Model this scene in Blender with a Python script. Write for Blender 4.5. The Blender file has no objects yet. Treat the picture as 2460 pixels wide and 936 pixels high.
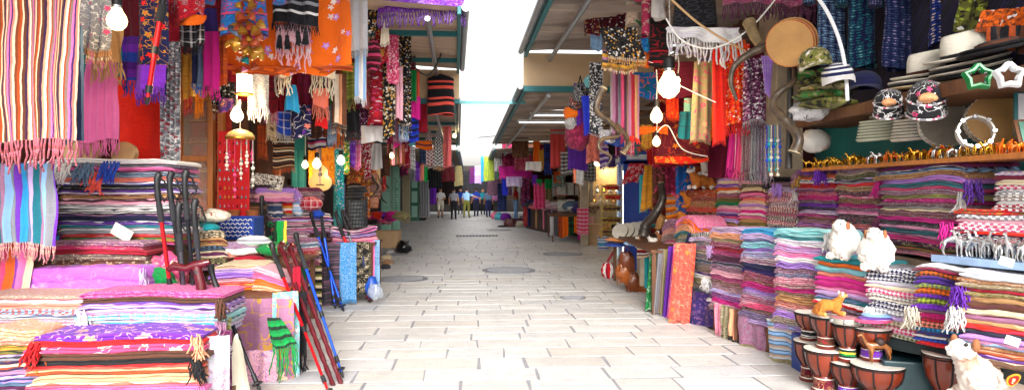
import bpy, bmesh, math, random
from mathutils import Vector, Matrix, noise as mnoise
R = random.Random(7)
SC = bpy.context.scene
COL = SC.collection
F, CX, HY, H = 1600.0, 1230.0, 458.0, 1.6
PI = math.pi
def W(px, py, D): return Vector(((px-CX)*D/F, D, H-(py-HY)*D/F))
def GD(py): return H*F/(py-HY)
def ZZ(py, D): return H-(py-HY)*D/F
def nz(x, y=0.0, z=0.0): return mnoise.noise(Vector((x, y, z)))
def lerp(a, b, t): return a+(b-a)*t

# ------------------------------------------------------------------ colours
HEX = dict(midnight='#181c4c', white='#e9e6e4', cream='#e6d3b0', ivory='#efe6d2', black='#17161b', charcoal='#35353b', grey='#8b8b92', silver='#b9b9be',
 taupe='#8d7a70', brown='#5b3524', chestnut='#7a3d1e', tan='#bd8f5e', gold='#c79333', mustard='#c98a1c', yellow='#e8c53a',
 orange='#e8680f', amber='#ee8a1a', rust='#b04a1c', coral='#ee5a4c', salmon='#ec8674', peach='#eea880', red='#d0141c', scarlet='#ec2812',
 crimson='#a40f2a', maroon='#611023', plum='#5a1c44', burgundy='#7a1438', pink='#ec76b2', rose='#d94678', magenta='#c4177e', fuchsia='#dd1f96',
 blush='#efb4c4', mauve='#a5708f', lilac='#b78ae0', lavender='#c6a8dc', violet='#7228b4', purple='#54208c', indigo='#33246e', navy='#171c4a',
 blue='#1b46b4', royal='#2430c8', cobalt='#1466b8', azure='#2a9ad6', sky='#8db9e6', steel='#5d7894', teal='#12707c', turquoise='#21a3ac',
 aqua='#7fc9cc', mint='#95cdb2', green='#109444', emerald='#06803c', olive='#6c6c2c', lime='#a8b83c', khaki='#a09468', denim='#38517c')
def lin(hx):
    hx = hx.lstrip('#')
    o = []
    for i in (0, 2, 4):
        c = int(hx[i:i+2], 16)/255
        o.append(c/12.92 if c <= .04045 else ((c+.055)/1.055)**2.4)
    return o
def col(c, k=1.0):
    v = lin(HEX.get(c, c))
    return (min(v[0]*k, .9), min(v[1]*k, .9), min(v[2]*k, .9), 1.0)

# ------------------------------------------------------------------ node helpers
class NT:
    def __init__(s, name):
        s.m = bpy.data.materials.new(name); s.m.use_nodes = True
        s.t = s.m.node_tree; s.t.nodes.clear()
        s.out = s.n('ShaderNodeOutputMaterial'); s.b = s.n('ShaderNodeBsdfPrincipled')
        s.l(s.b.outputs[0], s.out.inputs[0])
    def n(s, k, **kw):
        x = s.t.nodes.new(k)
        for a, v in kw.items(): setattr(x, a, v)
        return x
    def l(s, a, b): s.t.links.new(a, b)
    def val(s, inp, v):
        if hasattr(v, 'node'): s.l(v, inp)
        else: inp.default_value = v
    def math(s, op, a, b=0.0, c=0.0):
        x = s.n('ShaderNodeMath', operation=op)
        s.val(x.inputs[0], a); s.val(x.inputs[1], b); s.val(x.inputs[2], c)
        return x.outputs[0]
    def mix(s, f, a, b, bt='MIX'):
        x = s.n('ShaderNodeMix', data_type='RGBA', blend_type=bt)
        s.val(x.inputs[0], f); s.val(x.inputs[6], a); s.val(x.inputs[7], b)
        return x.outputs[2]
    def ramp(s, fac, stops, interp='LINEAR'):
        x = s.n('ShaderNodeValToRGB'); cr = x.color_ramp; cr.interpolation = interp
        while len(cr.elements) < len(stops): cr.elements.new(.5)
        for e, (p, c) in zip(cr.elements, stops): e.position = p; e.color = c
        s.val(x.inputs[0], fac); return x.outputs[0]
    def noise(s, vec, scale, detail=3, rough=.55, dist=0.0):
        x = s.n('ShaderNodeTexNoise'); x.inputs['Scale'].default_value = scale; x.inputs['Detail'].default_value = detail
        x.inputs['Roughness'].default_value = rough; x.inputs['Distortion'].default_value = dist
        if vec is not None: s.l(vec, x.inputs['Vector'])
        return x.outputs[0]
    def voro(s, vec, scale, feature='F1', rnd=1.0):
        x = s.n('ShaderNodeTexVoronoi', feature=feature); x.inputs['Scale'].default_value = scale; x.inputs['Randomness'].default_value = rnd
        s.l(vec, x.inputs['Vector']); return x
    def bump(s, h, strength=.3, dist=.01):
        x = s.n('ShaderNodeBump'); x.inputs['Strength'].default_value = strength; x.inputs['Distance'].default_value = dist
        s.l(h, x.inputs['Height']); s.l(x.outputs[0], s.b.inputs['Normal'])
    def vscale(s, vec, sc):
        x = s.n('ShaderNodeVectorMath', operation='MULTIPLY'); s.l(vec, x.inputs[0]); x.inputs[1].default_value = sc
        return x.outputs[0]

_M = {}
def simple(name, c, rough=.6, metal=0.0, k=1.0, var=.25, nscale=9.0, bump=.15, spec=.4, coat=0.0, stretch=(1, 1, 1), c2=None):
    key = ('S', name)
    if key in _M: return _M[key]
    t = NT(name); tc = t.n('ShaderNodeTexCoord')
    vec = t.vscale(tc.outputs['Object'], stretch)
    f = t.noise(vec, nscale, 5, .6)
    a = col(c, k); b = col(c2) if c2 else tuple(x*(1-var) for x in a[:3])+(1,)
    cc = t.ramp(f, [(.3, b), (.65, a)])
    t.l(cc, t.b.inputs['Base Color'])
    t.b.inputs['Roughness'].default_value = rough; t.b.inputs['Metallic'].default_value = metal
    t.b.inputs['Specular IOR Level'].default_value = spec; t.b.inputs['Coat Weight'].default_value = coat
    if bump: t.bump(t.noise(vec, nscale*6, 3), bump, .01)
    _M[key] = t.m; return t.m
def emit(name, c, strength):
    key = ('E', name)
    if key in _M: return _M[key]
    t = NT(name); t.b.inputs['Base Color'].default_value = col(c)
    t.b.inputs['Emission Color'].default_value = col(c); t.b.inputs['Emission Strength'].default_value = strength
    t.b.inputs['Roughness'].default_value = .2
    _M[key] = t.m; return t.m
def glass(name, c='#dfe8e8', rough=.05, alpha=.25):
    key = ('G', name)
    if key in _M: return _M[key]
    t = NT(name); t.b.inputs['Base Color'].default_value = col(c); t.b.inputs['Roughness'].default_value = rough
    t.b.inputs['Alpha'].default_value = alpha; t.b.inputs['Specular IOR Level'].default_value = .8
    _M[key] = t.m; return t.m

PATWORD = dict(d='dotted', p='paisley', s='striped', S='striped', h='checked', c='plaid', m='mottled', f='flowered', q='sequinned', k='braided knit', z='camouflage', e='embroidered', w='ribbed')
MATES = dict(magenta=('pink', 'plum'), pink=('white', 'magenta'), purple=('lilac', 'gold'), violet=('lavender', 'pink'), red=('white', 'gold'), scarlet=('amber', 'yellow'),
 crimson=('salmon', 'black'), maroon=('tan', 'rose'), plum=('mauve', 'pink'), burgundy=('blush', 'tan'), navy=('sky', 'white'), blue=('white', 'azure'), cobalt=('scarlet', 'gold'),
 black=('white', 'red'), white=('grey', 'blush'), cream=('brown', 'rose'), orange=('lilac', 'gold'), amber=('violet', 'rose'), teal=('gold', 'coral'), turquoise=('white', 'rose'),
 grey=('white', 'plum'), charcoal=('grey', 'mauve'), green=('gold', 'red'), emerald=('gold', 'cream'), olive=('black', 'gold'), brown=('cream', 'orange'), tan=('maroon', 'cream'),
 lilac=('white', 'purple'), lavender=('purple', 'pink'), mauve=('plum', 'cream'), rose=('cream', 'purple'), fuchsia=('lilac', 'gold'), steel=('cream', 'navy'), sky=('white', 'blue'),
 gold=('maroon', 'cream'), salmon=('cream', 'red'), coral=('yellow', 'white'), peach=('cream', 'rust'), rust=('gold', 'black'), indigo=('lilac', 'mauve'), khaki=('brown', 'black'),
 blush=('rose', 'white'), taupe=('cream', 'plum'), mustard=('rust', 'cream'), royal=('white', 'lilac'), azure=('white', 'navy'), aqua=('white', 'rose'), mint=('rose', 'cream'),
 silver=('charcoal', 'white'), chestnut=('gold', 'black'), denim=('white', 'tan'), lime=('purple', 'black'), ivory=('tan', 'grey'), yellow=('black', 'orange'))
def fab(spec, scale=1.0):
    """'colour[/second[/third..]][:pattern]' -> fabric material in metric UV space."""
    key = (spec, scale)
    if key in _M: return _M[key]
    cs, _, pat = spec.partition(':')
    cs = cs.split('/')
    nm = len(cs)
    if nm == 1: cs += list(MATES.get(cs[0], ('white', 'grey')))
    elif nm == 2: cs.append(MATES.get(cs[0], ('white', 'grey'))[0])
    A = [col(c) for c in cs]
    t = NT('fabric_'+'_'.join(cs[:2])+('_'+PATWORD.get(pat, '') if pat else ''))
    uv = t.n('ShaderNodeUVMap'); oi = t.n('ShaderNodeObjectInfo')
    off = t.n('ShaderNodeVectorMath', operation='ADD')
    rv = t.math('MULTIPLY', oi.outputs['Random'], 13.7)
    cmb = t.n('ShaderNodeCombineXYZ'); t.l(rv, cmb.inputs[0]); t.l(rv, cmb.inputs[1]); t.l(rv, cmb.inputs[2])
    t.l(uv.outputs[0], off.inputs[0]); t.l(cmb.outputs[0], off.inputs[1])
    vec = off.outputs[0]
    sep = t.n('ShaderNodeSeparateXYZ'); t.l(vec, sep.inputs[0]); u, v = sep.outputs[0], sep.outputs[1]
    rough = .85; metal = 0.0
    if pat in ('s', 'S'):
        cset = A if nm > 2 else [A[0], A[1], A[0], A[2]]
        n = len(cset); rr = random.Random(spec); pts = sorted(rr.uniform(.06, .94) for _ in range(n-1)) if nm <= 2 else [i/n+rr.uniform(-.2, .2)/n for i in range(1, n)]
        fr = t.math('FRACT', t.math('MULTIPLY', t.math('ADD', u if pat == 's' else v, t.math('MULTIPLY', t.noise(vec, 9, 2), .012)), (2.2 if pat == 's' else 9)*scale))
        c = t.ramp(fr, list(zip([0]+pts, cset)), 'CONSTANT')
    elif pat == 'h':
        ck = t.n('ShaderNodeTexChecker'); ck.inputs['Scale'].default_value = 42*scale
        d = t.n('ShaderNodeVectorMath', operation='ADD'); t.l(vec, d.inputs[0])
        nx = t.n('ShaderNodeTexNoise'); nx.inputs['Scale'].default_value = 60; t.l(vec, nx.inputs['Vector'])
        t.l(t.vscale(nx.outputs[1], (.012, .012, 0)), d.inputs[1]); t.l(d.outputs[0], ck.inputs['Vector'])
        ck.inputs['Color1'].default_value = A[0]; ck.inputs['Color2'].default_value = A[1]; c = ck.outputs[0]
    elif pat == 'k':
        d = t.n('ShaderNodeVectorRotate', rotation_type='Z_AXIS'); t.l(vec, d.inputs['Vector']); d.inputs['Angle'].default_value = .85
        ck = t.n('ShaderNodeTexChecker'); ck.inputs['Scale'].default_value = 46*scale; t.l(d.outputs[0], ck.inputs['Vector'])
        ck.inputs['Color1'].default_value = A[0]; ck.inputs['Color2'].default_value = A[1]; c = ck.outputs[0]
        c = t.mix(t.math('MULTIPLY', t.noise(vec, 25, 2), .35), c, A[0])
    elif pat == 'c':
        f1 = t.math('FRACT', t.math('MULTIPLY', u, 11*scale)); f2 = t.math('FRACT', t.math('MULTIPLY', v, 11*scale))
        s1 = t.ramp(f1, [(0, A[0]), (.45, A[1]), (.6, A[0]), (.8, A[2]), (.86, A[0])], 'CONSTANT')
        s2 = t.ramp(f2, [(0, A[0]), (.45, A[1]), (.6, A[0]), (.8, A[2]), (.86, A[0])], 'CONSTANT')
        c = t.mix(.5, s1, s2)
    elif pat == 'p':
        d = t.n('ShaderNodeVectorMath', operation='ADD'); t.l(vec, d.inputs[0])
        nx = t.n('ShaderNodeTexNoise'); nx.inputs['Scale'].default_value = 11*scale; t.l(vec, nx.inputs['Vector'])
        t.l(t.vscale(nx.outputs[1], (.11/scale, .11/scale, 0)), d.inputs[1])
        vo = t.voro(d.outputs[0], 15*scale)
        c = t.ramp(vo.outputs['Distance'], [(0, A[2]), (.13, A[1]), (.22, A[0]), (.36, A[1]), (.42, A[0]), (.58, A[2]), (.63, A[0])], 'CONSTANT')
        c = t.mix(t.math('MULTIPLY', t.noise(vec, 40*scale, 2), .4), c, A[0])
    elif pat in ('f', 'e'):
        vo = t.voro(vec, (7 if pat == 'f' else 11)*scale)
        sub = t.n('ShaderNodeVectorMath', operation='SUBTRACT'); t.l(t.vscale(vec, ((7 if pat == 'f' else 11)*scale,)*3), sub.inputs[0]); 
        p2 = t.vscale(vo.outputs['Position'], ((7 if pat == 'f' else 11)*scale,)*3); t.l(p2, sub.inputs[1])
        sp = t.n('ShaderNodeSeparateXYZ'); t.l(sub.outputs[0], sp.inputs[0])
        ang = t.math('ARCTAN2', sp.outputs[1], sp.outputs[0])
        pet = t.math('MULTIPLY', t.math('SINE', t.math('MULTIPLY', ang, 5.0)), .07)
        dd = t.math('ADD', vo.outputs['Distance'], pet)
        rnd = t.n('ShaderNodeSeparateColor'); t.l(vo.outputs['Color'], rnd.inputs[0])
        petc = t.mix(t.math('GREATER_THAN', rnd.outputs[0], .5), A[1], A[2])
        vine = t.math('LESS_THAN', t.math('ABSOLUTE', t.math('SUBTRACT', t.noise(vec, 9*scale, 1), .5)), .014)
        c = t.mix(vine, A[0], A[3] if len(A) > 3 else A[1])
        c = t.mix(t.math('LESS_THAN', dd, .27 if pat == 'f' else .3), c, petc)
        c = t.mix(t.math('LESS_THAN', dd, .09), c, A[2] if pat == 'f' else A[0])
    elif pat == 'm':
        f = t.noise(t.vscale(vec, (34*scale, 120*scale, 1)), 1.0, 4, .75)
        k = len(A)
        c = t.ramp(f, [(.30+.40*i/k, A[(i*2+1) % k]) for i in range(k)]+[(.30+.40*i/k+.03, A[(i*3+2) % k]) for i in range(k-1)], 'CONSTANT') if k > 3 else t.ramp(f, [(0, A[2]), (.40, A[0]), (.48, A[1]), (.525, A[0]), (.575, col('#e6dce0')), (.61, A[0]), (.66, A[2])], 'CONSTANT')
    elif pat == 'd':
        vo = t.voro(vec, 17*scale, 'F1', .3)
        c = t.ramp(vo.outputs['Distance'], [(0, A[2]), (.24, A[0]), (.33, A[1]), (.46, A[0])], 'CONSTANT')
    elif pat == 'q':
        vo = t.voro(vec, 62*scale)
        sc_ = t.n('ShaderNodeSeparateColor'); t.l(vo.outputs['Color'], sc_.inputs[0])
        c = t.ramp(sc_.outputs[0], [(0, A[0]), (.5, tuple(x*.5 for x in A[0][:3])+(1,)), (.66, A[1]), (.84, A[2]), (.93, col('white'))], 'CONSTANT')
        t.l(t.ramp(sc_.outputs[1], [(.55, (.8,)*3+(1,)), (.6, (.25,)*3+(1,))]), t.b.inputs['Roughness']); metal = .15; rough = None
    elif pat == 'z':
        f = t.noise(vec, 13*scale, 2, .6); c = t.ramp(f, [(0, A[2]), (.42, A[0]), (.52, A[1]), (.62, A[3] if len(A) > 3 else A[2])], 'CONSTANT')
    elif pat == 'w':
        f = t.math('SINE', t.math('MULTIPLY', v, 170*scale)); c = t.mix(t.math('MULTIPLY_ADD', f, .5, .5), A[0], A[1])
    else:
        c = t.mix(t.math('MULTIPLY', t.noise(vec, 16, 4, .65), .45), A[0], tuple(x*.62 for x in A[0][:3])+(1,))
        lnf = t.noise(t.vscale(vec, (1.5, 70, 1)), 1.0, 3, .7)
        if nm > 1: c = t.mix(t.ramp(lnf, [(.52, (0, 0, 0, 1)), (.57, (.6, .6, .6, 1))]), c, A[1])
    if pat: c = t.mix(t.math('MULTIPLY', t.noise(vec, 12, 4, .65), .3), c, tuple(x*.5 for x in A[0][:3])+(1,))
    t.l(c, t.b.inputs['Base Color'])
    if rough is not None: t.b.inputs['Roughness'].default_value = rough
    t.b.inputs['Metallic'].default_value = metal; t.b.inputs['Specular IOR Level'].default_value = .25
    t.b.inputs['Sheen Weight'].default_value = .08
    t.bump(t.math('ADD', t.noise(vec, 60, 5, .75), t.math('MULTIPLY', t.noise(t.vscale(vec, (5, 60, 1)), 1.0, 3, .6), .8)), .7, .016)
    _M[key] = t.m; return t.m

# ------------------------------------------------------------------ mesh builder
class MB:
    def __init__(s): s.v = []; s.f = []; s.uv = []; s.mi = []
    def add(s, vs, fs, mi=0, uv=None):
        o = len(s.v); s.v += [tuple(p) for p in vs]
        s.uv += list(uv) if uv else [(p[0], p[2]+p[1]) for p in vs]
        for q in fs: s.f.append(tuple(i+o for i in q)); s.mi.append(mi)
        return s
    def grid(s, P, nu, nv, mi=0, uv=None, closed=False):
        fs = []
        for j in range(nv-1):
            for i in range(nu if closed else nu-1):
                a = j*nu+i; b = j*nu+(i+1) % nu
                fs.append((a, b, b+nu, a+nu))
        return s.add(P, fs, mi, uv)
    def box(s, c, d, mi=0, rot=None):
        vs = [Vector((x*d[0]/2, y*d[1]/2, z*d[2]/2)) for x in (-1, 1) for y in (-1, 1) for z in (-1, 1)]
        if rot is not None: vs = [rot @ p for p in vs]
        vs = [p+Vector(c) for p in vs]
        return s.add(vs, [(0, 1, 3, 2), (4, 6, 7, 5), (0, 4, 5, 1), (2, 3, 7, 6), (0, 2, 6, 4), (1, 5, 7, 3)], mi)
    def tube(s, path, r, n=8, mi=0, cap=True):
        path = [Vector(p) for p in path]; m = len(path)
        if not hasattr(r, '__len__'): r = [r]*m
        vs = []; uv = []; up = None; L = 0
        for i, p in enumerate(path):
            d = (path[min(i+1, m-1)]-path[max(i-1, 0)])
            d = d.normalized() if d.length > 1e-9 else Vector((0, 0, 1))
            if up is None: up = Vector((1, 0, 0)) if abs(d.x) < .8 else Vector((0, 1, 0))
            a = (up-d*up.dot(d)).normalized(); up = a; b = d.cross(a)
            if i: L += (p-path[i-1]).length
            for k in range(n):
                th = 2*PI*k/n; vs.append(p+(a*math.cos(th)+b*math.sin(th))*r[i]); uv.append((th*r[i], L))
        o = len(s.v); s.grid(vs, n, m, mi, uv, closed=True)
        if cap:
            s.f.append(tuple(o+k for k in range(n))[::-1]); s.mi.append(mi)
            s.f.append(tuple(o+(m-1)*n+k for k in range(n))); s.mi.append(mi)
        return s
    def lathe(s, prof, n=20, mi=0, at=(0, 0, 0), M=None, cap=True):
        vs = []; uv = []; at = Vector(at)
        for j, (r, z) in enumerate(prof):
            for k in range(n):
                th = 2*PI*k/n; p = Vector((r*math.cos(th), r*math.sin(th), z))
                if M is not None: p = M @ p
                vs.append(p+at); uv.append((th*max(r, .02), z))
        o = len(s.v); s.grid(vs, n, len(prof), mi, uv, closed=True)
        if cap:
            s.f.append(tuple(o+k for k in range(n))[::-1]); s.mi.append(mi)
            e = o+(len(prof)-1)*n; s.f.append(tuple(e+k for k in range(n))); s.mi.append(mi)
        return s
    def ball(s, c, r, mi=0, n=12, m=8, nzamp=0.0, nzs=3.0, seed=0.0):
        c = Vector(c); r = r if hasattr(r, '__len__') else (r, r, r)
        P = []; uv = []
        for j in range(m+1):
            ph = PI*(j/m)
            for k in range(n):
                th = 2*PI*k/n; d = Vector((math.sin(ph)*math.cos(th), math.sin(ph)*math.sin(th), math.cos(ph)))
                g = 1+nzamp*nz(d.x*nzs+seed, d.y*nzs, d.z*nzs)
                P.append(c+Vector((d.x*r[0]*g, d.y*r[1]*g, d.z*r[2]*g))); uv.append((th*r[0], ph*r[2]))
        return s.grid(P, n, m+1, mi, uv, closed=True)
    def build(s, name, mats, parent=None, loc=(0, 0, 0), rz=0.0, smooth=True, ang=40, bevel=0.0, rot=None):
        me = bpy.data.meshes.new(name); me.from_pydata(s.v, [], s.f)
        if not isinstance(mats, (list, tuple)): mats = [mats]
        for m in mats: me.materials.append(m)
        me.polygons.foreach_set('material_index', s.mi)
        ul = me.uv_layers.new(name='UVMap'); idx = [0]*len(me.loops); me.loops.foreach_get('vertex_index', idx)
        flat = []
        for i in idx: flat += (s.uv[i][0], s.uv[i][1])
        ul.data.foreach_set('uv', flat)
        if smooth:
            me.polygons.foreach_set('use_smooth', [True]*len(me.polygons)); me.set_sharp_from_angle(angle=math.radians(ang))
        me.update()
        o = bpy.data.objects.new(name, me); COL.objects.link(o)
        o.location = loc; o.rotation_euler = rot if rot is not None else (0, 0, rz)
        if parent is not None: o.parent = parent
        if bevel:
            b = o.modifiers.new('Bevel', 'BEVEL'); b.width = bevel; b.segments = 2; b.limit_method = 'ANGLE'
        return o
def tag(o, label, cat, group=None):
    o['label'] = label; o['category'] = cat
    if group: o['group'] = group
    return o
def thing(name, label, cat, loc=(0, 0, 0), rz=0.0, group=None, rot=None):
    o = bpy.data.objects.new(name, None); COL.objects.link(o); o.empty_display_size = .1
    o.location = loc; o.rotation_euler = rot if rot is not None else (0, 0, rz)
    return tag(o, label, cat, group)
def structure(o): o['kind'] = 'structure'; return o
def children(o): return [c for c in bpy.data.objects if c.parent is o]
def copy_tree(o, loc, rz=None, label=None, parent=None, scale=None):
    kids = children(o); c = o.copy(); COL.objects.link(c)
    if parent is not None: c.parent = parent
    else:
        c.location = loc
        if rz is not None: c.rotation_euler = (0, 0, rz)
        if scale: c.scale = (scale,)*3
        if label: c['label'] = label
    for k in kids: copy_tree(k, None, parent=c)
    return c
def skin(nodes, edges, mats, name, sub=2, parent=None, loc=(0, 0, 0), rz=0.0, fuzz=0.0):
    """nodes: (co, radius, material index); one continuous skinned surface, faces coloured by the nearest bone end."""
    me = bpy.data.meshes.new('tmp'); me.from_pydata([n[0] for n in nodes], edges, [])
    ob = bpy.data.objects.new('tmp', me); COL.objects.link(ob)
    ob.modifiers.new('Skin', 'SKIN').use_smooth_shade = True
    sv = me.skin_vertices[0].data
    for i, n in enumerate(nodes):
        r = n[1] if hasattr(n[1], '__len__') else (n[1], n[1])
        sv[i].radius = r; sv[i].use_root = (i == 0)
    ss = ob.modifiers.new('Sub', 'SUBSURF'); ss.levels = sub; ss.render_levels = sub
    dg = bpy.context.evaluated_depsgraph_get(); ev = ob.evaluated_get(dg)
    m2 = bpy.data.meshes.new_from_object(ev); m2.name = name
    bpy.data.objects.remove(ob); bpy.data.meshes.remove(me)
    m2.materials.clear()
    for m in mats: m2.materials.append(m)
    seg = []
    for a, b in edges:
        pa, pb = Vector(nodes[a][0]), Vector(nodes[b][0])
        ra = nodes[a][1] if not hasattr(nodes[a][1], '__len__') else max(nodes[a][1])
        seg.append((pa, pb-pa, max((pb-pa).length_squared, 1e-9), nodes[a][2], nodes[b][2], ra))
    for p in m2.polygons:
        c = p.center; best = 1e9; mi = 0
        for pa, d, l2, ma, mb, ra in seg:
            t = min(1, max(0, (c-pa).dot(d)/l2)); e = (c-pa-d*t).length-ra*.5
            if e < best: best = e; mi = ma if t < .55 else mb
        p.material_index = mi; p.use_smooth = True
    if fuzz:
        for v in m2.vertices: v.co += v.normal*fuzz*nz(v.co.x*40, v.co.y*40, v.co.z*40)
    o = bpy.data.objects.new(name, m2); COL.objects.link(o); o.location = loc; o.rotation_euler = (0, 0, rz)
    if parent is not None: o.parent = parent
    return o

# ------------------------------------------------------------------ cloth builders
def strands(mb, pts, length, thick=.006, jitter=.3, nseg=3, mi=0, out=Vector((0, 0, 0))):
    for p in pts:
        p = Vector(p); L = length*R.uniform(.7, 1.15); dx, dy = R.uniform(-1, 1)*jitter*L*.4, R.uniform(-1, 1)*jitter*L*.3
        path = [p+Vector((0, 0, .004))]
        for k in range(1, nseg+1):
            t = k/nseg; path.append(p+Vector((dx*t*t+R.uniform(-1, 1)*.12*L*jitter, dy*t*t, -L*t))+out*t)
        mb.tube(path, [thick*.8]+[thick*(1.15-.35*k/nseg) for k in range(nseg)], 3, mi)
def hang(label, x0, y0, x1, y1, D, spec, yaw=0.0, fr=0, frs=None, pleats=None, amp=None, top=1.0, bot=1.0, skew=0.0, name='hanging_shawl', cat='shawl', group='shawls hanging from the rails', sc=1.0, hem=.02, frt=.0045, peak=0.0, fmat=None):
    """A cloth that hangs from its top edge inside the pixel box; fr = fringe length in pixels."""
    X = (x0+x1)/2; c = W(X, y0, D); psi = yaw
    w = (x1-x0)/(F*(math.cos(psi)/D-c.x*math.sin(psi)/D**2)); L = (y1-y0)*D/F
    if pleats is None: pleats = max(2, w*9)
    if amp is None: amp = min(.035, .16*w/max(pleats, 1)+.008)
    nu = int(min(46, max(9, pleats*6))); nv = int(min(26, max(8, L*16))); sd = R.uniform(0, 99)
    P = []; uv = []
    for j in range(nv):
        t = j/(nv-1)
        wid = w*lerp(top, bot, t**.7)
        for i in range(nu):
            s = i/(nu-1); q = s-.5
            a = amp*(.35+.65*min(1, t*3))
            y = a*math.sin(2*PI*pleats*s+sd+.9*math.sin(2.2*t+sd))+.05*w*nz(s*2.3+sd, t*2.1)+.012*nz(s*w*14+sd, t*L*7, sd)
            x = q*wid+skew*w*t+.03*w*nz(s*3, t*2.5, sd)
            z = -L*t-hem*t*(math.sin(5*s+sd)+.6*nz(s*6, sd))-peak*(abs(q)*2)**1.3*L*(1-t)
            P.append((x, y, z)); uv.append((q*w*lerp(1, (top+bot)/2, .5), -L*t))
    mb = MB().grid(P, nu, nv, 0, uv)
    ob = mb.build(name, fmat or fab(spec, sc), None, c, yaw, ang=180)
    tag(ob, label, cat, group)
    if fr:
        fb = MB(); last = P[-nu:]; n = int(max(14, w/(frt*2.3))); pts = []
        for k in range(n):
            s = k/(n-1)*(nu-1); i = min(int(s), nu-2); pts.append(Vector(last[i]).lerp(Vector(last[i+1]), s-i))
        strands(fb, pts, fr*D/F, frt, .55, 4)
        fb.build('fringe', fab(frs or spec, sc), ob, ang=180)
    return ob
ORD = ['topmost']+[w+' down' for w in 'second third fourth fifth sixth seventh eighth ninth tenth eleventh twelfth thirteenth fourteenth fifteenth sixteenth seventeenth eighteenth nineteenth twentieth'.split()]+['twenty first down', 'twenty second down']
def folded(w, d, zb, zt, spec, A, rz, lump, folds=1, droop=.0, sc=1.0, name='folded_shawl'):
    """Folded cloth slab between the height functions zb(s) and zt(s) (s along the front edge)."""
    nu = max(9, int(w*26)); sd = R.uniform(0, 99)
    h0 = zt(.5)-zb(.5); P = []; uv = []
    prof = [(1.0, .02), (.5, .0), (.06, .0)]
    nf = folds
    for k in range(nf):
        a, b = k/nf, (k+1)/nf; g = .0 if k == 0 else .022
        for q in (.06, .25, .5, .75, .94):
            prof.append(((1-math.sin(PI*q)**.5)*.075*(1+g)+.004*(k % 2)*3+.004, lerp(a, b, q)))
        if k < nf-1: prof.append((.085, b))
    prof += [(.07, 1.0), (.25, 1.0), (.5, 1.0), (1.0, .98)]
    nv = len(prof); off = R.uniform(-.012, .012)
    for i in range(nu):
        s = i/(nu-1); e = max(0, abs(s-.5)*2-.86)/.14
        a, b = zb(s), zt(s); mid = (a+b)/2; sh = 1-.45*e*e
        wob = lump*.8*nz(s*5+sd, sd); acc = 0; pv = None
        for (y, q) in prof:
            fy = y*min(d, .5)*(.7 if y < .2 else 1)+(off+wob*.6+.012*nz(s*14, sd, q*3)) * (1 if y < .5 else .2)
            z = mid+(lerp(a, b, q)-mid)*sh-droop*e*e*(b-a)+(.16*h0*nz(s*9+sd, q*3, sd) if 0 < q < 1 else 0)
            x = (s-.5)*w+(.25*lump*nz(sd, q*2, s*2))
            p = (x, fy if y < 1 else d, z)
            if pv is not None: acc += math.hypot(p[1]-pv[1], p[2]-pv[2])
            pv = p; P.append(p); uv.append((x, acc))
    mb = MB(); fs = []
    for i in range(nu-1):
        for j in range(nv-1):
            a = i*nv+j; fs.append((a, a+nv, a+nv+1, a+1))
    fs.append(tuple(range(nv))); fs.append(tuple(range((nu-1)*nv, nu*nv))[::-1])
    mb.add(P, fs, 0, uv)
    return mb.build(name, fab(spec, sc), None, A, rz, ang=60)
def colname(spec):
    c, _, p = spec.partition(':'); c = c.split('/')
    s = c[0]+((' and '+c[1]) if len(c) > 1 else '')
    return s+((' '+PATWORD[p]) if p else '')
def stack(desc, pxl, Dl, pxr, Dr, ytop, ybot, seq, depth=.42, lump=.02, sag=.0, group='folded shawls in stacks', name='folded_shawl', word='shawl', droop=.25, folds=2, tail=(), jit=.018, tilt=0.0, sc=1.0, thick=None):
    """A stack of folded cloths whose front runs from pixel column pxl at depth Dl to pxr at Dr; seq lists the cloths from the top."""
    A = Vector(((pxl-CX)*Dl/F, Dl, 0)); B = Vector(((pxr-CX)*Dr/F, Dr, 0)); Dm = (Dl+Dr)/2
    z1, z0 = ZZ(ytop, Dm), ZZ(ybot, Dm); w = (B-A).length; ux = (B-A)/w; rz = math.atan2(ux.y, ux.x); C = (A+B)/2
    seq = seq.split(); n = len(seq); hs = [R.uniform(.65, 1.3)*(1.5 if ':k' in q else 1) for q in seq]; tot = sum(hs); hs = [h*(z1-z0)/tot for h in hs]
    sd = R.uniform(0, 99)
    def curve(z):
        return lambda s: z+(z-z0+.02)*(sag*(.25-(s-.5)**2)*2+.05*nz(s*2.2+sd, z*3)+tilt*(s-.5))+lump*.22*nz(s*5, z*9, sd)
    zt = z1; obs = []
    for i, q in enumerate(seq):
        zb = zt-hs[i]; f1 = curve(zt); f0 = curve(zb)
        wi = w*R.uniform(.94, 1.02); an = R.uniform(-.04, .04)
        o = folded(wi, depth, lambda s: f0(s)-.003, f1, q, C+ux*R.uniform(-jit, jit), rz+an, lump, (folds+1 if hs[i] > .05 else folds) if hs[i] > .03 else 1, droop, sc, name)
        lb = f"{colname(q)} {word}, {ORD[i]} in {desc}"
        if len(lb.replace(',', '').split()) > 16: lb = f"{colname(q.split('/')[0]+(':'+q.split(':')[1] if ':' in q else ''))} {word}, {ORD[i]} in {desc}"
        tag(o, lb, word, group)
        if i in tail:
            fb = MB(); e = 1 if R.random() < .6 else -1
            pts = [(e*wi*.49+R.uniform(-.05, .01)*e, R.uniform(-.02, .03), R.uniform(f0(1 if e > 0 else 0), f1(1 if e > 0 else 0))) for _ in range(26)]
            strands(fb, pts, .13, .006, .9, 4, 0, Vector((e*.03, -.03, 0)))
            fb.build('fringe', fab(q.split(':')[0].split('/')[-1]), o, ang=180)
        obs.append(o); zt = zb
    return obs
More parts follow.
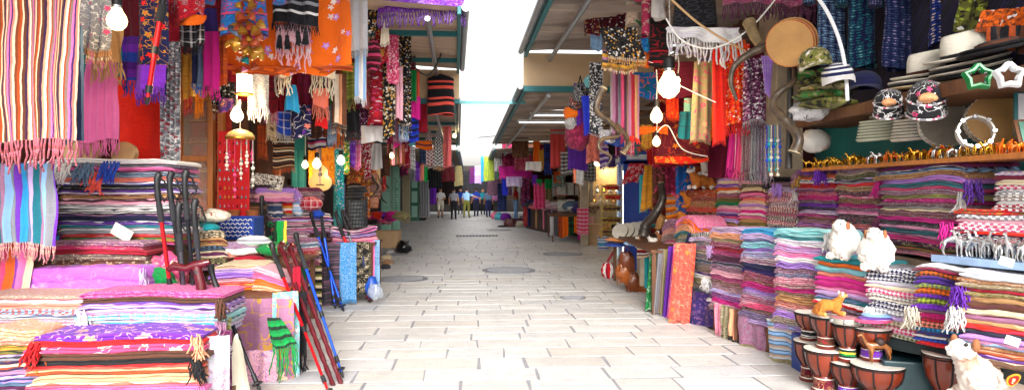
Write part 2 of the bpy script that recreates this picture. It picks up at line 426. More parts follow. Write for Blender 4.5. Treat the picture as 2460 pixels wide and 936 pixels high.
def garment(label, x0, y0, x1, y1, D, spec, yaw=0.0, sleeve=.35, flare=1.1, name='tunic', cat='tunic', group='garments hanging on hangers', sc=1.0, hanger=True, dep=.1, trim=None):
    """A garment on a hanger: a lofted body with sloping shoulders and two sleeves, as one mesh."""
    c = W((x0+x1)/2, y0, D); w = (x1-x0)*D/F/max(.4, math.cos(yaw)); L = (y1-y0)*D/F; bw = w*(.62 if sleeve else .9)/max(1, flare*.9); sd = R.uniform(0, 50)
    mb = MB(); n = 22; P = []; uv = []
    lv = [(0, .22, .35), (.02, .3, .5), (.05, .7, .7), (.09, .98, .9), (.16, 1, 1), (.3, .95, 1), (.5, .97, 1.05), (.7, 1.03, 1.1), (.86, lerp(1, flare, .7), 1.15), (1, flare, 1.2)]
    for t, a, b in lv:
        for k in range(n):
            th = 2*PI*k/n; fold = 1+.12*t*math.sin(th*5+sd)*(1 if t > .3 else 0)
            x = .5*bw*a*math.cos(th); y = dep*b*math.sin(th)*fold*.6
            P.append((x+.02*nz(th, t*3, sd), y, -L*t-.02*math.sin(th*2+sd)*t)); uv.append((th/PI*bw*.5, -L*t))
    mb.grid(P, n, len(lv), 0, uv, closed=True)
    if sleeve:
        for e in (-1, 1):
            sx = bw*.42*e; SL = L*sleeve
            mb.tube([(sx, 0, -.07*L), (sx+e*w*.10, 0, -.1*L), (sx+e*w*.2, .01, -.07*L-SL*.5), (sx+e*w*.24, .0, -.07*L-SL)], [dep*.55, dep*.6, dep*.55, dep*.6], 10)
    o = mb.build(name, fab(spec, sc), None, c, yaw, ang=70); tag(o, label, cat, group)
    if trim:
        tb = MB()
        for zz, hh in ((.97, .045), (.75, .03)):
            a = 1+(flare-1)*(zz if zz > .8 else .3); Q = []; u2 = []
            for t in (zz-hh, zz):
                for k in range(n):
                    th = 2*PI*k/n; Q.append((.5*bw*a*1.03*math.cos(th), dep*.78*math.sin(th)*1.08, -L*t)); u2.append((th/PI*bw*.5, -L*t))
            tb.grid(Q, n, 2, 0, u2, closed=True)
        tb.build('trim', fab(trim), o, ang=180)
    if hanger:
        hb = MB(); hb.tube([(-bw*.36, 0, -.05*L), (0, 0, .015), (bw*.36, 0, -.05*L)], .006, 6)
        hb.tube([(0, 0, .01), (0, 0, .05), (.015, 0, .075), (0.0, 0, .095), (-.015, 0, .08)], .0035, 6)
        hb.build('hanger', simple('hanger_black', 'charcoal', .4), o)
    return o
def lump_cloth(label, c, r, spec, name='crumpled_garment', cat='garment', group=None, flat=.55, sc=1.0, amp=.5, rz=None):
    mb = MB(); mb.ball((0, 0, r[2]*.6), (r[0], r[1], r[2]), 0, 20, 12, amp, 2.2, R.uniform(0, 99))
    o = mb.build(name, fab(spec, sc), None, c, R.uniform(0, 6) if rz is None else rz, ang=180); return tag(o, label, cat, group)
def box_thing(name, label, cat, c, d, m, rz=0.0, bevel=.004, group=None):
    o = MB().box((0, 0, d[2]/2), d).build(name, m, None, c, rz, smooth=False, bevel=bevel); return tag(o, label, cat, group)
# ================================================================== camera, light
cam = bpy.data.cameras.new('camera'); co = bpy.data.objects.new('camera', cam); COL.objects.link(co)
co.location = (0, 0, H); co.rotation_euler = (PI/2, 0, 0); cam.sensor_width = 36; cam.lens = 36*F/2460; cam.shift_y = -10/2460
cam.clip_start = .05; cam.clip_end = 900; SC.camera = co
SUN_EL, SUN_AZ = 29.0, -3.0            # sun high behind the photographer, a little to the side
wd = bpy.data.worlds.new('World'); SC.world = wd; wd.use_nodes = True
nt = wd.node_tree; nt.nodes.clear()
wo = nt.nodes.new('ShaderNodeOutputWorld'); bg = nt.nodes.new('ShaderNodeBackground'); sk = nt.nodes.new('ShaderNodeTexSky'); hs = nt.nodes.new('ShaderNodeHueSaturation')
sk.sky_type = 'NISHITA'; sk.sun_disc = False; sk.sun_elevation = math.radians(SUN_EL); sk.sun_rotation = math.radians(180+SUN_AZ)
sk.dust_density = 4.0; sk.air_density = 1.6; sk.ozone_density = 1.0
hs.inputs['Saturation'].default_value = .18
nt.links.new(sk.outputs[0], hs.inputs['Color']); nt.links.new(hs.outputs[0], bg.inputs[0]); bg.inputs[1].default_value = .15; nt.links.new(bg.outputs[0], wo.inputs[0])
sl = bpy.data.lights.new('sun', 'SUN'); sl.energy = 1.5; sl.angle = math.radians(24); sl.color = (1, .985, .975)
so = bpy.data.objects.new('sun', sl); COL.objects.link(so)
d = Vector((math.sin(math.radians(SUN_AZ))*math.cos(math.radians(SUN_EL)), math.cos(math.radians(SUN_AZ))*math.cos(math.radians(SUN_EL)), -math.sin(math.radians(SUN_EL))))
so.rotation_euler = d.to_track_quat('-Z', 'Y').to_euler(); so.location = (0, -5, 12)
SC.view_settings.view_transform = 'Standard'; SC.view_settings.look = 'None'; SC.view_settings.exposure = 1.45; SC.view_settings.gamma = 1
SC.render.engine = 'CYCLES'; SC.cycles.max_bounces = 6; SC.cycles.diffuse_bounces = 4; SC.cycles.use_denoising = True; SC.cycles.sample_clamp_indirect = 6

# ================================================================== ground and paving
t = NT('mortar'); tc = t.n('ShaderNodeTexCoord'); t.l(t.ramp(t.noise(tc.outputs['Object'], 3, 5), [(.3, col('#7e7e85')), (.7, col('#9a9a9f'))]), t.b.inputs['Base Color']); t.b.inputs['Roughness'].default_value = .9
mortar = t.m
structure(MB().add([(-150, -20, 0), (150, -20, 0), (150, 400, 0), (-150, 400, 0)], [(0, 1, 2, 3)]).build('ground', mortar, smooth=False))
t = NT('paving_stone'); uvn = t.n('ShaderNodeUVMap'); tc = t.n('ShaderNodeTexCoord'); sp = t.n('ShaderNodeSeparateXYZ'); t.l(uvn.outputs[0], sp.inputs[0])
base = t.ramp(sp.outputs[0], [(0, col('#c4c3c2')), (.3, col('#cbc9c6')), (.6, col('#cecbc7')), (.82, col('#c8c5c1')), (.92, col('#c8c1b8')), (.96, col('#bfbfc3')), (1, col('#d0cecb'))])
n1 = t.noise(t.vscale(tc.outputs['Object'], (.8, 1.1, 1)), 7, 8, .78); n2 = t.noise(tc.outputs['Object'], 42, 5, .75); n3 = t.noise(tc.outputs['Object'], .9, 4, .65)
c = t.mix(t.ramp(n1, [(.5, (0, 0, 0, 1)), (.7, (.55,)*3+(1,))]), base, col('#97969a'))
c = t.mix(t.ramp(n2, [(.58, (0, 0, 0, 1)), (.66, (.7,)*3+(1,))]), c, col('#88878a'))
c = t.mix(t.ramp(n2, [(.36, (.35,)*3+(1,)), (.46, (0, 0, 0, 1))]), c, col('#d0cfce'))
c = t.mix(t.ramp(n3, [(.48, (0, 0, 0, 1)), (.75, (.45,)*3+(1,))]), c, col('#979492'))
t.l(c, t.b.inputs['Base Color'])
t.l(t.ramp(n1, [(.3, (.38,)*3+(1,)), (.7, (.7,)*3+(1,))]), t.b.inputs['Roughness']); t.b.inputs['Specular IOR Level'].default_value = .35
t.bump(t.math('ADD', n1, t.math('MULTIPLY', n2, .6)), .3, .015)
mb = MB(); y = 2.0; rr = random.Random(3)
while y < 62:
    rh = rr.choice([.32, .35, .37, .39, .42])*rr.uniform(.96, 1.04); x = -7.5+rr.uniform(0, .6)
    while x < 7.0:
        rw = rr.uniform(.42, 1.0); g = .011; b = .006; h = .0055+rr.uniform(-.001, .0012); tx, ty = rr.uniform(-.0015, .0015), rr.uniform(-.0015, .0015)
        g1, g2 = (rr.uniform(.005, .016) for _ in 'ab'); x0, x1, y0, y1 = x+g1, x+rw-g2, y+g*rr.uniform(.4, 1.1), y+rh-g*rr.uniform(.4, 1.1)
        cs = [(x0, y0), (x1, y0), (x1, y1), (x0, y1)]; j = [(rr.uniform(-.009, .009), rr.uniform(-.007, .007)) for _ in cs]
        ci = [(x0+b, y0+b), (x1-b, y0+b), (x1-b, y1-b), (x0+b, y1-b)]
        vs = [(p[0]+q[0], p[1]+q[1], .002) for p, q in zip(cs, j)]+[(p[0]+q[0], p[1]+q[1], h+tx*(1 if k in (1, 2) else -1)+ty*(1 if k > 1 else -1)) for k, (p, q) in enumerate(zip(ci, j))]
        mb.add(vs, [(4, 5, 6, 7), (0, 1, 5, 4), (1, 2, 6, 5), (2, 3, 7, 6), (3, 0, 4, 7)], 0, [(rr.random(),)*2]*8 if False else [(rr.random(), .5)]*8)
        x += rw
    y += rh
structure(mb.build('street', t.m, None, (0, 0, 0), .056, ang=15))
iron = simple('cast_iron', '#8f8f94', .6, .2, var=.4, nscale=30)
for px, py, wp, lb in ((1222, 650, 128, 'large round manhole cover in the middle of the street'), (940, 611, 78, 'round manhole cover beside the cardboard box with garments'), (1352, 611, 96, 'round manhole cover in front of the orange draped table'),
                   (968, 671, 120, 'round manhole cover beside the blue walking poles'), (1376, 716, 62, 'small round manhole cover nearest to the camera'), (1200, 553, 60, 'farthest small manhole cover before the walking people')):
    D = GD(py); r = wp*D/F/2; c = W(px, py, D)
    o = thing('manhole_cover', lb, 'manhole cover', (c.x, c.y, .014))
    MB().lathe([(r, -.01), (r, .006), (r*.9, .008), (r*.88, .003)], 28).build('rim', iron, o)
    m_ = MB(); m_.lathe([(r*.86, -.004), (r*.86, .006)], 28)
    for k in range(-5, 6):
        hw = r*.8*math.sqrt(1-(k/5.6)**2); m_.box((0, k*r*.15, .008), (hw*2, r*.05, .006))
    m_.build('lid', iron, o)
o = thing('drain_grate', 'long black drain grate across the paving', 'drain grate', (W(1146, 567, GD(567)).x, GD(567), .014), .056)
m_ = MB(); g_ = MB()
m_.box((0, 0, .004), (1.5, .5, .004))
for k in range(13): g_.box((-.7+k*.116, 0, .012), (.05, .46, .012))
m_.build('frame', iron, o); g_.build('grille', simple('black_iron', 'charcoal', .7), o)

# ================================================================== buildings, canopies
plaster = simple('plaster_dark', '#86705f', .9, var=.45, nscale=1.6); woodb = simple('wood_brown', '#6b4328', .6, var=.45, nscale=3, stretch=(6, 6, .6)); woodo = simple('wood_orange', '#c07434', .45, var=.35, nscale=3, stretch=(7, 7, .5), coat=.2)
tealp = simple('teal_paint', '#176a70', .5, var=.25, nscale=4); mintp = simple('mint_paint', '#a6e2cc', .55, var=.15, nscale=4); beige = simple('beige_panel', '#cdb18c', .7, var=.18, nscale=1.2)
stone = simple('pier_stone', '#b9aa94', .8, var=.3, nscale=5); roofm = simple('roof_sheet', '#a2958b', .55, var=.2, nscale=2, stretch=(.6, 5, 1)); roofw = simple('roof_boards', '#bda48f', .65, var=.25, nscale=2, stretch=(.5, 6, 1)); alu = simple('aluminium', '#9fa3a6', .4, .7, var=.2)
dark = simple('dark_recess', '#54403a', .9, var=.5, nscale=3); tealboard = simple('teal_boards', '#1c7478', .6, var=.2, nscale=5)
def shop(label, x0, D0, x1, D1, side, hgt, back, lint=None, rec=1.3, pm=None):
    """A shop bay: back wall, two piers and a lintel along the line (x0,D0)-(x1,D1); side -1 left, 1 right of the street."""
    L = math.hypot(x1-x0, D1-D0); rz = math.atan2(D1-D0, x1-x0)
    o = thing('shop_front', label, 'shop', (x0, D0, 0), rz, 'shops lining the street')
    s = -side                                     # local +y points left of the line direction
    MB().box((L/2, s*rec*-1*-1 if False else -s*rec*-1, hgt/2) if False else (L/2, -side*rec, hgt/2), (L, .16, hgt)).build('back_wall', back, o, smooth=False)
    for xx in (.16, L-.16): MB().box((xx, -side*.0, hgt/2), (.3, .34, hgt))  .build('pier', pm or stone, o, smooth=False, bevel=.015)
    MB().box((L/2, 0, hgt-.28), (L-.66, .3, .5)).build('lintel', lint or woodb, o, smooth=False, bevel=.01)
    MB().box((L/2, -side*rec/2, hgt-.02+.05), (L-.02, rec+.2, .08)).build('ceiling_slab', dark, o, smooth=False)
    return o
# side=-1: line runs away from the camera, left of it (local +y) is deeper into the left shop
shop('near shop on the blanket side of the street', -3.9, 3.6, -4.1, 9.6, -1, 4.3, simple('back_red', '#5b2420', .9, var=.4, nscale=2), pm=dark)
shop('shop bay with the guitar and turquoise doors', -4.1, 9.65, -4.2, 13.6, -1, 4.2, plaster, pm=woodb)
shop('shop bay behind the leather satchels and mint doors', -4.15, 13.65, -4.5, 19.5, -1, 3.9, plaster)
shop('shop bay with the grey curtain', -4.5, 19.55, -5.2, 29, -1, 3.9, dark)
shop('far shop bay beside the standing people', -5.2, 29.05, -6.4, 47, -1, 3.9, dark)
shop('near shop with hats and brass figurines on shelves', 3.65, 3.4, 3.45, 8.6, 1, 4.3, tealboard, rec=.55)
shop('shop bay with the red hanging rug and dolls', 3.5, 8.65, 3.2, 13.2, 1, 4.2, simple('back_wine', '#48181a', .9, var=.4, nscale=2))
shop('shop bay with the lit display window and blue fridge', 3.2, 13.25, 2.75, 21.5, 1, 3.9, plaster)
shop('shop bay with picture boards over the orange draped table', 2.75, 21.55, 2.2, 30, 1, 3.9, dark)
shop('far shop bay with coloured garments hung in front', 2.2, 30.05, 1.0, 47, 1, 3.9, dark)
# far end of the street: a vaulted passage
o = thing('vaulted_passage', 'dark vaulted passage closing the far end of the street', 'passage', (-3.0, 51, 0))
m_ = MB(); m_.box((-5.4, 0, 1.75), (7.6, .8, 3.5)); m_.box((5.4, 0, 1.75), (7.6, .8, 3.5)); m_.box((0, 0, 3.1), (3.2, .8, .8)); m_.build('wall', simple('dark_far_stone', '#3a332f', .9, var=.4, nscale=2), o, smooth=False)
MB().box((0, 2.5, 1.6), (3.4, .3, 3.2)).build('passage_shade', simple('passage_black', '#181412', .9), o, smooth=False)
def canopy(label, x0, D0, D1, z, slope, width, side, sheet, purl=1.6, edge=tealp, fascia=None, tubes=True, pm=None):
    rz = math.atan(slope); L = D1-D0
    o = thing('street_canopy', label, 'canopy', (x0, D0, z), rz, 'canopies over the shops')
    nu, nv = 3, int(L/.06); P = []
    for j in range(nv):
        y = L*j/(nv-1); zz = .016*math.sin(2*PI*y/.24)
        for i in range(nu): P.append((side*width*i/(nu-1), y, .06+zz+.10*i))
    MB().grid(P, nu, nv).build('roof_sheet', sheet, o, ang=80)
    MB().box((side*.03, L/2, .02), (.05, L, .10)).build('eave_board', edge, o, smooth=False, bevel=.006)
    MB().tube([(side*-.05, .02, .06), (side*-.05, L-.02, .06)], .05, 10).build('gutter', alu, o)
    k = purl*.6
    while k < L:
        MB().box((side*width/2, k, -.01), (width-.1, .06, .07)).build('purlin', pm or edge, o, smooth=False); k += purl
    if tubes:
        MB().tube([(side*.42, .05, -.08), (side*.42, L-.05, -.08)], .035, 8).build('brace_pipe', alu, o)
    if fascia:
        MB().box((side*width/2, L+.06, -fascia/2+.05), (width, .05, fascia)).build('fascia_panel', beige, o, smooth=False)
        MB().box((side*width/2, L+.04, -fascia+.02), (width, .12, .09)).build('fascia_beam', edge, o, smooth=False, bevel=.006)
    return o
canopy('first corrugated canopy above the scarves with beige end panel', .52, 6.2, 10.85, 3.8, .071, 3.4, 1, roofm, fascia=.56, pm=roofm, purl=1.1)
canopy('second canopy with white light battens over the far stalls', .19, 10.98, 24, 3.26, .062, 3.2, 1, roofw, pm=roofm, purl=1.4)
canopy('farthest lower canopy above the far garments', -.62, 24.1, 47, 3.05, .058, 4.0, 1, roofw, pm=roofm)
canopy('boarded canopy behind the purple fringed shawl', -.62, 8.2, 12.4, 3.8, .085, 3.3, -1, roofw, purl=1.9, fascia=.56)
canopy('second boarded canopy above the two headscarves', -1.05, 12.55, 25, 3.26, .08, 3.2, -1, roofw, purl=2.4)
canopy('farthest boarded canopy above the standing people', -2.05, 25.1, 47, 3.05, .065, 4, -1, roofw, pm=roofm)
tag(MB().box((0, 0, 0), (1.42, .05, .06)).build('tie_beam', simple('pale_teal', '#6fb4b8', .5), None, W(1172, 246, 12.6), .02, smooth=False), 'thin pale teal tie beam spanning the sky gap', 'beam')
for (px, py, w, lb) in ((1370, 262, 140, 'topmost'), (1355, 276, 165, 'middle'), (1338, 293, 190, 'lowest')):
    D = 14.6; c = W(px, py, D); o = thing('light_batten', f'{lb} of three white fluorescent battens under the canopy', 'light', c, 0, 'white battens under the canopy')
    l = w*D/F
    MB().box((0, 0, .03), (l, .08, .05)).build('housing', simple('white_metal', '#dcdcda', .5), o, smooth=False, bevel=.004); MB().tube([(-l*.48, 0, -.01), (l*.48, 0, -.01)], .018, 8).build('lamp_tube', emit('tube_white', '#f2f4ff', .5), o)  # tube glow added to brighten the far stalls
canopy('unseen near canopy over the folded piles before the purple fringed shawl', -1.1, 1.2, 8.1, 4.3, .02, 3.2, -1, roofw)  # both near canopies are out of view, added to dim the near paving
canopy('unseen near canopy over the hats and drums', 1.3, 1.6, 6.1, 4.3, .0, 3.2, 1, roofm)
def rail(label, p, q, r=.018, m=None, name='hanging_rail', cat='rail', group='rails for hanging goods'):
    return tag(MB().tube([p, q], r, 8).build(name, m or alu), label, cat, group)
HEX['orchid'] = '#b860d4'
blackp = simple('black_rubber', '#1a1a1d', .5, var=.3); chrome = simple('chrome', '#c9c9cc', .25, .9, var=.1)
def furniture_table(label, x0, x1, y0, y1, h, m=None, name='display_table'):
    o = thing(name, label, 'table', ((x0+x1)/2, (y0+y1)/2, 0)); w, d = x1-x0, y1-y0
    MB().box((0, 0, h-.02), (w, d, .04)).build('tabletop', m or woodb, o, smooth=False, bevel=.004)
    for sx in (-1, 1):
        for sy in (-1, 1): MB().box((sx*(w/2-.05), sy*(d/2-.05), (h-.04)/2), (.05, .05, h-.04)).build('leg', m or woodb, o, smooth=False)
    return o
# ------------------------------------------------------------------ supports
furniture_table('low wooden platform under the nearest folded shawls', -4.0, -2.05, 4.25, 5.1, .16)
furniture_table('wooden bench under the purple flowered roll', -3.75, -2.62, 5.14, 6.2, .66, woodb, 'display_bench')
furniture_table('wooden table behind the pink flowered tablecloth', -3.3, -2.0, 5.72, 6.5, .70)
furniture_table('wooden table under the blue wave crate', -3.6, -2.45, 6.6, 8.4, .80)
furniture_table('wooden table behind the grey and blue hanging shawls', -3.7, -1.98, 9.55, 10.2, .86)

# ------------------------------------------------------------------ near piles
stack('the pile with the brown cover', 182, 4.8, 545, 4.85, 702, 808, 'magenta:m brown lavender:S lilac/white/plum:S aqua/rose/white:c turquoise/white/mauve:S lavender/white:h white/violet:h', .42, .02, tail=(1, 5))
stack('the pale pile beside the brown covered one', -70, 4.8, 204, 4.82, 710, 795, 'khaki/rose/white:m blush/white:S salmon/cream:S sky/rust/white:h white/denim:S blush/plum:m purple/blush:S', .42, .02, tail=(3,))
stack('the red and purple pile at the camera', 62, 4.42, 492, 4.5, 803, 990, 'violet/blush/peach:f red rose/white:f brown black coral/red/tan:S rust/peach/brown:S peach cream/rose/coral:S pink scarlet rose crimson/peach:S', .4, .022, tail=(0, 1, 4, 9))
stack('the narrow pile cut by the picture edge', -90, 4.45, 104, 4.5, 795, 990, 'peach/salmon/white:p salmon/cream/rust:p olive/gold:S charcoal/lavender:S rust/cream/navy:S lavender/indigo/mauve:S indigo/steel:S plum/lavender:S charcoal navy/mauve:S', .4, .022, tail=(1, 2))
stack('a bundle alone on the bench', 46, 5.2, 358, 5.25, 643, 706, 'orchid/pink/lavender:f', .32, .02, folds=1, word='shawl', tail=(0,))
stack('the paisley pile behind the purple roll', 28, 5.42, 352, 5.5, 580, 650, 'mauve/plum/cream:p rose/cream/magenta:p crimson taupe/cream/plum:p brown/cream/maroon:p tan/plum/rose:p', .5, .02, tail=(2,))
lump_cloth('emerald green cloth bundle tucked beside the purple roll', W(32, 702, 5.3), (.12, .12, .11), 'emerald/gold:e', 'cloth_bundle', 'cloth')
lump_cloth('green cloth end behind the purple roll and canes', W(378, 697, 5.5), (.14, .12, .11), 'emerald', 'cloth_bundle', 'cloth')
lump_cloth('pink paisley cloth bunched next to the black walking pole handles', W(398, 694, 5.7), (.19, .14, .18), 'rose/cream/magenta:p', 'cloth_bundle', 'cloth')
fs = stack('the tall fringed stack behind the walking poles', 132, 5.75, 425, 5.8, 384, 588, 'white charcoal/lavender:S plum:S steel/white salmon royal/sky:S black/lavender:S lavender/white:S tan/black:S blush/black:S white/olive:S black/white:S mauve/navy:S navy purple/white:S teal/black/grey:S grey/white:S red/white emerald/navy:S indigo/rose:S', .5, .02, folds=2)
tc_ = ['white', 'purple', 'teal', 'navy', 'lilac', 'white', 'black', 'violet', 'emerald', 'blue', 'white', 'plum', 'indigo', 'lavender', 'white', 'navy', 'violet', 'azure', 'navy', 'teal', 'black']
for k, o in enumerate(fs):
    fb = MB(); e = -1; w2 = .52; zc = sum(v.co.z for v in o.data.vertices)/len(o.data.vertices)
    pts = [(-w2-R.uniform(-.04, .12), R.uniform(-.14, .1), zc+R.uniform(-.02, .03)) for _ in range(22)]
    strands(fb, pts, .15, .008, .9, 4, 0, Vector((-.05, -.07, 0))); fb.build('fringe', fab(tc_[k]), o, ang=180)
for (px, py, c, nm) in ((232, 415, 'coral', 'coral'), (205, 395, 'steel', 'grey blue'), (265, 392, 'blue', 'bright blue'), (150, 395, 'white', 'white')):
    fb = MB(); p = W(px, py, 5.62); strands(fb, [(R.uniform(-.07, .07), R.uniform(-.02, .02), R.uniform(-.01, .02)) for _ in range(26)], .16, .007, .8, 4, 0, Vector((0, -.06, 0)))
    tag(fb.build('fringe_tassel', fab(c), None, p, ang=180), f'{nm} tassel spilling over the front of the tall fringed stack', 'tassel')
o = MB().box((0, 0, 0), (.17, .004, .11)).build('price_tag', simple('tag_paper', '#dfe0c8', .7, var=.08), None, W(293, 558, 5.68), 0, smooth=False, rot=(.2, .55, .1)); tag(o, 'pale paper tag hanging in front of the fringed stack', 'tag')
# table 1 piles
stack('the pile with cream check rolls beside the blue crate', 455, 6.35, 545, 6.5, 555, 650, 'cream/black/khaki:h tan/black:S steel/black:h mauve/cream:S khaki/black:h plum/cream:S', .4, .02)
stack('the orange pile on the table corner', 505, 6.0, 628, 6.05, 636, 716, 'cream/tan lavender lilac/violet blush coral/white:S scarlet/orange:S peach orange', .5, .03, tail=(4,))
stack('the pink pile above the flowered tablecloth', 604, 5.95, 692, 6.0, 654, 724, 'blush pink/coral orange/peach peach/rust:p mauve/cream:S blush/mauve', .5, .02, tilt=-.5)
for (x, y, r, s, lb) in ((580, 600, (.2, .1, .05), 'white', 'white cloth roll behind the orange pile'), (610, 578, (.17, .1, .05), 'white/mint:S', 'white and mint striped roll in front of the blue crate'), (545, 610, (.14, .1, .05), 'tan/rose:m', 'tan cloth roll left of the white roll'),
        (598, 622, (.15, .08, .05), 'crimson', 'dark crimson roll above the pink pile'), (520, 592, (.16, .12, .06), 'grey/rose:c', 'grey and rose plaid roll below the blue crate'), (650, 600, (.14, .1, .06), 'emerald/cream:f', 'green flowered roll beside the leaning poles'),
        (505, 520, (.2, .12, .07), 'ivory/rust/emerald:f', 'ivory embroidered cloth heap left of the blue crate'), (490, 545, (.17, .12, .05), 'turquoise', 'turquoise cloth heap under the ivory cloth'), (470, 560, (.14, .1, .05), 'charcoal/sky:S', 'charcoal striped cloth by the black pole handles'),
        (575, 590, (.2, .1, .05), 'mauve/steel:m', 'mauve rolls under the blue crate')):
    lump_cloth(lb, W(x, y+8, 6.6), r, s, 'cloth_roll', 'cloth', amp=.25, rz=R.uniform(-.3, .3))
# cloths hanging off table 1
D1 = 5.66
hang('pink tablecloth with cream and gold flowers over the table front', 545, 716, 704, 1010, D1, 'mauve/cream/gold/gold:f', 0, name='tablecloth', cat='tablecloth', group=None, pleats=3, amp=.03, sc=.8)
hang('aqua flowered cloth at the table corner behind the poles', 655, 700, 716, 935, 5.72, 'aqua/yellow/white/rose:f', .5, sc=2.2, pleats=2, bot=1.1, name='hanging_cloth', cat='cloth', group=None)
hang('bright green shawl with wide green fringe slung from the table corner', 642, 762, 672, 832, 5.5, 'emerald/black/green:S', .1, fr=72, frs='green', skew=.9, bot=2.0, pleats=3, sc=1.5, frt=.0055)
hang('lavender paisley cloth under the pink tablecloth edge', 590, 840, 668, 1000, 5.58, 'blush/mauve/violet:p', 0, pleats=2, name='hanging_cloth', cat='cloth', group=None)
hang('black fringed scarf hanging behind the carved canes', 712, 700, 738, 850, 5.9, 'black', .6, fr=70, pleats=2)
hang('red and white edged dark shawl beside the aqua cloth', 704, 640, 722, 900, 6.0, 'crimson/white/black:s', .6, pleats=1.5)
hang('white lace cloth hanging off the red and purple pile', 474, 806, 552, 1000, 4.62, 'silver/mauve/lavender:p', .3, pleats=2.5, name='hanging_cloth', cat='cloth', group=None)
hang('plum patterned cloth between the lace and the white cloth', 512, 792, 556, 960, 4.78, 'plum/white/mauve:p', .2, fr=14, pleats=2, name='hanging_cloth', cat='cloth', group=None)
hang('plain white cloth corner hanging beside the black pole', 530, 800, 606, 985, 4.95, 'ivory', .1, pleats=1.4, top=.25, bot=1.15, peak=.1, name='hanging_cloth', cat='cloth', group=None)
hang('olive fringed cloth edge under the brown covered pile', 528, 760, 556, 790, 4.9, 'olive/khaki:m', .3, fr=60, frs='khaki')
# ------------------------------------------------------------------ walking poles
def pole(label, top, tip, shaft, L2='black', basket=True, group='walking poles leaning on the tables', r=.0145, strap=True, vis=1.0):
    top, tip = Vector(top), Vector(tip); d = top-tip; L = d.length; q = d.to_track_quat('Z', 'X').to_euler()
    o = thing('walking_pole', label, 'walking pole', tip, 0, group, rot=q); sm = simple('anodised_'+shaft, shaft, .28, .55, var=.15, bump=0)
    hb = MB(); hl = .24
    hb.tube([(0, 0, L-hl), (0, 0, L-hl*.75), (.004, 0, L-hl*.45), (.012, 0, L-hl*.2), (.03, 0, L-.015), (.04, 0, L)], [.019, .024, .020, .026, .028, .012], 10)
    hb.build('handle', blackp, o)
    MB().tube([(0, 0, L-hl-.14), (0, 0, L-hl)], r*1.45, 10).build('foam_grip', simple('foam_grip', '#26262a', .9), o)
    a, b = L*.42, L*.12
    MB().tube([(0, 0, a), (0, 0, L-hl-.1)], r, 10).build('upper_shaft', sm, o)
    MB().tube([(0, 0, b), (0, 0, a+.02)], r*.85, 10).build('middle_shaft', sm, o)
    MB().tube([(0, 0, .05), (0, 0, b+.02)], r*.7, 8).build('lower_shaft', chrome if L2 == 'chrome' else sm, o)
    for z in (a, b): MB().tube([(0, 0, z-.03), (0, 0, z+.03)], r*1.25, 10).build('lock_collar', blackp, o)
    MB().tube([(0, 0, 0), (0, 0, .06)], [r*.5, r*1.1], 8).build('tip', blackp, o)
    if basket: MB().lathe([(r*2.6, .075), (r*2.8, .085), (r*1.0, .10)], 14).build('basket', blackp, o)
    if strap:
        MB().tube([(.0, .0, L-.02), (.05, -.03, L-.07), (.06, -.05, L-.17), (.03, -.03, L-.23), (.0, 0, L-.12)], .008, 5).build('strap', blackp, o)
    return o
def foot(px, py): D = GD(py); return W(px, py, D)
pole('red pole leaning in front of the carved canes', W(650, 588, 6.1), W(797, 960, 5.3), '#d01820')
pole('blue pole standing nearest to the street', W(707, 562, 6.25), foot(825, 907), '#1b50d8')
pole('blue pole with its tip farther out beside the grey shawl', W(744, 510, 9.2), foot(826, 748), '#1b50d8', r=.02)
pole('blue pole crossing behind its twin beside the grey shawl', W(770, 508, 9.3), foot(806, 742), '#2a5ae0', r=.02)
pole('red pole leaning against the striped pile at the table end', W(802, 508, 9.5), foot(889, 728), '#d01820', r=.02)
pole('silver and black pole beside the red one at the table end', W(818, 505, 9.6), foot(892, 722), '#9a9aa2', 'chrome', r=.02)
pole('black pole slanting past the white cloth corner', W(500, 640, 5.2), W(628, 945, 4.9), '#1c1c22', strap=False)
for px, py, c, lb, ex in ((372, 415, '#c02028', 'red pole in the near bundle with the leftmost black handle', 60), (402, 412, '#2a2a30', 'black pole in the near bundle next to the red one', 62), (440, 408, '#26262c', 'tallest black pole in the near bundle', 40), (462, 478, '#44444c', 'short dark pole in the near bundle behind the cane', 40), (425, 486, '#55555e', 'grey pole in the middle of the near bundle', 30)):
    pole(lb, W(px, py, 5.1), W(px+ex, 860, 5.25), c, r=.016, group='bundle of walking poles')
pole('red and black pole standing behind the green striped scarf', W(628, 470, 7.9), W(632, 720, 8.0), '#c02028', group='bundle of walking poles')
o = thing('walking_cane', 'dark red carved cane with curved wooden handle lying on the pole bundle', 'cane', W(468, 720, 5.0)); cw = simple('cane_wood', '#57101a', .25, var=.35, coat=.5)
k = 5.0/F
MB().tube([(-64*k, 0, 72*k), (-50*k, 0, 82*k), (-20*k, 0, 76*k), (0, 0, 84*k), (22*k, 0, 88*k), (36*k, 0, 92*k)], [.022, .034, .026, .034, .03, .016], 12).build('handle', cw, o)
MB().tube([(4*k, 0, 80*k), (14*k, 0, 40*k), (24*k, 0, -60*k), (34*k, .02, -160*k)], .036, 12).build('shaft', cw, o)
MB().tube([(3*k, 0, 73*k), (6*k, 0, 62*k)], .039, 12).build('collar', simple('cane_collar', '#2a0a10', .3), o)
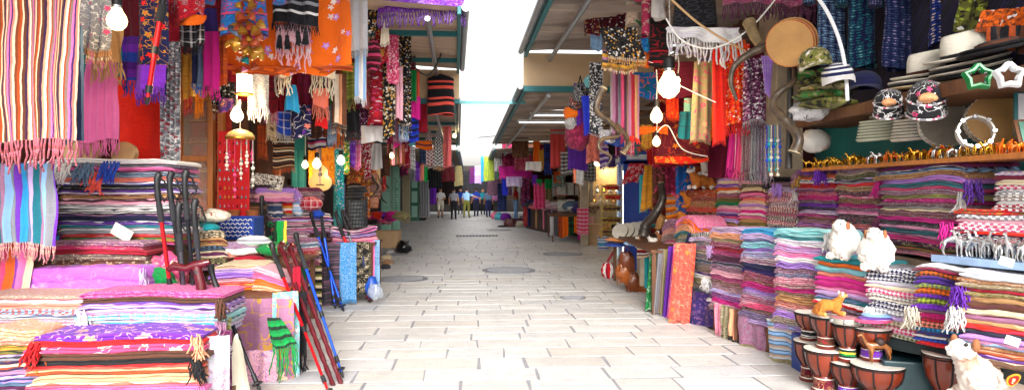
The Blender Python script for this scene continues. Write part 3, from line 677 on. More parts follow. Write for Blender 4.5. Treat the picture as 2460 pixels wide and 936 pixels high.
for tx, ty, bx, by, lb in ((676, 596, 806, 940, 'thick carved dark red cane leaning behind the red pole'), (700, 600, 836, 965, 'carved dark red cane with spiral grooves between red and blue poles')):
    A, B = W(tx, ty, 6.2), W(bx, by, 5.45); L = (A-B).length
    o = thing('walking_cane', lb, 'cane', B, 0, 'carved canes', rot=(A-B).to_track_quat('Z', 'X').to_euler())
    P = [(0, 0, L*i/40) for i in range(41)]; MB().tube(P, [.016+.006*abs(math.sin(i*.9)) for i in range(41)], 12).build('shaft', cw, o)
    MB().tube([(-.06, 0, L-.02), (-.02, 0, L+.03), (.05, 0, L+.02), (.085, 0, L-.03)], [.018, .03, .028, .012], 10).build('handle', cw, o)
    MB().tube([(0, 0, -.01), (0, 0, .06)], .022, 8).build('ferrule', blackp, o)
# ------------------------------------------------------------------ blue crate, board, earrings, cabinet
o = thing('plastic_crate', 'blue crate with white wave pattern behind the folded rolls', 'crate', W(580, 572, 7.3)); bm_ = simple('crate_blue', '#123a92', .4); w, d, h = .37, .3, .23
for c, dd in (((0, 0, .01), (w, d, .02)), ((0, -d/2, h/2), (w, .014, h)), ((0, d/2, h/2), (w, .014, h)), ((-w/2, 0, h/2), (.014, d-.016, h)), ((w/2, 0, h/2), (.014, d-.016, h))): MB().box(c, dd).build('panel', bm_, o, smooth=False, bevel=.003)
m_ = MB()
for j in range(5):
    for i in range(7):
        x = -w/2+.03+i*.052+(j % 2)*.02; z = .03+j*.042
        if abs(x) < w/2-.02: m_.tube([(x-.022, -d/2-.008, z), (x-.012, -d/2-.008, z+.014), (x, -d/2-.008, z+.019), (x+.012, -d/2-.008, z+.014), (x+.022, -d/2-.008, z)], .0045, 4)
m_.build('wave_pattern', simple('cream_paint', '#e0dcc8', .5), o)
MB().tube([(-w/2, -d/2, h), (w/2, -d/2, h), (w/2, d/2, h), (-w/2, d/2, h), (-w/2, -d/2, h)], .012, 6).build('rim', bm_, o)
t = NT('ornate_board'); tc = t.n('ShaderNodeTexCoord'); vo = t.voro(tc.outputs['Object'], 26, 'DISTANCE_TO_EDGE'); f = t.noise(tc.outputs['Object'], 38, 2, .5, 1.5)
t.l(t.mix(t.ramp(t.math('MULTIPLY', f, t.math('LESS_THAN', vo.outputs['Distance'], .3)), [(.47, col('#e8e4da')), (.50, col('#1a1a1c'))]), col('#e8e4da'), col('#e8e4da')), t.b.inputs['Base Color'])
t.t.links.remove(t.b.inputs['Base Color'].links[0]); t.l(t.ramp(f, [(.50, col('#e8e4da')), (.53, col('#1a1a1c'))]), t.b.inputs['Base Color'])
o = thing('ornate_panel', 'white board with black ornate pattern leaning on the mauve pile', 'board', W(638, 452, 8.9), 0, rot=(-.55, .12, .25))
MB().box((0, 0, .11), (.40, .012, .22)).build('printed_face', t.m, o, smooth=False); MB().box((0, .014, .11), (.42, .012, .24)).build('backing', simple('board_wood', '#c9b8a0', .6), o, smooth=False, bevel=.003)
D = 8.2; c = W(562, 520, D); pw = 76*D/F; ph = 205*D/F
o = thing('earring_display', 'tall red display board with rows of earrings', 'display board', c, -.06)
t = NT('red_felt'); t.b.inputs['Base Color'].default_value = col('#c8141e'); t.b.inputs['Roughness'].default_value = .8; tc = t.n('ShaderNodeTexCoord'); t.bump(t.noise(tc.outputs['Object'], 40, 3), .5, .01)
MB().box((0, 0, ph/2), (pw, .025, ph)).build('board', t.m, o, smooth=False, bevel=.004)
em = [simple('earring_'+c_, c_, .3, .4) for c_ in ('gold', 'silver', 'rose', 'maroon', 'turquoise')]
for j in range(8):
    n = 7
    for i in range(n):
        if R.random() < .12: continue
        m_ = MB(); x = -pw*.42+i*pw*.84/(n-1)+R.uniform(-.006, .006); z = ph*(.12+.105*j); r = R.uniform(.010, .017)
        m_.tube([(x, -.02, z+r*2.6), (x, -.022, z+r)], .003, 4); m_.ball((x, -.024, z), (r, r*.5, r*1.2), 0, 8, 5); m_.build('earring', R.choice(em), o)
D = 8.5; c = W(482, 520, D); w = 100*D/F; h = 290*D/F
o = thing('display_cabinet', 'orange brown wooden cabinet with a glass front and red goods inside', 'cabinet', c)
for x in (-w/2, -w*.02+w*.28, w/2): MB().box((x, 0, h/2), (.07, .09, h)).build('post', woodo, o, smooth=False, bevel=.006)
for z in (.05, h*.48, h-.04): MB().box((-w*.12, 0.02, z), (w*.66, .06, .07)).build('cross_rail', woodo, o, smooth=False, bevel=.006)
MB().box((0, .3, h/2), (w, .03, h)).build('back_panel', simple('cabinet_red', '#b8301f', .7, var=.4), o, smooth=False)
MB().box((0, .15, h+.02), (w+.14, .46, .06)).build('cornice', woodo, o, smooth=False, bevel=.01)
MB().box((-w*.12, .01, h*.5), (w*.62, .006, h*.9)).build('glass_pane', glass('cabinet_glass', '#e0cdb8', .06, .18), o, smooth=False)
for z in (h*.2, h*.38, h*.62, h*.8):
    MB().box((-w*.12, .17, z), (w*.6, .22, .015)).build('shelf', woodo, o, smooth=False)
    m_ = MB()
    for i in range(9): m_.ball((-w*.38+i*w*.065, .14, z+.035), (.022, .02, .03), 0, 8, 5, .3, 3, i)
    m_.build('trinket', simple('trinket_mix', '#b86a5a', .35, .2, var=.7, nscale=30), o)
o = thing('plank_door', 'brown plank door beside the patterned black rug', 'door', W(640, 470, 9.4)); MB().box((0, 0, .5), (.30, .05, 1.15)).build('door_leaf', woodb, o, smooth=False, bevel=.008); MB().box((.165, .0, .5), (.05, .08, 1.2)).build('jamb', woodo, o, smooth=False, bevel=.006)
for px, w, lb in ((718, 34, 'turquoise door leaf beside the patterned black rug'), (812, 20, 'turquoise post to the side of the guitar')):
    D = 10.6; o = thing('door_leaf' if w > 25 else 'painted_post', lb, 'door' if w > 25 else 'post', (W(px, 0, D).x, D, 0)); ww = w*D/F
    MB().box((0, 0, 1.25), (ww, .06, 2.5)).build('panel', simple('turq_paint', '#2f8f98', .5, var=.3, nscale=3), o, smooth=False, bevel=.006)
    for k in (-.25, .25): MB().box((k*ww, -.036, 1.2), (ww*.32, .014, 2.1)).build('raised_panel', simple('turq_paint2', '#3fa0a6', .5, var=.3, nscale=3), o, smooth=False, bevel=.004)
for px, w, lb, D in ((928, 24, 'mint door leaf with a drinking horn in front', 27.5), (952, 18, 'pale mint door leaf carved with vertical writing', 27.8), (996, 22, 'green shutter door next to the grey curtain', 35.5)):
    o = thing('door_leaf', lb, 'door', (W(px, 0, D).x, D, 0)); ww = w*D/F
    MB().box((0, 0, 1.3), (ww, .08, 2.6)).build('panel', mintp if D < 30 else simple('shutter_green', '#4d8a72', .5), o, smooth=False, bevel=.006)
    m_ = MB()
    for k in range(3): m_.box((0, -.046, .5+.78*k), (ww*.62, .014, .6))
    m_.build('raised_panel', simple('mint_paint2', '#bcecd8', .5, var=.1), o, smooth=False)
    if px == 952:
        m_ = MB()
        for k in range(13): m_.tube([(-.06+R.uniform(-.02, .02), -.06, .75+k*.11), (.0, -.06, .79+k*.11), (.07*R.choice((-1, 1)), -.06, .78+k*.11)], .014, 4)
        m_.build('lettering', simple('dark_green_ink', '#2d5a4c', .6), o)
o = thing('wood_post', 'cream timber post between the mint doors and the green shutter', 'post', (W(976, 0, 33).x, 33, 0)); MB().box((0, 0, 1.25), (.36, .2, 2.5)).build('shaft', simple('cream_timber', '#cfc39c', .6), o, smooth=False, bevel=.006)
hang('long grey curtain hanging in the shop doorway', 1008, 432, 1032, 520, 38, 'silver', 0, name='curtain', cat='curtain', group=None, pleats=4, amp=.05)
# guitar
D = 9.8; c = W(771, 459, D); k = 62*D/F/.62
o = thing('guitar', 'pale acoustic guitar standing below a bare bulb', 'guitar', c, .05)
def gprof(e):
    pts = []
    for i in range(48):
        th = 2*PI*i/48; z = .5-.5*math.cos(th); wv = (.5*math.sin(PI*min(1, z*1.0)**.8)**.55)*(1.0-.30*math.exp(-((z-.6)/.13)**2))*(1-.22*z)
        pts.append(((wv if th < PI else -wv)*.62*k*e, z*.62*k*1.05))
    return pts
m_ = MB(); fr = gprof(1); n = len(fr)
for (y, e) in ((-.045, 1), (.045, 1)): m_.v += [(x, y, z) for x, z in fr]; m_.uv += fr
m_.f.append(tuple(range(n))); m_.mi.append(0); m_.f.append(tuple(range(2*n-1, n-1, -1))); m_.mi.append(1)
for i in range(n): m_.f.append((i, i+n, (i+1) % n+n, (i+1) % n)); m_.mi.append(1)
m_.build('body', [simple('spruce_top', '#e0b070', .3, var=.12, coat=.4, stretch=(12, 1, .6)), simple('guitar_side', '#a04a1a', .3, coat=.4)], o)
MB().lathe([(.052*k/.62*.6, -.002), (.052*k/.62*.6, .002)], 20, 0, (0, -.048, .40*k), Matrix.Rotation(PI/2, 3, 'X')).build('sound_hole', simple('hole_dark', '#4a3a30', .8), o)
MB().box((0, -.055, .155*k), (.19*k, .02, .028*k)).build('bridge', simple('ebony', '#20181a', .4), o, smooth=False, bevel=.003)
MB().box((0, -.055, .78*k), (.06*k, .03, .62*k)).build('neck', simple('neck_dark', '#4a3424', .4), o, smooth=False, bevel=.004)
MB().box((0, -.052, 1.16*k), (.09*k, .03, .18*k)).build('headstock', simple('neck_dark', '#4a3424', .4), o, smooth=False, bevel=.004)
m_ = MB()
for i in range(6): m_.tube([((i-2.5)*.009*k, -.074, .16*k), ((i-2.5)*.007*k, -.074, 1.1*k)], .0014, 3)
m_.build('string', chrome, o)
# ------------------------------------------------------------------ light bulbs
bulbm = emit('bulb_glow', '#ffdf9c', 2.2); bulbw = emit('bulb_glow_white', '#fff0d2', 2.4)
def bulb(label, px, py, D, wpx, m=bulbm, cord=1.2, hpx=None):
    r = wpx*D/F/2; o = thing('light_bulb', label, 'light bulb', W(px, py, D), 0, 'bare bulbs hanging on cords')
    MB().lathe([(r*.05, -r*1.05), (r*.5, -r*.92), (r*.88, -r*.5), (r, 0), (r*.86, r*.5), (r*.55, r*1.0), (r*.42, r*1.35)], 18).build('glass', m, o)
    MB().lathe([(r*.44, r*1.3), (r*.46, r*1.9), (r*.3, r*2.1)], 14).build('screw_cap', chrome, o)
    MB().lathe([(r*.5, r*1.6), (r*.52, r*2.5), (r*.2, r*2.7)], 14).build('socket', blackp, o)
    MB().tube([(0, 0, r*2.6), (.01, 0, r*2.6+cord*.5), (0, 0, r*2.6+cord)], .006, 6).build('cord', simple('cord_white', '#d8d4cc', .5), o)
    L_p = bpy.data.lights.new('bulb_light', 'POINT'); L_p.energy = min(9, 1.6*(wpx*D/F/.1)+.8); L_p.color = (1, .72, .38); L_p.shadow_soft_size = .06
    lo = bpy.data.objects.new('bulb_light', L_p); COL.objects.link(lo); lo.parent = o; lo.location = (0, 0, -r*1.05-.07)
    return o
bulb('big bulb glowing beside the grey floral scarf', 281, 50, 5.1, 46, bulbm, .6)
bulb('round white bulb above the shell lamp shade', 569, 278, 7.0, 30, bulbw)
bulb('bulb hanging in front of the guitar', 761, 394, 9.4, 21)
bulb('round bulb beside the turquoise post near the guitar', 819, 386, 9.9, 19, bulbw)
bulb('dimmer bulb glowing left of the guitar', 733, 396, 10.2, 16)
bulb('small bulb above the leather satchels', 941, 374, 12.6, 12)
bulb('largest clear bulb above the red hanging rug', 1607, 208, 7.2, 54, bulbm, .75)
bulb('second bulb below the large clear one', 1577, 280, 7.6, 30, bulbm, .35)
bulb('lowest small bulb in front of the red rug', 1577, 341, 8.2, 20, bulbm, .2)
bulb('pointed small bulb behind the largest clear bulb', 1629, 193, 7.5, 12, bulbm, .2)
o = thing('lantern', 'glowing white lantern above the shell lamp shade', 'lantern', W(587, 224, 6.9)); r = .075
MB().lathe([(r, 0), (r, .2)], 18).build('glow_cylinder', emit('lantern_glow', '#fff0d8', 1.6), o)
for z in (-.01, .2): MB().lathe([(r*1.1, z-.01), (r*1.25, z), (r*1.1, z+.012)], 18).build('band', simple('brass', 'gold', .3, .8), o)
MB().lathe([(r*1.1, .21), (.01, .29)], 14).build('cap', simple('brass', 'gold', .3, .8), o)
lp_ = bpy.data.lights.new('lantern_light', 'POINT'); lp_.energy = 12; lp_.color = (1, .74, .42); lp_.shadow_soft_size = .08; lq = bpy.data.objects.new('lantern_light', lp_); COL.objects.link(lq); lq.parent = o; lq.location = (0, 0, -.12)
# shell lamp shade with strings of beads
D = 6.9; o = thing('shell_mobile', 'domed shell lamp shade with hanging bead strings in front of the red board', 'lamp shade', W(577, 332, D)); r = 34*D/F
MB().lathe([(r, 0), (r*.97, .02), (r*.8, .055), (r*.4, .085), (.012, .095)], 24).build('shade', simple('shell_gold', '#c8a468', .4, var=.4, nscale=20), o)
MB().lathe([(r, -.012), (r*1.02, 0), (r, .01)], 24).build('rim', simple('brass', 'gold', .3, .8), o)
MB().tube([(0, 0, .09), (0, 0, .4)], .004, 5).build('cord', simple('cord_white', '#d8d4cc', .5), o)
for k, (a, L) in enumerate(((0, .5), (.9, .25), (1.9, .42), (2.9, .28), (3.8, .33), (4.7, .62), (5.6, .3))):
    x, y = r*.9*math.cos(a), r*.9*math.sin(a); m_ = MB(); m_.tube([(x, y, 0), (x, y, -L)], .003, 4)
    for j in range(5): m_.ball((x, y, -L*(.5+.12*j)), .013+.008*(j % 2), 0, 8, 6)
    m_.build('bead_string', simple('bead_pink' if k % 2 else 'bead_pearl', 'rose' if k % 2 else 'ivory', .25), o)
# brass bell chimes
bm2 = [simple('bell_gold', '#c8963a', .3, .7), simple('bell_teal', '#1d8c90', .35, .3), simple('bell_rust', '#a84a2a', .35, .3), simple('bell_pink', '#d06a9a', .35, .2)]
for px, y0, y1, n, lb in ((583, -10, 120, 13, 'chime of gold and teal bells in front of the blue ornate tunic'), (612, -10, 118, 13, 'chime of teal bells beside the gold chime'), (596, 95, 170, 8, 'lower gold bell chime above the glowing lantern')):
    D = 5.9 if y0 < 0 else 6.4; o = thing('bell_chime', lb, 'chime', W(px, y0, D), 0, 'bell chimes'); L = (y1-y0)*D/F
    MB().tube([(0, 0, .1), (0, 0, -L)], .004, 5).build('cord', simple('cord_red', '#a01828', .6), o)
    for j in range(n):
        a = j*2.2; r = R.uniform(.03, .055); x, y = .05*math.cos(a), .05*math.sin(a); z = -L*(j+.5)/n
        MB().lathe([(r, -r*.8), (r*.86, -r*.3), (r*.6, r*.3), (r*.2, r*.7), (.004, r*.75)], 14, 0, (x, y, z), Matrix.Rotation(R.uniform(-.5, .5), 3, 'Y')).build('bell', bm2[(j*(2 if 'teal' in lb else 1)) % 4], o)
for px, py, w, rot, c, lb in ((573, 66, 40, .3, 'bell_gold', 'large gold bell with a blue inside under the bell chimes'), (602, 78, 42, -.3, 'bell_pink', 'large pink bell tilted towards the camera under the chimes')):
    r = w*6.0/F/2; o = thing('bell', lb, 'bell', W(px, py, 6.0), 0, rot=(-.5, rot, 0))
    MB().lathe([(r, -r*.7), (r*1.02, -r*.6), (r*.8, 0), (r*.45, r*.45), (.01, r*.6)], 18, cap=False).build('shell', simple(c, 'gold'), o); MB().lathe([(r*.93, -r*.66), (r*.7, -.1*r), (.01, r*.3)], 18, cap=False).build('lining', simple('bell_lining_'+c, 'steel' if 'gold' in c else 'fuchsia', .4), o)
for px, py, lb in ((565, 105, 'gold elephant ornament on the chimes, the upper one'), (608, 125, 'gold elephant ornament hanging lower on the chimes')):
    k = .1; skin([((0, 0, 0), .55*k, 0), ((.8*k, 0, 0), .5*k, 0), ((-.5*k, 0, .2*k), .36*k, 0), ((-.95*k, 0, -.35*k), .12*k, 0), ((0, 0, -.8*k), .17*k, 0), ((.8*k, 0, -.8*k), .17*k, 0)], [(0, 1), (0, 2), (2, 3), (0, 4), (1, 5)], [bm2[0]], 'elephant_ornament', 1, None, W(px, py, 6.05))
    tag(bpy.context.scene.objects[-1] if False else [x for x in COL.objects if x.name.startswith('elephant_ornament')][-1], lb, 'ornament')
# ================================================================== hanging goods on the blanket side
rail('long pipe above the striped blanket', W(-60, -70, 4.7), W(520, -70, 6.4)); rail('pipe carrying the orange embroidered cloth', W(500, -40, 6.6), W(900, -20, 7.6))
rail('pipe above the sequinned dresses', W(600, 150, 8.3), W(1010, 60, 10.2)); rail('pipe carrying the two headscarves', W(985, 300, 16.4), W(1100, 300, 16.4))
G = None
hang('large orange brown and cream striped blanket with long tasselled fringe', -60, -60, 186, 338, 4.7, 'rust/cream/brown/navy/peach/ivory/rust/taupe/pink/indigo/salmon/cream/chestnut:s', .0, fr=70, frs='rust/cream/navy/pink/maroon:m', pleats=4, amp=.03, top=1.08, bot=.92, name='striped_blanket', cat='blanket', sc=3.2, frt=.008, group=None)
hang('blue and lavender striped blanket under the orange striped one', -40, 392, 132, 588, 5.05, 'steel/lavender/teal/mauve/sky/grey/violet/azure:s', .0, fr=40, frs='mauve/rose/steel/cream:m', pleats=5, name='striped_blanket', cat='blanket', sc=1.6, group=None)
hang('steel blue striped blanket edge behind the orange striped blanket', 130, 60, 198, 345, 5.1, 'steel/rust/teal/cream/navy:s', .1, pleats=2, name='striped_blanket', cat='blanket', sc=2, group=None)
hang('pink and orange striped blanket lowest at the picture edge', -30, 540, 84, 705, 5.15, 'rose/orange/violet/pink/cream/crimson:s', .0, pleats=3, skew=-.2, name='striped_blanket', cat='blanket', sc=1.8, group=None)
hang('plain pale pink shawl with knotted fringe', 196, 118, 290, 338, 5.9, 'pink', .0, fr=40, top=.72, bot=1.05, pleats=5, skew=-.1)
hang('tan shawl with thick crinkled fringe over the pink shawl', 218, 70, 296, 150, 5.7, 'tan', .0, fr=48, frt=.007)
hang('grey floral scarf with a sparkling orange hem beside the big bulb', 186, -20, 270, 118, 5.45, 'grey/white/rose:f', 0, fr=40, frs='peach/gold:q', sc=2, top=.95, bot=.8)
hang('violet and blue scarf with blue fringe left of the peacock scarf', 292, 88, 346, 190, 6.1, 'purple/blue/violet:S', .0, fr=36, frs='blue', sc=.5)
hang('bright orange red plain cloth hanging behind the fringed pile', 284, 185, 390, 390, 6.5, 'scarlet', .0, pleats=1.5, amp=.015, name='hanging_cloth', cat='cloth')
hang('dark maroon cloth in the corner above the violet scarf', 280, -30, 345, 110, 6.4, 'maroon', .0)
hang('deep purple scarf embroidered with gold peacock eyes', 334, -20, 406, 226, 5.7, 'midnight/gold/scarlet/mustard:f', .0, fr=26, frs='purple', sc=1.8, pleats=2, skew=-.12)
hang('purple lower end of the peacock scarf hanging below it', 328, 156, 398, 214, 5.66, 'violet', .0, fr=20, pleats=2, skew=-.1)
hang('crimson scarf right of the peacock scarf', 390, 60, 430, 262, 6.4, 'crimson', .0)
hang('shaggy strand scarf of silver and red beads by the cabinet', 388, 100, 436, 395, 6.2, 'grey/white/crimson/teal:q', .0, fr=24, pleats=4, amp=.03, sc=1.2)
hang('red and grey paisley folded throw at the top by the peacock scarf', 402, -30, 496, 48, 5.9, 'crimson/silver/scarlet:p', .0, pleats=1.5, hem=.06)
hang('orange lining under the red and grey paisley throw', 408, 36, 494, 58, 5.95, 'orange', .0, pleats=1.5)
hang('black and white plaid scarf with black fringe', 432, 50, 490, 110, 6.2, 'black/white/grey:c', .0, fr=18, frs='black')
hang('gold brocade scarf beside the black plaid scarf', 430, 128, 468, 236, 6.6, 'gold/brown/mustard:p', .0, sc=2.4)
hang('greyish blue scarf with blue fringe beside the gold brocade', 462, 110, 492, 205, 6.6, 'steel/grey/navy:s', .0, fr=22, frs='cobalt')
hang('magenta scarf with magenta fringe left of the bell chimes', 486, 76, 526, 212, 6.5, 'magenta', .0, fr=26)
hang('narrow burnt orange scarf next to the magenta one', 520, 86, 545, 208, 6.6, 'rust/orange', .0)
hang('dark violet cloth behind the magenta scarf', 470, 20, 520, 90, 6.7, 'indigo', .0)
hang('red dark cloth behind the orange embroidered cloth edge', 540, 60, 566, 170, 7.2, 'crimson/plum', .0)
garment('blue and red ornate tunic behind the bell chimes', 500, -90, 672, 82, 6.15, 'cobalt/scarlet/azure/navy:p', .0, .5, 1.1, trim='rose/cobalt/gold:e')
hang('large orange cloth with embroidered lilac flowers', 552, -60, 842, 166, 6.9, 'orange/lilac/white/orange:f', .0, pleats=3, amp=.06, hem=.07, sc=1.25, name='embroidered_cloth', cat='cloth', group=None, bot=1.04)
hang('dark orange border hem along the orange flowered cloth', 548, 158, 846, 176, 6.86, 'rust/orange', .0, pleats=3, amp=.05, hem=.02, name='cloth_border', cat='cloth', group=None)
hang('black scarf with thin white stripes over the orange cloth', 652, -40, 764, 58, 6.55, 'black/black/white/black/black/grey/black:S', .0, fr=22, frs='black', pleats=3, sc=.5)
hang('pale pink knitted scarf with long tassel fringe over the orange cloth', 662, 60, 748, 104, 6.7, 'blush/white', .0, fr=54, frt=.008)
for px, py, lb in ((672, 92, 'leftmost black tassel on the pale pink scarf'), (690, 92, 'black tassel next to the leftmost one'), (716, 82, 'third black tassel on the pale pink scarf'), (734, 82, 'rightmost black tassel on the pale pink scarf')):
    m_ = MB(); strands(m_, [(R.uniform(-.02, .02), R.uniform(-.015, .015), 0) for _ in range(22)], .1, .007, .5, 3); m_.ball((0, 0, .01), (.022, .02, .025), 0, 10, 6)
    m_.tube([(0, 0, .02), (.01, 0, .1)], .004, 4)
    tag(m_.build('tassel', fab('black'), None, W(px, py, 6.5), ang=180), lb, 'tassel', 'black tassels')
rows = [
 ('light grey knitted shirt at the top beside the orange cloth', 838, -30, 884, 120, 7.8, 'silver', 18, {}),
 ('long pale blue scarf hanging straight beside the orange cloth', 852, -30, 880, 236, 8.0, 'sky/white:s', 18, dict(sc=3)),
 ('cream fringe scarf bunch right below the orange cloth', 748, 166, 806, 186, 7.9, 'ivory', 46, dict(frt=.007)),
 ('olive scarf with an olive fringe next to the pale blue scarf', 824, 150, 852, 240, 8.4, 'olive/lime', 26, {}),
 ('black scarf with a grey fringe under the olive scarf', 818, 262, 864, 320, 8.7, 'black', 28, dict(frs='charcoal')),
 ('salmon scarf with a salmon fringe under the cream bunch', 752, 212, 790, 256, 8.1, 'salmon', 34, {}),
 ('red cloth end peeping below the salmon scarf', 756, 282, 788, 306, 8.2, 'red', 0, dict(top=.8)),
 ('turquoise skirt hanging below the orange cloth', 682, 204, 718, 268, 7.8, 'azure', 0, dict(top=.6, bot=1.05)),
 ('maroon scarf with a pink fringe near the lantern', 616, 184, 668, 268, 7.9, 'maroon/crimson', 28, dict(frs='mauve/rose')),
 ('blue plaid scarf with a fringe below the turquoise skirt', 664, 268, 704, 322, 8.3, 'blue/white/denim:c', 18, dict(frs='silver')),
 ('navy scarf with large purple and pink flowers', 698, 252, 746, 330, 8.15, 'navy/violet/salmon/white:f', 0, dict(sc=1.3)),
 ('burgundy shawl behind the navy flowered scarf', 716, 176, 758, 262, 8.3, 'burgundy/plum', 0, {}),
 ('grey scarf behind the blue plaid scarf', 690, 262, 726, 318, 8.4, 'charcoal/grey', 0, {}),
 ('cream and brown scarf with a beaded hem', 796, 178, 832, 298, 8.3, 'peach/brown/ivory:s', 30, dict(frs='brown/cream:q', sc=3)),
 ('greyish teal scarf beside the cream and brown one', 786, 236, 808, 340, 8.5, 'steel/grey', 12, {}),
 ('dark multicolour scarf between the salmon and cream scarves', 772, 186, 800, 250, 8.45, 'plum/green/charcoal/orange:s', 0, dict(sc=4)),
 ('dark chocolate cloth behind the red cloth end', 740, 255, 775, 330, 8.8, 'brown/black', 0, {}),
 ('silver grey fluffy scarf around the lantern', 596, 168, 646, 262, 7.3, 'silver/charcoal/white:m', 30, dict(frt=.008, frs='white')),
 ('white fringed cloth pieces hanging under the orange cloth hem', 660, 160, 700, 184, 7.6, 'ivory/peach', 44, dict(frt=.008, frs='ivory')),
 ('black lace bunch on top of the wooden cabinet', 508, 196, 566, 250, 7.4, 'black/charcoal/silver:q', 20, dict(pleats=5, amp=.05)),
 ('purple patterned cloth end beside the black lace bunch', 524, 236, 562, 268, 7.3, 'indigo/gold/rose:p', 0, {}),
 ('black rug with dotted bands and a gold fringe', 656, 333, 708, 404, 9.0, 'black/tan/black/brown/black/cream:S', 14, dict(frs='rust', pleats=1, amp=.01, sc=.9)),
 ('folded magazine coloured cloth above the guitar', 738, 308, 782, 358, 9.4, 'navy/white/rose:S', 0, dict(pleats=1)),
 ('amber flame patterned rug behind the guitar', 742, 352, 806, 440, 10.4, 'amber/rust/yellow:p', 0, dict(pleats=1, amp=.01, sc=.6)),
 ('blue beaded strip hanging on the turquoise post', 803, 340, 826, 500, 10.4, 'turquoise/cobalt/silver:q', 0, dict(pleats=1)),
 ('white towel cloth folded over the rail', 868, 302, 920, 342, 9.6, 'white', 0, dict(pleats=2)),
 ('pink sequinned shawl left of the crimson sequinned dress', 872, 158, 906, 262, 9.5, 'salmon/rose/pink:q', 0, {}),
 ('purple sequinned scarf behind the crimson dress', 864, 196, 892, 330, 9.8, 'plum/mauve/violet:q', 0, {}),
 ('dark scarf covered in pale gold coins', 920, 140, 950, 330, 9.3, 'black/gold/cream:q', 0, dict(sc=.7)),
 ('rose beaded scarf above the coin scarf', 928, 84, 958, 200, 9.2, 'rose/blush/crimson:q', 0, {}),
 ('black and gold sequinned scarf with long strands', 956, 52, 988, 300, 9.9, 'black/charcoal/gold:q', 26, {}),
 ('plain pale pink scarf beside the black and gold sequins', 950, 160, 968, 286, 9.7, 'blush', 0, {}),
 ('pale blue striped towel scarf hanging low by the sequins', 958, 252, 982, 332, 10.2, 'sky/white:s', 8, dict(sc=4)),
 ('green scarf twisted beside the magenta one', 984, 168, 1002, 245, 10.8, 'emerald', 0, {}),
 ('magenta scarf twisted at the rail end', 986, 232, 1010, 285, 10.9, 'fuchsia', 0, {}),
 ('shiny royal blue striped scarf at the rail end', 972, 272, 1006, 340, 11.0, 'navy/blue/royal:S', 0, {}),
 ('orange and red scarf above the magenta twist', 996, 165, 1008, 250, 11.2, 'coral/orange', 0, {}),
 ('black coin scarf at the very top near the purple fringed shawl', 878, -20, 910, 80, 8.6, 'black/gold/silver:q', 0, dict(sc=.8)),
 ('red and brown embroidered scarf under the purple fringed shawl', 902, 62, 932, 150, 8.9, 'crimson/tan/gold:e', 0, {}),
 ('white veil scarf tied beside the red embroidered scarf', 914, 40, 936, 104, 8.7, 'ivory', 8, dict(top=.6)),
 ('dark plum scarf behind the sequinned dress', 890, 120, 934, 240, 10.2, 'plum/black', 0, {}),
 ('mauve shaded scarf below the pale pink scarf', 944, 290, 966, 345, 10.4, 'mauve/charcoal', 0, {}),
 ('fuchsia scarf end under the mauve scarf', 946, 330, 962, 352, 10.5, 'fuchsia', 0, {}),
 ('brown embroidered kaftan beside the beaded strip', 832, 366, 876, 442, 10.8, 'chestnut/gold/scarlet:e', 0, dict(sc=1.3, top=.7)),
 ('red and white bead strands left of the satchels', 864, 346, 892, 424, 11.0, 'crimson/white/rose:q', 10, {}),
 ('white blouse hanging above the satchels', 890, 344, 920, 406, 12.0, 'white', 0, dict(top=.7)),
 ('dark brown leather apron next to the small bulb', 914, 372, 936, 424, 12.4, 'brown/black', 0, dict(pleats=1)),
 ('brown bead curtain beside the shop with the small bulb', 934, 338, 966, 395, 12.8, 'brown/mauve/charcoal:s', 0, dict(sc=3)),
 ('coral shawl hanging long beside the headscarves', 1065, 303, 1084, 398, 16.2, 'coral/rose:m', 6, dict(pleats=1)),
 ('violet scarf first of three below the headscarves', 998, 388, 1009, 434, 15.6, 'violet/lilac', 0, dict(pleats=1)),
 ('salmon scarf second of three below the headscarves', 1009, 388, 1019, 434, 15.6, 'salmon', 0, dict(pleats=1)),
 ('green scarf third of three below the headscarves', 1018, 400, 1028, 436, 15.7, 'green', 0, dict(pleats=1)),
 ('orange and blue awning cloth under the boarded canopy', 994, 338, 1036, 358, 14.5, 'orange/navy/orange:S', 0, dict(pleats=1, skew=.1)),
 ('light blue cloth end next to the orange awning cloth', 976, 338, 998, 352, 14.0, 'aqua', 0, dict(pleats=1)),
 ('maroon shirt far down the street over the people', 1062, 400, 1092, 436, 24, 'maroon/brown', 0, dict(pleats=1.5)),
 ('khaki dress far down the street beside the sky gap', 1092, 398, 1112, 446, 26, 'khaki/olive:p', 0, dict(pleats=1.5, top=.7)),
 ('dark cloth row under the far boarded canopy', 1030, 402, 1064, 452, 27, 'black/charcoal', 0, {}),
 ('purple fabric roll standing beside the white shirted man', 1034, 448, 1048, 490, 33, 'violet', 0, dict(pleats=1)),
]
for lb, x0, y0, x1, y1, D, sp, fr, kw in rows: hang(lb, x0, y0, x1, y1, D, sp, R.uniform(-.1, .5), fr=fr, **kw)
hang('purple shawl with lilac paisley and dense purple fringe under the canopy', 904, -60, 1114, 28, 8.4, 'violet/lavender/lilac:p', .0, fr=34, frs='violet/black:m', pleats=3, amp=.05, frt=.013, sc=.9)
garment('crimson sequinned dress on the rail', 882, 140, 934, 300, 9.4, 'crimson/red/rose:q', .3, .0, 1.5, 'dress', 'dress')
garment('long crimson dress beside the black and orange top', 1000, 188, 1032, 316, 12.6, 'crimson/maroon', .5, .3, 1.1, 'dress', 'dress')
garment('black top with two wide orange red stripes on a hanger', 1024, 180, 1094, 276, 12.2, 'black/black/coral/black/coral/black:S', .1, .0, 1.0, 'striped_shirt', 'shirt', sc=.37, dep=.14)
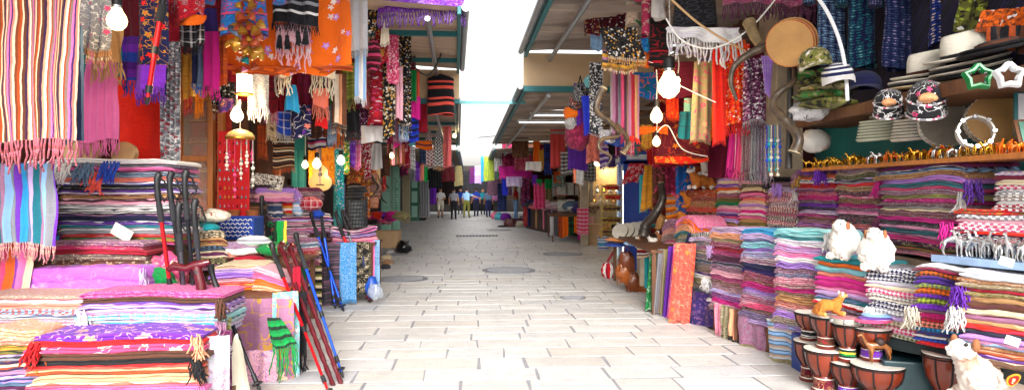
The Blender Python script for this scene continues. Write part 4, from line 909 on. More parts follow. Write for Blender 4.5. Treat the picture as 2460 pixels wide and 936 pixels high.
for x, c, lb in ((1030, 'white/crimson', 'red and white checked headscarf with tassels'), (1053, 'white/black', 'black and white checked headscarf with tassels')):
    hang(lb, x-13, 312, x+13, 398, 16.4, c+':h', .1, fr=8, top=.3, bot=1.05, sc=.55, pleats=3, name='headscarf', cat='headscarf', group='headscarves on the pipe')
o = lump_cloth('maroon cloth pouch bag hanging beside the sequins', W(896, 158, 8.8), (.12, .08, .22), 'maroon/black/rose:S', 'pouch_bag', 'bag', amp=.2); MB().tube([(-.05, 0, .3), (-.02, 0, .42), (.02, 0, .42), (.05, 0, .3)], .006, 5).build('strap', fab('black'), o)
# filler garments deep in the stalls (dark cloth behind the front row)
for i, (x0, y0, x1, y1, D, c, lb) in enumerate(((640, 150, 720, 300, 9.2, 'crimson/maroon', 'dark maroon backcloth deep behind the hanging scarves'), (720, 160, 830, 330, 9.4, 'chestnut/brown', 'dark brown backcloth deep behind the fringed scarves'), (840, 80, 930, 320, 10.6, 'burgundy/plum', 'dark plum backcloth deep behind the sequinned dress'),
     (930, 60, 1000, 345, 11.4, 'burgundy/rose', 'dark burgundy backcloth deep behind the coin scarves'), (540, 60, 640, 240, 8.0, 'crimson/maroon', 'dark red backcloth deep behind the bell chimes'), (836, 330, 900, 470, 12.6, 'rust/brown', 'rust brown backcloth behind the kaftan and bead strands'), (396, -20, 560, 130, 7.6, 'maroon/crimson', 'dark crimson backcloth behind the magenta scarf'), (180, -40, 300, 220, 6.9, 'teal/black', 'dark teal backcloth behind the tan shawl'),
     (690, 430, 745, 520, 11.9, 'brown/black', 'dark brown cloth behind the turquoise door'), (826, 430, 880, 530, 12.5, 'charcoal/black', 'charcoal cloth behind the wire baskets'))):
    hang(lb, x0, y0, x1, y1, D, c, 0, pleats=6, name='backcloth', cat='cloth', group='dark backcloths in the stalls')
# ------------------------------------------------------------------ satchels and horns
leather = simple('saddle_leather', '#a85c2a', .4, var=.4, nscale=8, coat=.2); leatherd = simple('dark_leather', '#7a3e22', .4, var=.4, nscale=8, coat=.2)
def horn(label, path, r0, r1, m, name='drinking_horn', ridges=30, mouth=None, group='polished horns'):
    n = 60; P = []; pts = [Vector(p) for p in path]; k = len(pts)
    for i in range(n+1):
        t = i/n*(k-1); j = min(int(t), k-2); f = t-j; p0, p1, p2, p3 = pts[max(j-1, 0)], pts[j], pts[j+1], pts[min(j+2, k-1)]
        P.append(.5*((2*p1)+(p2-p0)*f+(2*p0-5*p1+4*p2-p3)*f*f+(3*p1-p0-3*p2+p3)*f**3))
    rad = [.74*lerp(r0, r1, (i/n)**.8)*(1+.05*math.sin(i*ridges*.1*PI)+.12*nz(i*.35, r0*90)) for i in range(n+1)]
    c = P[0].copy(); o = thing(name, label, 'horn', c, 0, group)
    MB().tube([p-c for p in P], rad, 12).build('horn_body', m, o)
    MB().tube([P[0]-c-(P[1]-P[0]).normalized()*.004, P[0]-c+(P[1]-P[0])*.8], [r0*.80, r0*.79], 14, cap=False).build('mouth_rim', simple('horn_rim', '#a89878', .4), o)
    return o
hornm = simple('horn_brown', '#5c4a38', .42, var=.75, nscale=9, coat=.15, bump=.5, c2='#1c1714'); hornd = simple('horn_dark', '#3a302a', .4, var=.5, nscale=9, coat=.2, bump=.5, c2='#120f0e')
for px, py, s, m, lb in ((886, 428, .20, leather, 'tan leather satchel hanging under the twisted horn'), (893, 458, .24, leatherd, 'dark leather satchel in the middle of the satchels'), (888, 486, .22, leather, 'lowest brown leather satchel by the mint door')):
    o = thing('satchel', lb, 'satchel', W(px, py, 12.6), .2, 'leather satchels'); MB().box((0, 0, 0), (s*1.5, .1, s)).build('pouch', m, o, smooth=False, bevel=.025); MB().box((0, -.06, s*.22), (s*1.54, .025, s*.6)).build('flap', m, o, smooth=False, bevel=.01)
    MB().box((0, -.08, -.06), (.04, .02, .05)).build('buckle', simple('brass', 'gold', .3, .8), o, smooth=False, bevel=.004); MB().tube([(-s*.7, 0, s*.4), (-s*.5, 0, s*1.2), (0, 0, s*1.7), (s*.5, 0, s*1.2), (s*.7, 0, s*.4)], .014, 6).build('strap', m, o)
horn('twisted dark horn hanging in front of the satchels', [W(903, 395, 12.2), W(886, 410, 12.2), W(898, 432, 12.1), W(908, 450, 12.2), W(890, 475, 12.2)], .06, .015, hornm)
horn('curved horn on the mint door', [W(912, 452, 26.6), W(922, 440, 26.5), W(934, 452, 26.6)], .1, .04, hornm)
horn('small crescent horn lower on the mint door', [W(914, 462, 26.7), W(918, 478, 26.6), W(930, 488, 26.7)], .07, .02, hornd)
# ------------------------------------------------------------------ table 2
stack('the striped pile on the far table', 648, 9.2, 800, 9.6, 512, 562, 'lavender/navy/white:S rose/white/plum:S lilac/navy/white:S blush/magenta:S mauve/white/black:S pink/navy:S plum/lavender:S', .5, .02)
stack('the mauve pile below the striped one', 600, 8.75, 742, 9.1, 556, 612, 'mauve/grey/plum:m steel/rose/white:S plum/mauve:m charcoal/rose:m crimson/steel:m', .4, .02)
stack('the wavy striped pile at the table end', 796, 9.5, 908, 9.8, 540, 588, 'pink/navy/white:S lilac/white/navy:S lavender/plum:S blush/navy:S mauve/white:S', .45, .03, sag=-.5)
stack('the dark and pink pile behind the white board', 612, 8.8, 712, 9.1, 444, 484, 'charcoal/plum lilac blush pink/mauve:m', .4, .05, tail=(1,))
stack('the black woven pile below the guitar', 705, 9.3, 778, 9.6, 450, 492, 'plum/black charcoal/mauve:m plum/black:m black/rose:m', .4, .03)
for (x, y, r, s, lb) in ((664, 514, (.13, .12, .2), 'denim/olive:S', 'dark denim cloth roll standing beside the pole bundle'), (695, 508, (.11, .1, .14), 'red/gold/white:S', 'red embroidered roll behind the striped pile'), (715, 510, (.09, .1, .14), 'sky/white:S', 'light blue roll beside the red embroidered roll'), (745, 500, (.17, .1, .1), 'crimson/white/blush:c', 'red and white plaid roll below the guitar'),
        (500, 492, (.2, .12, .06), 'cream/white', 'cream cloth on the pot bench'), (762, 520, (.1, .1, .06), 'blue', 'blue cloth behind the walking pole handles')):
    lump_cloth(lb, W(x, y, 9.3), r, s, 'cloth_roll', 'cloth', amp=.2, rz=.1)
hr = [('charcoal grey shawl with a fringe draped over the far table front', 768, 584, 818, 742, 9.25, 'charcoal/mauve', .1), ('bright blue shawl draped over the far table front', 810, 582, 856, 722, 9.3, 'azure/cobalt:m', .15), ('black and cream paisley shawl draped over the far table front', 850, 580, 890, 700, 9.4, 'black/cream/khaki:p', .2),
      ('pink shawl draped at the corner of the far table', 884, 578, 900, 690, 9.6, 'pink', .2), ('pale blue shawl draped last at the corner of the far table', 896, 576, 912, 700, 9.75, 'sky/steel', .5), ('green and violet striped shawl behind the blue poles', 700, 600, 740, 720, 8.7, 'violet/emerald/rose:s', .1), ('salmon and green shawl behind the blue poles', 735, 592, 772, 725, 8.9, 'black/cream/olive:S', .1), ('maroon dark shawl between the carved canes and table', 690, 620, 716, 800, 7.4, 'maroon/plum:m', .3)]
for lb, x0, y0, x1, y1, D, sp, yw in hr: hang(lb, x0, y0, x1, y1, D, sp, yw, fr=10, pleats=2, group='shawls draped over the far table front')
hang('yellow and green striped scarf standing out over the dark green fringe', 660, 530, 690, 582, 7.6, 'green/yellow/black/green:s', .1, fr=6, pleats=1, sc=3)
hang('dark green scarf with red tassels next to the green striped one', 636, 532, 662, 585, 7.7, 'black/emerald/red:e', .1, fr=10)
o = thing('pot_bench', 'small wooden bench behind the blue crate', 'bench', W(596, 512, 8.3)); MB().box((0, 0, .07), (.44, .14, .035)).build('seat', woodb, o, smooth=False, bevel=.004)
for x in (-.12, .12): MB().box((x, 0, -.02), (.03, .1, .15)).build('leg', woodb, o, smooth=False)
for px, lb in ((562, 'tan clay pot under the small bench nearer to the red board edge'), (606, 'tan clay pot under the small bench nearer to the standing pole')):
    m_ = MB().lathe([(.045, 0), (.06, .05), (.075, .11), (.08, .12), (.07, .12), (.05, .02)], 18); tag(m_.build('clay_pot', simple('terracotta', '#a8633a', .7), None, W(px, 528, 8.1)), lb, 'pot')
# wire basket stack
D = 9.95; o = thing('wire_basket', 'tall black wire basket topped with black pouches at the table end', 'basket', W(856, 545, D)); wm_ = simple('black_wire', '#2c2e32', .5)
m_ = MB()
for j in range(9): z = j*.055; m_.tube([(.16*math.cos(a*PI/10), .16*math.sin(a*PI/10), z) for a in range(21)], .007, 4)
for a in range(22): m_.tube([(.16*math.cos(a*PI/11), .16*math.sin(a*PI/11), 0), (.16*math.cos(a*PI/11+.2), .16*math.sin(a*PI/11+.2), .44)], .006, 4)
m_.build('wire_mesh', wm_, o); MB().lathe([(.13, 0), (.14, .4)], 18).build('lining', simple('basket_lining', '#5d6264', .9, var=.5, nscale=20), o)
for k in range(4): lump_cloth(f'black pouch {["lowest", "second", "third", "topmost"][k]} in the pile on the wire basket', W(856, 545, D)+Vector((R.uniform(-.02, .02), 0, .43+.045*k)), (.19, .13, .035), 'black/charcoal', 'pouch', 'pouch', amp=.25)
# cardboard box with garments
D = 17.5; o = thing('cardboard_box', 'tan cardboard box under a heap of magenta garments', 'box', (W(932, 0, D).x, D, 0), .05); cb = simple('cardboard', '#c2a078', .8, var=.12)
for c, dd in (((0, -.3, .34), (.62, .012, .42)), ((0, .3, .34), (.62, .012, .42)), ((-.31, 0, .34), (.012, .59, .42)), ((.31, 0, .34), (.012, .59, .42)), ((0, 0, .14), (.6, .58, .012))): MB().box(c, dd).build('panel', cb, o, smooth=False)
o = thing('pallet', 'flat pallet of paper bundles under the cardboard box', 'pallet', (W(936, 0, D).x, D-.1, .0), .05)
for k in range(5): MB().box((R.uniform(-.04, .04), 0, .015+.026*k), (.78, .66, .02)).build('paper_bundle', simple('paper_grey', '#a39e98', .8, var=.3), o, smooth=False, bevel=.004)
cc = ['magenta/plum', 'plum/black:m', 'scarlet/orange', 'violet', 'rose/white:S', 'indigo', 'crimson:p', 'fuchsia', 'charcoal/rose:S', 'khaki/olive']
for k in range(10):
    nm = colname(cc[k]); px = 884+k*9.2+R.uniform(-5, 5); lump_cloth(f'{nm} garment crumpled on the cardboard box heap', W(px, 535-R.uniform(0, 14), 17.4+R.uniform(-.2, .3)), (R.uniform(.18, .3), .2, R.uniform(.07, .12)), cc[k], group='garments heaped on the cardboard box')
tag(MB().ball((0, 0, .15), (.2, .17, .17), 0, 16, 10, .4, 2.5).build('plastic_sack', simple('black_plastic', '#141416', .3, coat=.3), None, (W(970, 0, 17).x, 17, 0)), 'black plastic sack beside the cardboard box', 'sack')
o = thing('doormat', 'black mat lying in the doorway beside the grey curtain', 'mat', W(1000, 527, GD(527))+Vector((0, 0, .016)), .1); MB().box((0, 0, .01), (1.1, 3.2, .02)).build('mat_body', simple('mat_black', '#161618', .95), o, smooth=False); MB().tube([(-.55, -1.6, .015), (.55, -1.6, .015), (.55, 1.6, .015), (-.55, 1.6, .015), (-.55, -1.6, .015)], .012, 5).build('edging', blackp, o)
# blue ball bag by the red pole
o = thing('blue_bag', 'round blue bag with a strap beside the red walking pole', 'bag', W(892, 716, 9.45)); MB().ball((0, 0, .16), (.10, .09, .16), 0, 16, 10, .15).build('pouch', simple('blue_nylon', '#1c4fae', .4), o); MB().tube([(-.03, 0, .3), (-.1, -.02, .5), (-.13, 0, .66)], .022, 8).build('strap', simple('dark_blue_strap', '#1a2d5a', .6), o)
tag(MB().ball((0, 0, .1), (.11, .09, .11), 0, 16, 10, .35, 3).build('plastic_bag', glass('clear_plastic', '#aeb6c2', .2, .4), None, W(902, 718, 9.2)), 'crumpled clear plastic bag beside the blue bag', 'plastic bag')
for k, (px, py) in enumerate(((928, 622), (932, 634), (926, 645), (938, 610), (924, 600))): lump_cloth(['cream cloth shoes bundle at the foot of the far table corner', 'tan woven bundle on the ground by the far table', 'dark small bundle on the ground by the far table', 'white small bundle on the ground behind the far table', 'red and white bundle lowest at the far table corner'][k], W(px, py, GD(py)), (.13, .1, .06), ['cream/tan', 'tan/brown:m', 'charcoal', 'white/grey', 'crimson/white:S'][k], 'cloth_bundle', 'cloth')
# red and black telescoped stick hanging by the peacock scarf
pole('red telescopic pole hanging with its black tip down over the peacock scarf', W(402, -60, 5.3), W(352, 252, 5.3), '#d01820', basket=False, r=.022, group=None, strap=False)
o = thing('frame_drum', 'tan frame drum standing behind the fringed pile under the pink shawl', 'drum', W(198, 362, 5.95), 0, rot=(PI/2-.25, 0, .25)); r = .155
MB().lathe([(r, -.03), (r, .03)], 30, cap=False).build('rim', simple('drum_rim', '#8a6a48', .5), o); MB().lathe([(r*.99, .028), (r*.5, .031), (.004, .032)], 30).build('drumhead', simple('drum_skin', '#b08c60', .6, var=.25), o)
o = thing('frame_drum', 'smaller tan frame drum half hidden by the orange cloth', 'drum', W(300, 370, 6.05), 0, rot=(PI/2-.2, 0, 0)); r = .11
MB().lathe([(r, -.03), (r, .03)], 30, cap=False).build('rim', simple('drum_rim', '#8a6a48', .5), o); MB().lathe([(r*.99, .028), (r*.5, .031), (.004, .032)], 30).build('drumhead', simple('drum_skin', '#b08c60', .6, var=.25), o)

stack('the grey rolls pile between the two tables', 690, 8.3, 770, 8.7, 572, 640, 'mauve/plum:m steel/white:S rose/grey:m crimson/cream:p charcoal/mauve:S plum/rose:m', .4, .02)
for lb, x0, y0, x1, y1, D, sp in (('striped brown scarf hanging in front of the mint door', 900, 402, 914, 470, 13.2, 'brown/cream:s'), ('red and gold scarf beside the mint door', 918, 395, 928, 455, 13.6, 'crimson/gold:p'), ('plum dress hanging beside the carved mint door', 960, 370, 982, 420, 20, 'plum/rose:f'), ('grey shirt hanging over the green shutter', 984, 392, 1000, 432, 22, 'grey/white'), ('wine scarf hanging in the timber post bay', 968, 345, 990, 390, 14.8, 'burgundy/tan:s'),
    ('dark blue scarf beside the orange awning cloth', 1008, 350, 1024, 392, 15.5, 'navy/steel'), ('tan robe hanging far behind the headscarves', 1040, 345, 1066, 405, 20, 'tan/brown:p'), ('violet and red scarf left of the wire baskets', 806, 440, 830, 520, 11.5, 'violet/red:s'), ('orange sequinned cloth behind the wire baskets', 868, 440, 890, 520, 12.2, 'rust/gold:q')):
    hang(lb, x0, y0, x1, y1, D, sp, .3, fr=5, pleats=2)

for lb, x0, y0, x1, y1, D, sp, fr in (('rose paisley scarf in the dense rail above the mint doors', 930, 300, 946, 372, 13.0, 'rose/cream:p', 6), ('teal scarf in the dense rail above the mint doors', 944, 310, 958, 380, 13.3, 'teal/white:s', 6), ('amber scarf in the dense rail above the mint doors', 956, 318, 972, 392, 13.6, 'amber/rust:m', 6), ('wine flowered scarf in the dense rail above the mint doors', 970, 322, 986, 400, 14.0, 'crimson/blush:f', 6), ('white and grey scarf in the dense rail above the mint doors', 984, 352, 998, 402, 14.4, 'white/grey:S', 6),
    ('violet scarf over the brown kaftan', 838, 338, 854, 392, 10.2, 'violet/lilac', 8), ('pink checked scarf over the brown kaftan', 852, 336, 868, 400, 10.3, 'pink/white:c', 8), ('green sequinned scarf beside the guitar', 826, 336, 840, 410, 10.1, 'emerald/gold:q', 8), ('orange shawl with gold hem above the guitar post', 800, 306, 826, 350, 9.3, 'orange/gold', 10), ('cream lace scarf above the black dotted rug', 640, 270, 664, 330, 8.6, 'cream/tan:e', 12), ('rust scarf hanging over the plank door', 618, 300, 642, 372, 8.7, 'rust/brown', 12), ('crimson scarf above the wooden cabinet front', 440, 205, 462, 262, 7.6, 'crimson/gold:p', 14), ('orange scarf above the wooden cabinet front', 466, 215, 488, 270, 7.6, 'amber/rust', 14)):
    hang(lb, x0, y0, x1, y1, D, sp, R.uniform(0, .4), fr=fr, pleats=3, group='scarves filling the gaps in the rail')
# ================================================================== right side: supports
def street_box(name, label, cat, pts, z0, z1, m, depth, back=None):
    """A bench or shelf board whose front edge follows pts (pixel column, depth) and that reaches `depth` metres to the wall side."""
    A = [Vector(((p-CX)*D/F, D, 0)) for p, D in pts]; n = len(A); mb = MB(); vs = []
    for z in (z0, z1):
        for a in A: vs.append((a.x, a.y, z))
        for a in A: vs.append((a.x+depth, a.y+.04, z))
    fs = []
    for i in range(n-1):
        fs += [(i, i+1, 2*n+i+1, 2*n+i), (n+i+1, n+i, 3*n+i, 3*n+i+1), (i+1, i, n+i, n+i+1), (2*n+i, 2*n+i+1, 3*n+i+1, 3*n+i)]
    fs += [(0, 2*n, 3*n, n), (n-1, 2*n-1, 4*n-1, 3*n-1)]
    mb.add(vs, fs); return tag(mb.build(name, m, smooth=False, bevel=.004), label, cat)
street_box('display_bench', 'low bench under the row of patterned shawl stacks', 'bench', ((1648, 8.36), (1800, 6.9), (1990, 5.72)), .0, .24, woodb, .5)
street_box('display_bench', 'high bench under the upper row of shawl stacks', 'bench', ((1716, 9.1), (1840, 8.0), (1912, 7.3), (2108, 5.8), (2312, 4.62)), .0, 1.06, plaster, .42)
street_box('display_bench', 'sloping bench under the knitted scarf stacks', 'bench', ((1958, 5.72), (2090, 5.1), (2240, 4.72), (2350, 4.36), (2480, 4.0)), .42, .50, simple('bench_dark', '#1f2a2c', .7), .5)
street_box('display_shelf', 'long wooden shelf with the row of brass figurines', 'shelf', ((1925, 7.05), (2108, 5.66), (2312, 4.58), (2500, 3.92)), 1.80, 1.835, woodo, .42)
street_box('display_shelf', 'upper brown shelf carrying the hats', 'shelf', ((1912, 7.0), (2108, 5.5), (2312, 4.5), (2520, 3.85)), 2.26, 2.36, woodb, .55)
street_box('display_shelf', 'pale blue edged shelf with silver figurines', 'shelf', ((2236, 4.72), (2350, 4.4), (2500, 4.08)), 1.10, 1.15, simple('shelf_blue', '#8da7c8', .5), .35)
# ------------------------------------------------------------------ shawl stacks
GR = 'patterned shawls in the stacks'
stack('the grey stack beside the coral shawl', 1652, 8.3, 1716, 7.65, 560, 716, 'white/navy:h lavender/white grey/plum:m mauve taupe/white:S grey/mauve steel/white:S grey/taupe:h taupe lavender/white:S white/grey khaki/taupe taupe white/steel:S grey white/lavender', .42, .03, tail=(0, 10, 15), droop=.5)
stack('the plum stack second from the coral shawl', 1704, 7.62, 1795, 6.93, 548, 752, 'lavender/khaki peach/brown khaki/mauve plum/rose/grey:m crimson/plum magenta/plum:m plum/black charcoal/lavender:S mauve/plum/grey:m blush/mauve magenta/black:m plum/tan:m grey/rose:m lavender/sky purple/rose:m fuchsia mauve/cream:m burgundy/grey:m', .45, .03, droop=.5)
stack('the navy banded stack under the turquoise shawls', 1778, 6.9, 1890, 6.28, 546, 782, 'azure/teal lavender/white steel/lilac aqua/lilac lilac/sky sky/rose:m mauve/white navy indigo plum/rose/tan:m brown/rose/tan:m magenta/plum lilac/charcoal lavender/plum/white:m mauve/crimson:m rose/white plum/tan/grey:m charcoal/lilac:m lavender/navy', .45, .03, droop=.5, tail=(3,))
stack('the tall pink and tan stack next to the drums', 1856, 6.25, 1996, 5.68, 552, 800, 'aqua/white teal/aqua white/lavender lavender/rose pink/white white/pink lilac/navy mauve/plum/white:m plum/sky/tan:m rose/white/brown:m taupe/rose/black:m magenta brown/tan:m tan/rust salmon/plum:m steel/rose/cream:m lilac/plum charcoal/cream/rose:m lavender/purple', .45, .03, droop=.5, tail=(0,))
stack('the small red pile below the plush camels', 1648, 9.75, 1722, 9.1, 456, 552, 'rust/cream/red:p crimson/olive:m tan/crimson:p scarlet/brown:m maroon/cream:p olive/crimson:m red/cream:p brown/rose:m', .4, .03)
stack('the pastel stack left of the black edged one', 1718, 9.05, 1774, 8.58, 428, 548, 'lavender cream violet/cream orange/amber ivory mauve/brown crimson/grey:m olive emerald/teal blush/white pink lavender purple/lilac rose lilac/white tan magenta', .4, .02, droop=.5)
stack('the pink stack with a black shawl on it', 1774, 8.5, 1838, 8.02, 424, 548, 'black/charcoal blush black/cream cream maroon/pink pink magenta/white salmon cream/rose lilac blush/white fuchsia white/pink pink tan/rose olive/tan blush', .4, .02, droop=.5, tail=(0,))
stack('the houndstooth stack under the bead scarves', 1840, 7.95, 1914, 7.36, 450, 550, 'lavender/white rose/white/plum:h blush/maroon:h rose/white:h mauve/white:h crimson/white:h rose/grey:h maroon/white:h rose/white:h plum/white:h', .4, .03, droop=.5, tail=(0,))
stack('the purple tasselled stack under the shelf end', 1914, 7.28, 2008, 6.53, 404, 560, 'violet/mauve plum/tan/gold:p orange/mauve white/black:S red/crimson mauve/white:S rose/plum:m magenta/crimson plum/grey:m violet/plum navy/violet/tan:p lavender/white fuchsia/plum:m plum/tan mauve/white:S lilac/rose rose/grey:m plum', .4, .03, tail=(0, 1), droop=.4)
stack('the mixed stack between the two purple ones', 2008, 6.48, 2110, 5.84, 400, 556, 'mauve/grey:m taupe/cream:m olive/black:m charcoal/lavender:S red/rose tan/brown/plum:m plum/cream:p rose/white brown/tan/black:m magenta/plum mauve/plum:m pink/white plum/black/tan:m charcoal/rose:p rose/tan:m lavender/mauve', .4, .03, droop=.4)
stack('the widest stack under the brass figurines', 2108, 5.78, 2316, 4.64, 394, 614, 'burgundy/violet navy/white:S tan/brown/plum:p lilac/magenta teal/grey rose/magenta mauve/plum/white:m khaki/lime magenta/plum:p plum/taupe:m cream/grey/plum:S maroon/mauve/tan:m fuchsia charcoal/plum:p pink/grey:m teal/plum mauve/white:S magenta/rose plum/cream/black:p olive/rust:S rose/grey:m', .4, .03, droop=.4, tail=(3, 6, 13))
stack('the checked stack with the dark brim on top', 2384, 4.42, 2520, 4.06, 410, 508, 'lavender/white:h burgundy/brown cream/ivory rose/white:h white/grey:h taupe/white:h white/silver crimson/white:h', .35, .02, word='scarf', group='checked scarves in stacks', name='folded_scarf')
stack('the checked stack above the silver figurines', 2296, 4.62, 2520, 4.12, 504, 598, 'red/emerald/gold:p grey/white:h blush/white white/rose:h rose/white:h scarlet/navy:S navy/white:h white/rose:h crimson/white:h', .35, .02, word='scarf', group='checked scarves in stacks', name='folded_scarf')
K = dict(word='scarf', group='knitted scarves in stacks', name='folded_scarf', folds=1)
stack('the turquoise topped stack under the plush sheep', 1956, 5.74, 2096, 5.16, 622, 768, 'turquoise/teal orange/brown aqua/sky salmon/brown fuchsia magenta/rose pink/white lavender/rose teal/lilac red/white:S plum/grey:m charcoal/rose:m blush/brown:S', .42, .03, **K)
stack('the navy and white knitted stack', 2080, 5.14, 2236, 4.74, 646, 812, 'navy/white:k navy/white:k silver/lavender cream/white rose/white:k taupe/white:k ivory navy/white:k grey/white:k lavender taupe/cream:k rose/white:k olive/white:k', .42, .02, tail=(3, 8, 10), **K)
stack('the purple and lime knitted stack', 2194, 4.72, 2348, 4.38, 640, 836, 'white/silver:h burgundy/plum brown/orange:k indigo/purple purple/indigo:k lime/indigo:k orange/brown:k violet/indigo:k lime/black:k violet/purple:k white/plum:S magenta/crimson:k crimson/burgundy:k brown/salmon:k azure/navy:k indigo/charcoal white/tan:S blue/navy:k red/crimson:k', .42, .02, tail=(5, 9, 12), **K)
stack('the tan knitted stack beside the brown and white plush', 2298, 4.36, 2500, 3.98, 656, 880, 'white/lavender white/sky tan/maroon/crimson:m khaki/maroon:m crimson/rust:S olive/tan:m tan/brown brown/plum cream/tan plum/brown:S tan/cream scarlet/rose charcoal/navy orange/tan:S mauve/sky:S tan/rust:m rust/cream lavender/tan:S cream/rose:S', .42, .03, **K)
tags_ = simple('white_tag', '#eceae6', .7, var=.05)
for px, py, D, lb in ((2432, 818, 3.98, 'white paper tag on the tan knitted stack'), (2418, 628, 4.05, 'small white label on the pale blue shelf edge')):
    tag(MB().box((0, 0, 0), (.075, .004, .05)).build('price_tag', tags_, None, W(px, py, D-.06), -.3, smooth=False, rot=(0, .3, -.3)), lb, 'tag')
for px, py, D, c, lb in ((2312, 690, 4.36, 'violet', 'violet tassel fringe over the purple and lime knitted stack'), (2302, 740, 4.34, 'white', 'white tassel fringe at the end of the purple and lime stack'), (2196, 740, 4.72, 'ivory', 'ivory tassel fringe at the end of the navy and white stack'), (1712, 592, 7.6, 'lavender', 'pale lavender tassel fringe over the grey stack'), (1700, 668, 7.7, 'white', 'white tassel fringe lower on the grey stack'), (1868, 444, 7.6, 'lilac', 'lilac tassel fringe on the houndstooth stack'), (1975, 412, 6.7, 'violet', 'violet tassel hanging over the purple tasselled stack'), (2340, 438, 4.55, 'purple', 'purple tassel fringe at the end of the widest stack'), (2282, 540, 4.7, 'fuchsia', 'fuchsia tassel low on the widest stack')):
    m_ = MB(); p = W(px, py, D)+Vector((-.03, -.03, 0)); strands(m_, [(R.uniform(-.05, .05), R.uniform(-.03, .03), R.uniform(-.02, .02)) for _ in range(28)], .13, .006, .9, 4); tag(m_.build('fringe_tassel', fab(c), None, p, ang=180), lb, 'tassel')
# cloths hanging under the stacks
for lb, x0, y0, x1, y1, D, sp, fr, fs_ in (('indigo paisley shawl with black fringe hanging under the grey stack', 1636, 700, 1722, 780, 7.9, 'indigo/mauve/black:p', 22, 'black'), ('pink woven shawl end hanging under the plum stack', 1716, 728, 1736, 800, 7.35, 'rose/blush:m', 12, None), ('olive and grey shawl end next to the pink woven one', 1732, 734, 1756, 806, 7.2, 'khaki/charcoal:m', 12, None), ('cream and brown shawl end below the plum stack', 1752, 742, 1774, 812, 7.05, 'peach/brown/plum:s', 10, 'black'),
        ('grey mauve jacquard shawl with khaki fringe under the navy banded stack', 1772, 756, 1850, 836, 6.75, 'mauve/grey/plum:p', 26, 'khaki'), ('pale blue striped paisley shawl with khaki fringe near the drums', 1842, 772, 1932, 868, 6.15, 'sky/denim/silver/tan/steel:S', 34, 'khaki')):
    hang(lb, x0, y0, x1, y1, D, sp, -1.1, fr=fr, frs=fs_, pleats=2, amp=.02, sc=1.3, group='shawls hanging under the stacks')
# shawls falling over the table corner
furniture_table('long wooden table behind the falling coral shawl', 1.78, 2.75, 8.55, 11.9, .84)
for lb, x0, y0, x1, y1, D, sp, fr, sk in (('dark green patterned shawl first in the row of falling shawls', 1562, 606, 1592, 748, 8.7, 'emerald/white/black:p', 0, -.5), ('khaki brown shawl second in the row of falling shawls', 1580, 598, 1606, 752, 8.55, 'taupe/khaki/grey:s', 22, -.55), ('grey gold shawl beside the khaki brown one', 1594, 598, 1616, 750, 8.5, 'khaki/grey', 18, -.5), ('violet shawl in the row of falling shawls', 1606, 592, 1628, 768, 8.4, 'violet', 8, -.7), ('pink and white shawl in the row of falling shawls', 1618, 588, 1644, 778, 8.3, 'pink/white/rose:p', 10, -.7), ('black and blue edged shawl behind the coral shawl', 1634, 592, 1652, 776, 8.2, 'black/azure:s', 8, -.7), ('azure shawl right behind the coral shawl', 1640, 590, 1660, 772, 8.12, 'azure', 10, -.8)):
    hang(lb, x0, y0, x1, y1, D, sp, -.3, fr=fr, pleats=2.5, skew=sk, amp=.045, group='shawls falling over the table corner')
hang('coral red shawl with gold writing like embroidery nearest in the falling row', 1622, 584, 1672, 772, 8.0, 'coral/gold/salmon/peach:f', -.2, fr=14, pleats=2.2, skew=-.32, amp=.035, sc=1.4, group='shawls falling over the table corner')
stack('the arched pile behind the coral shawl', 1622, 9.0, 1672, 8.5, 536, 606, 'pink/rose:m orange/amber:S peach teal/white olive/cream:m white/emerald:S orange taupe/cream', .45, .05, sag=.6, droop=.5)
stack('the wine mottled pile beside the plush dogs', 1588, 9.7, 1640, 9.2, 548, 604, 'mauve/plum:m salmon/grey:m plum/cream:m blush/mauve:S taupe/plum:m', .4, .04, sag=.8)
for lb, x0, y0, x1, y1, D, sp in (('turquoise beaded cloth hanging from the long table', 1548, 606, 1562, 690, 10.2, 'turquoise/white:s'), ('red and white zigzag rug hanging from the long table', 1560, 600, 1584, 700, 9.9, 'rose/white/crimson:h'), ('brown striped mat draped at the long table edge', 1530, 590, 1600, 618, 10.0, 'crimson/cream/brown/white/maroon:S')):
    hang(lb, x0, y0, x1, y1, D, sp, -.2, pleats=1, amp=.015, group='cloths hanging from the long table')
for lb, px, py, D, r, sp in (('amber cloth spread on the long table corner', 1500, 578, 11.4, (.34, .25, .045), 'amber/gold:m'), ('blue and white printed cloth spread on the long table', 1552, 588, 10.4, (.36, .28, .05), 'sky/white/cobalt:p'), ('bright blue cloth edge under the amber cloth', 1490, 590, 11.5, (.28, .2, .04), 'blue/white:S'), ('wine striped cloth beneath the printed one', 1590, 596, 9.9, (.28, .25, .05), 'burgundy/cream/taupe:S'), ('green cloth lying behind the plush dogs', 1582, 545, 10.9, (.25, .2, .04), 'teal')):
    lump_cloth(lb, W(px, py, D), r, sp, 'spread_cloth', 'cloth', amp=.15, rz=R.uniform(-.3, .3))
o = box_thing('wooden_board', 'plain wooden board under the long table corner', 'board', W(1546, 668, 10.6)-Vector((0, 0, .1)), (.16, .3, .5), simple('board_wood', '#c9b8a0', .6))
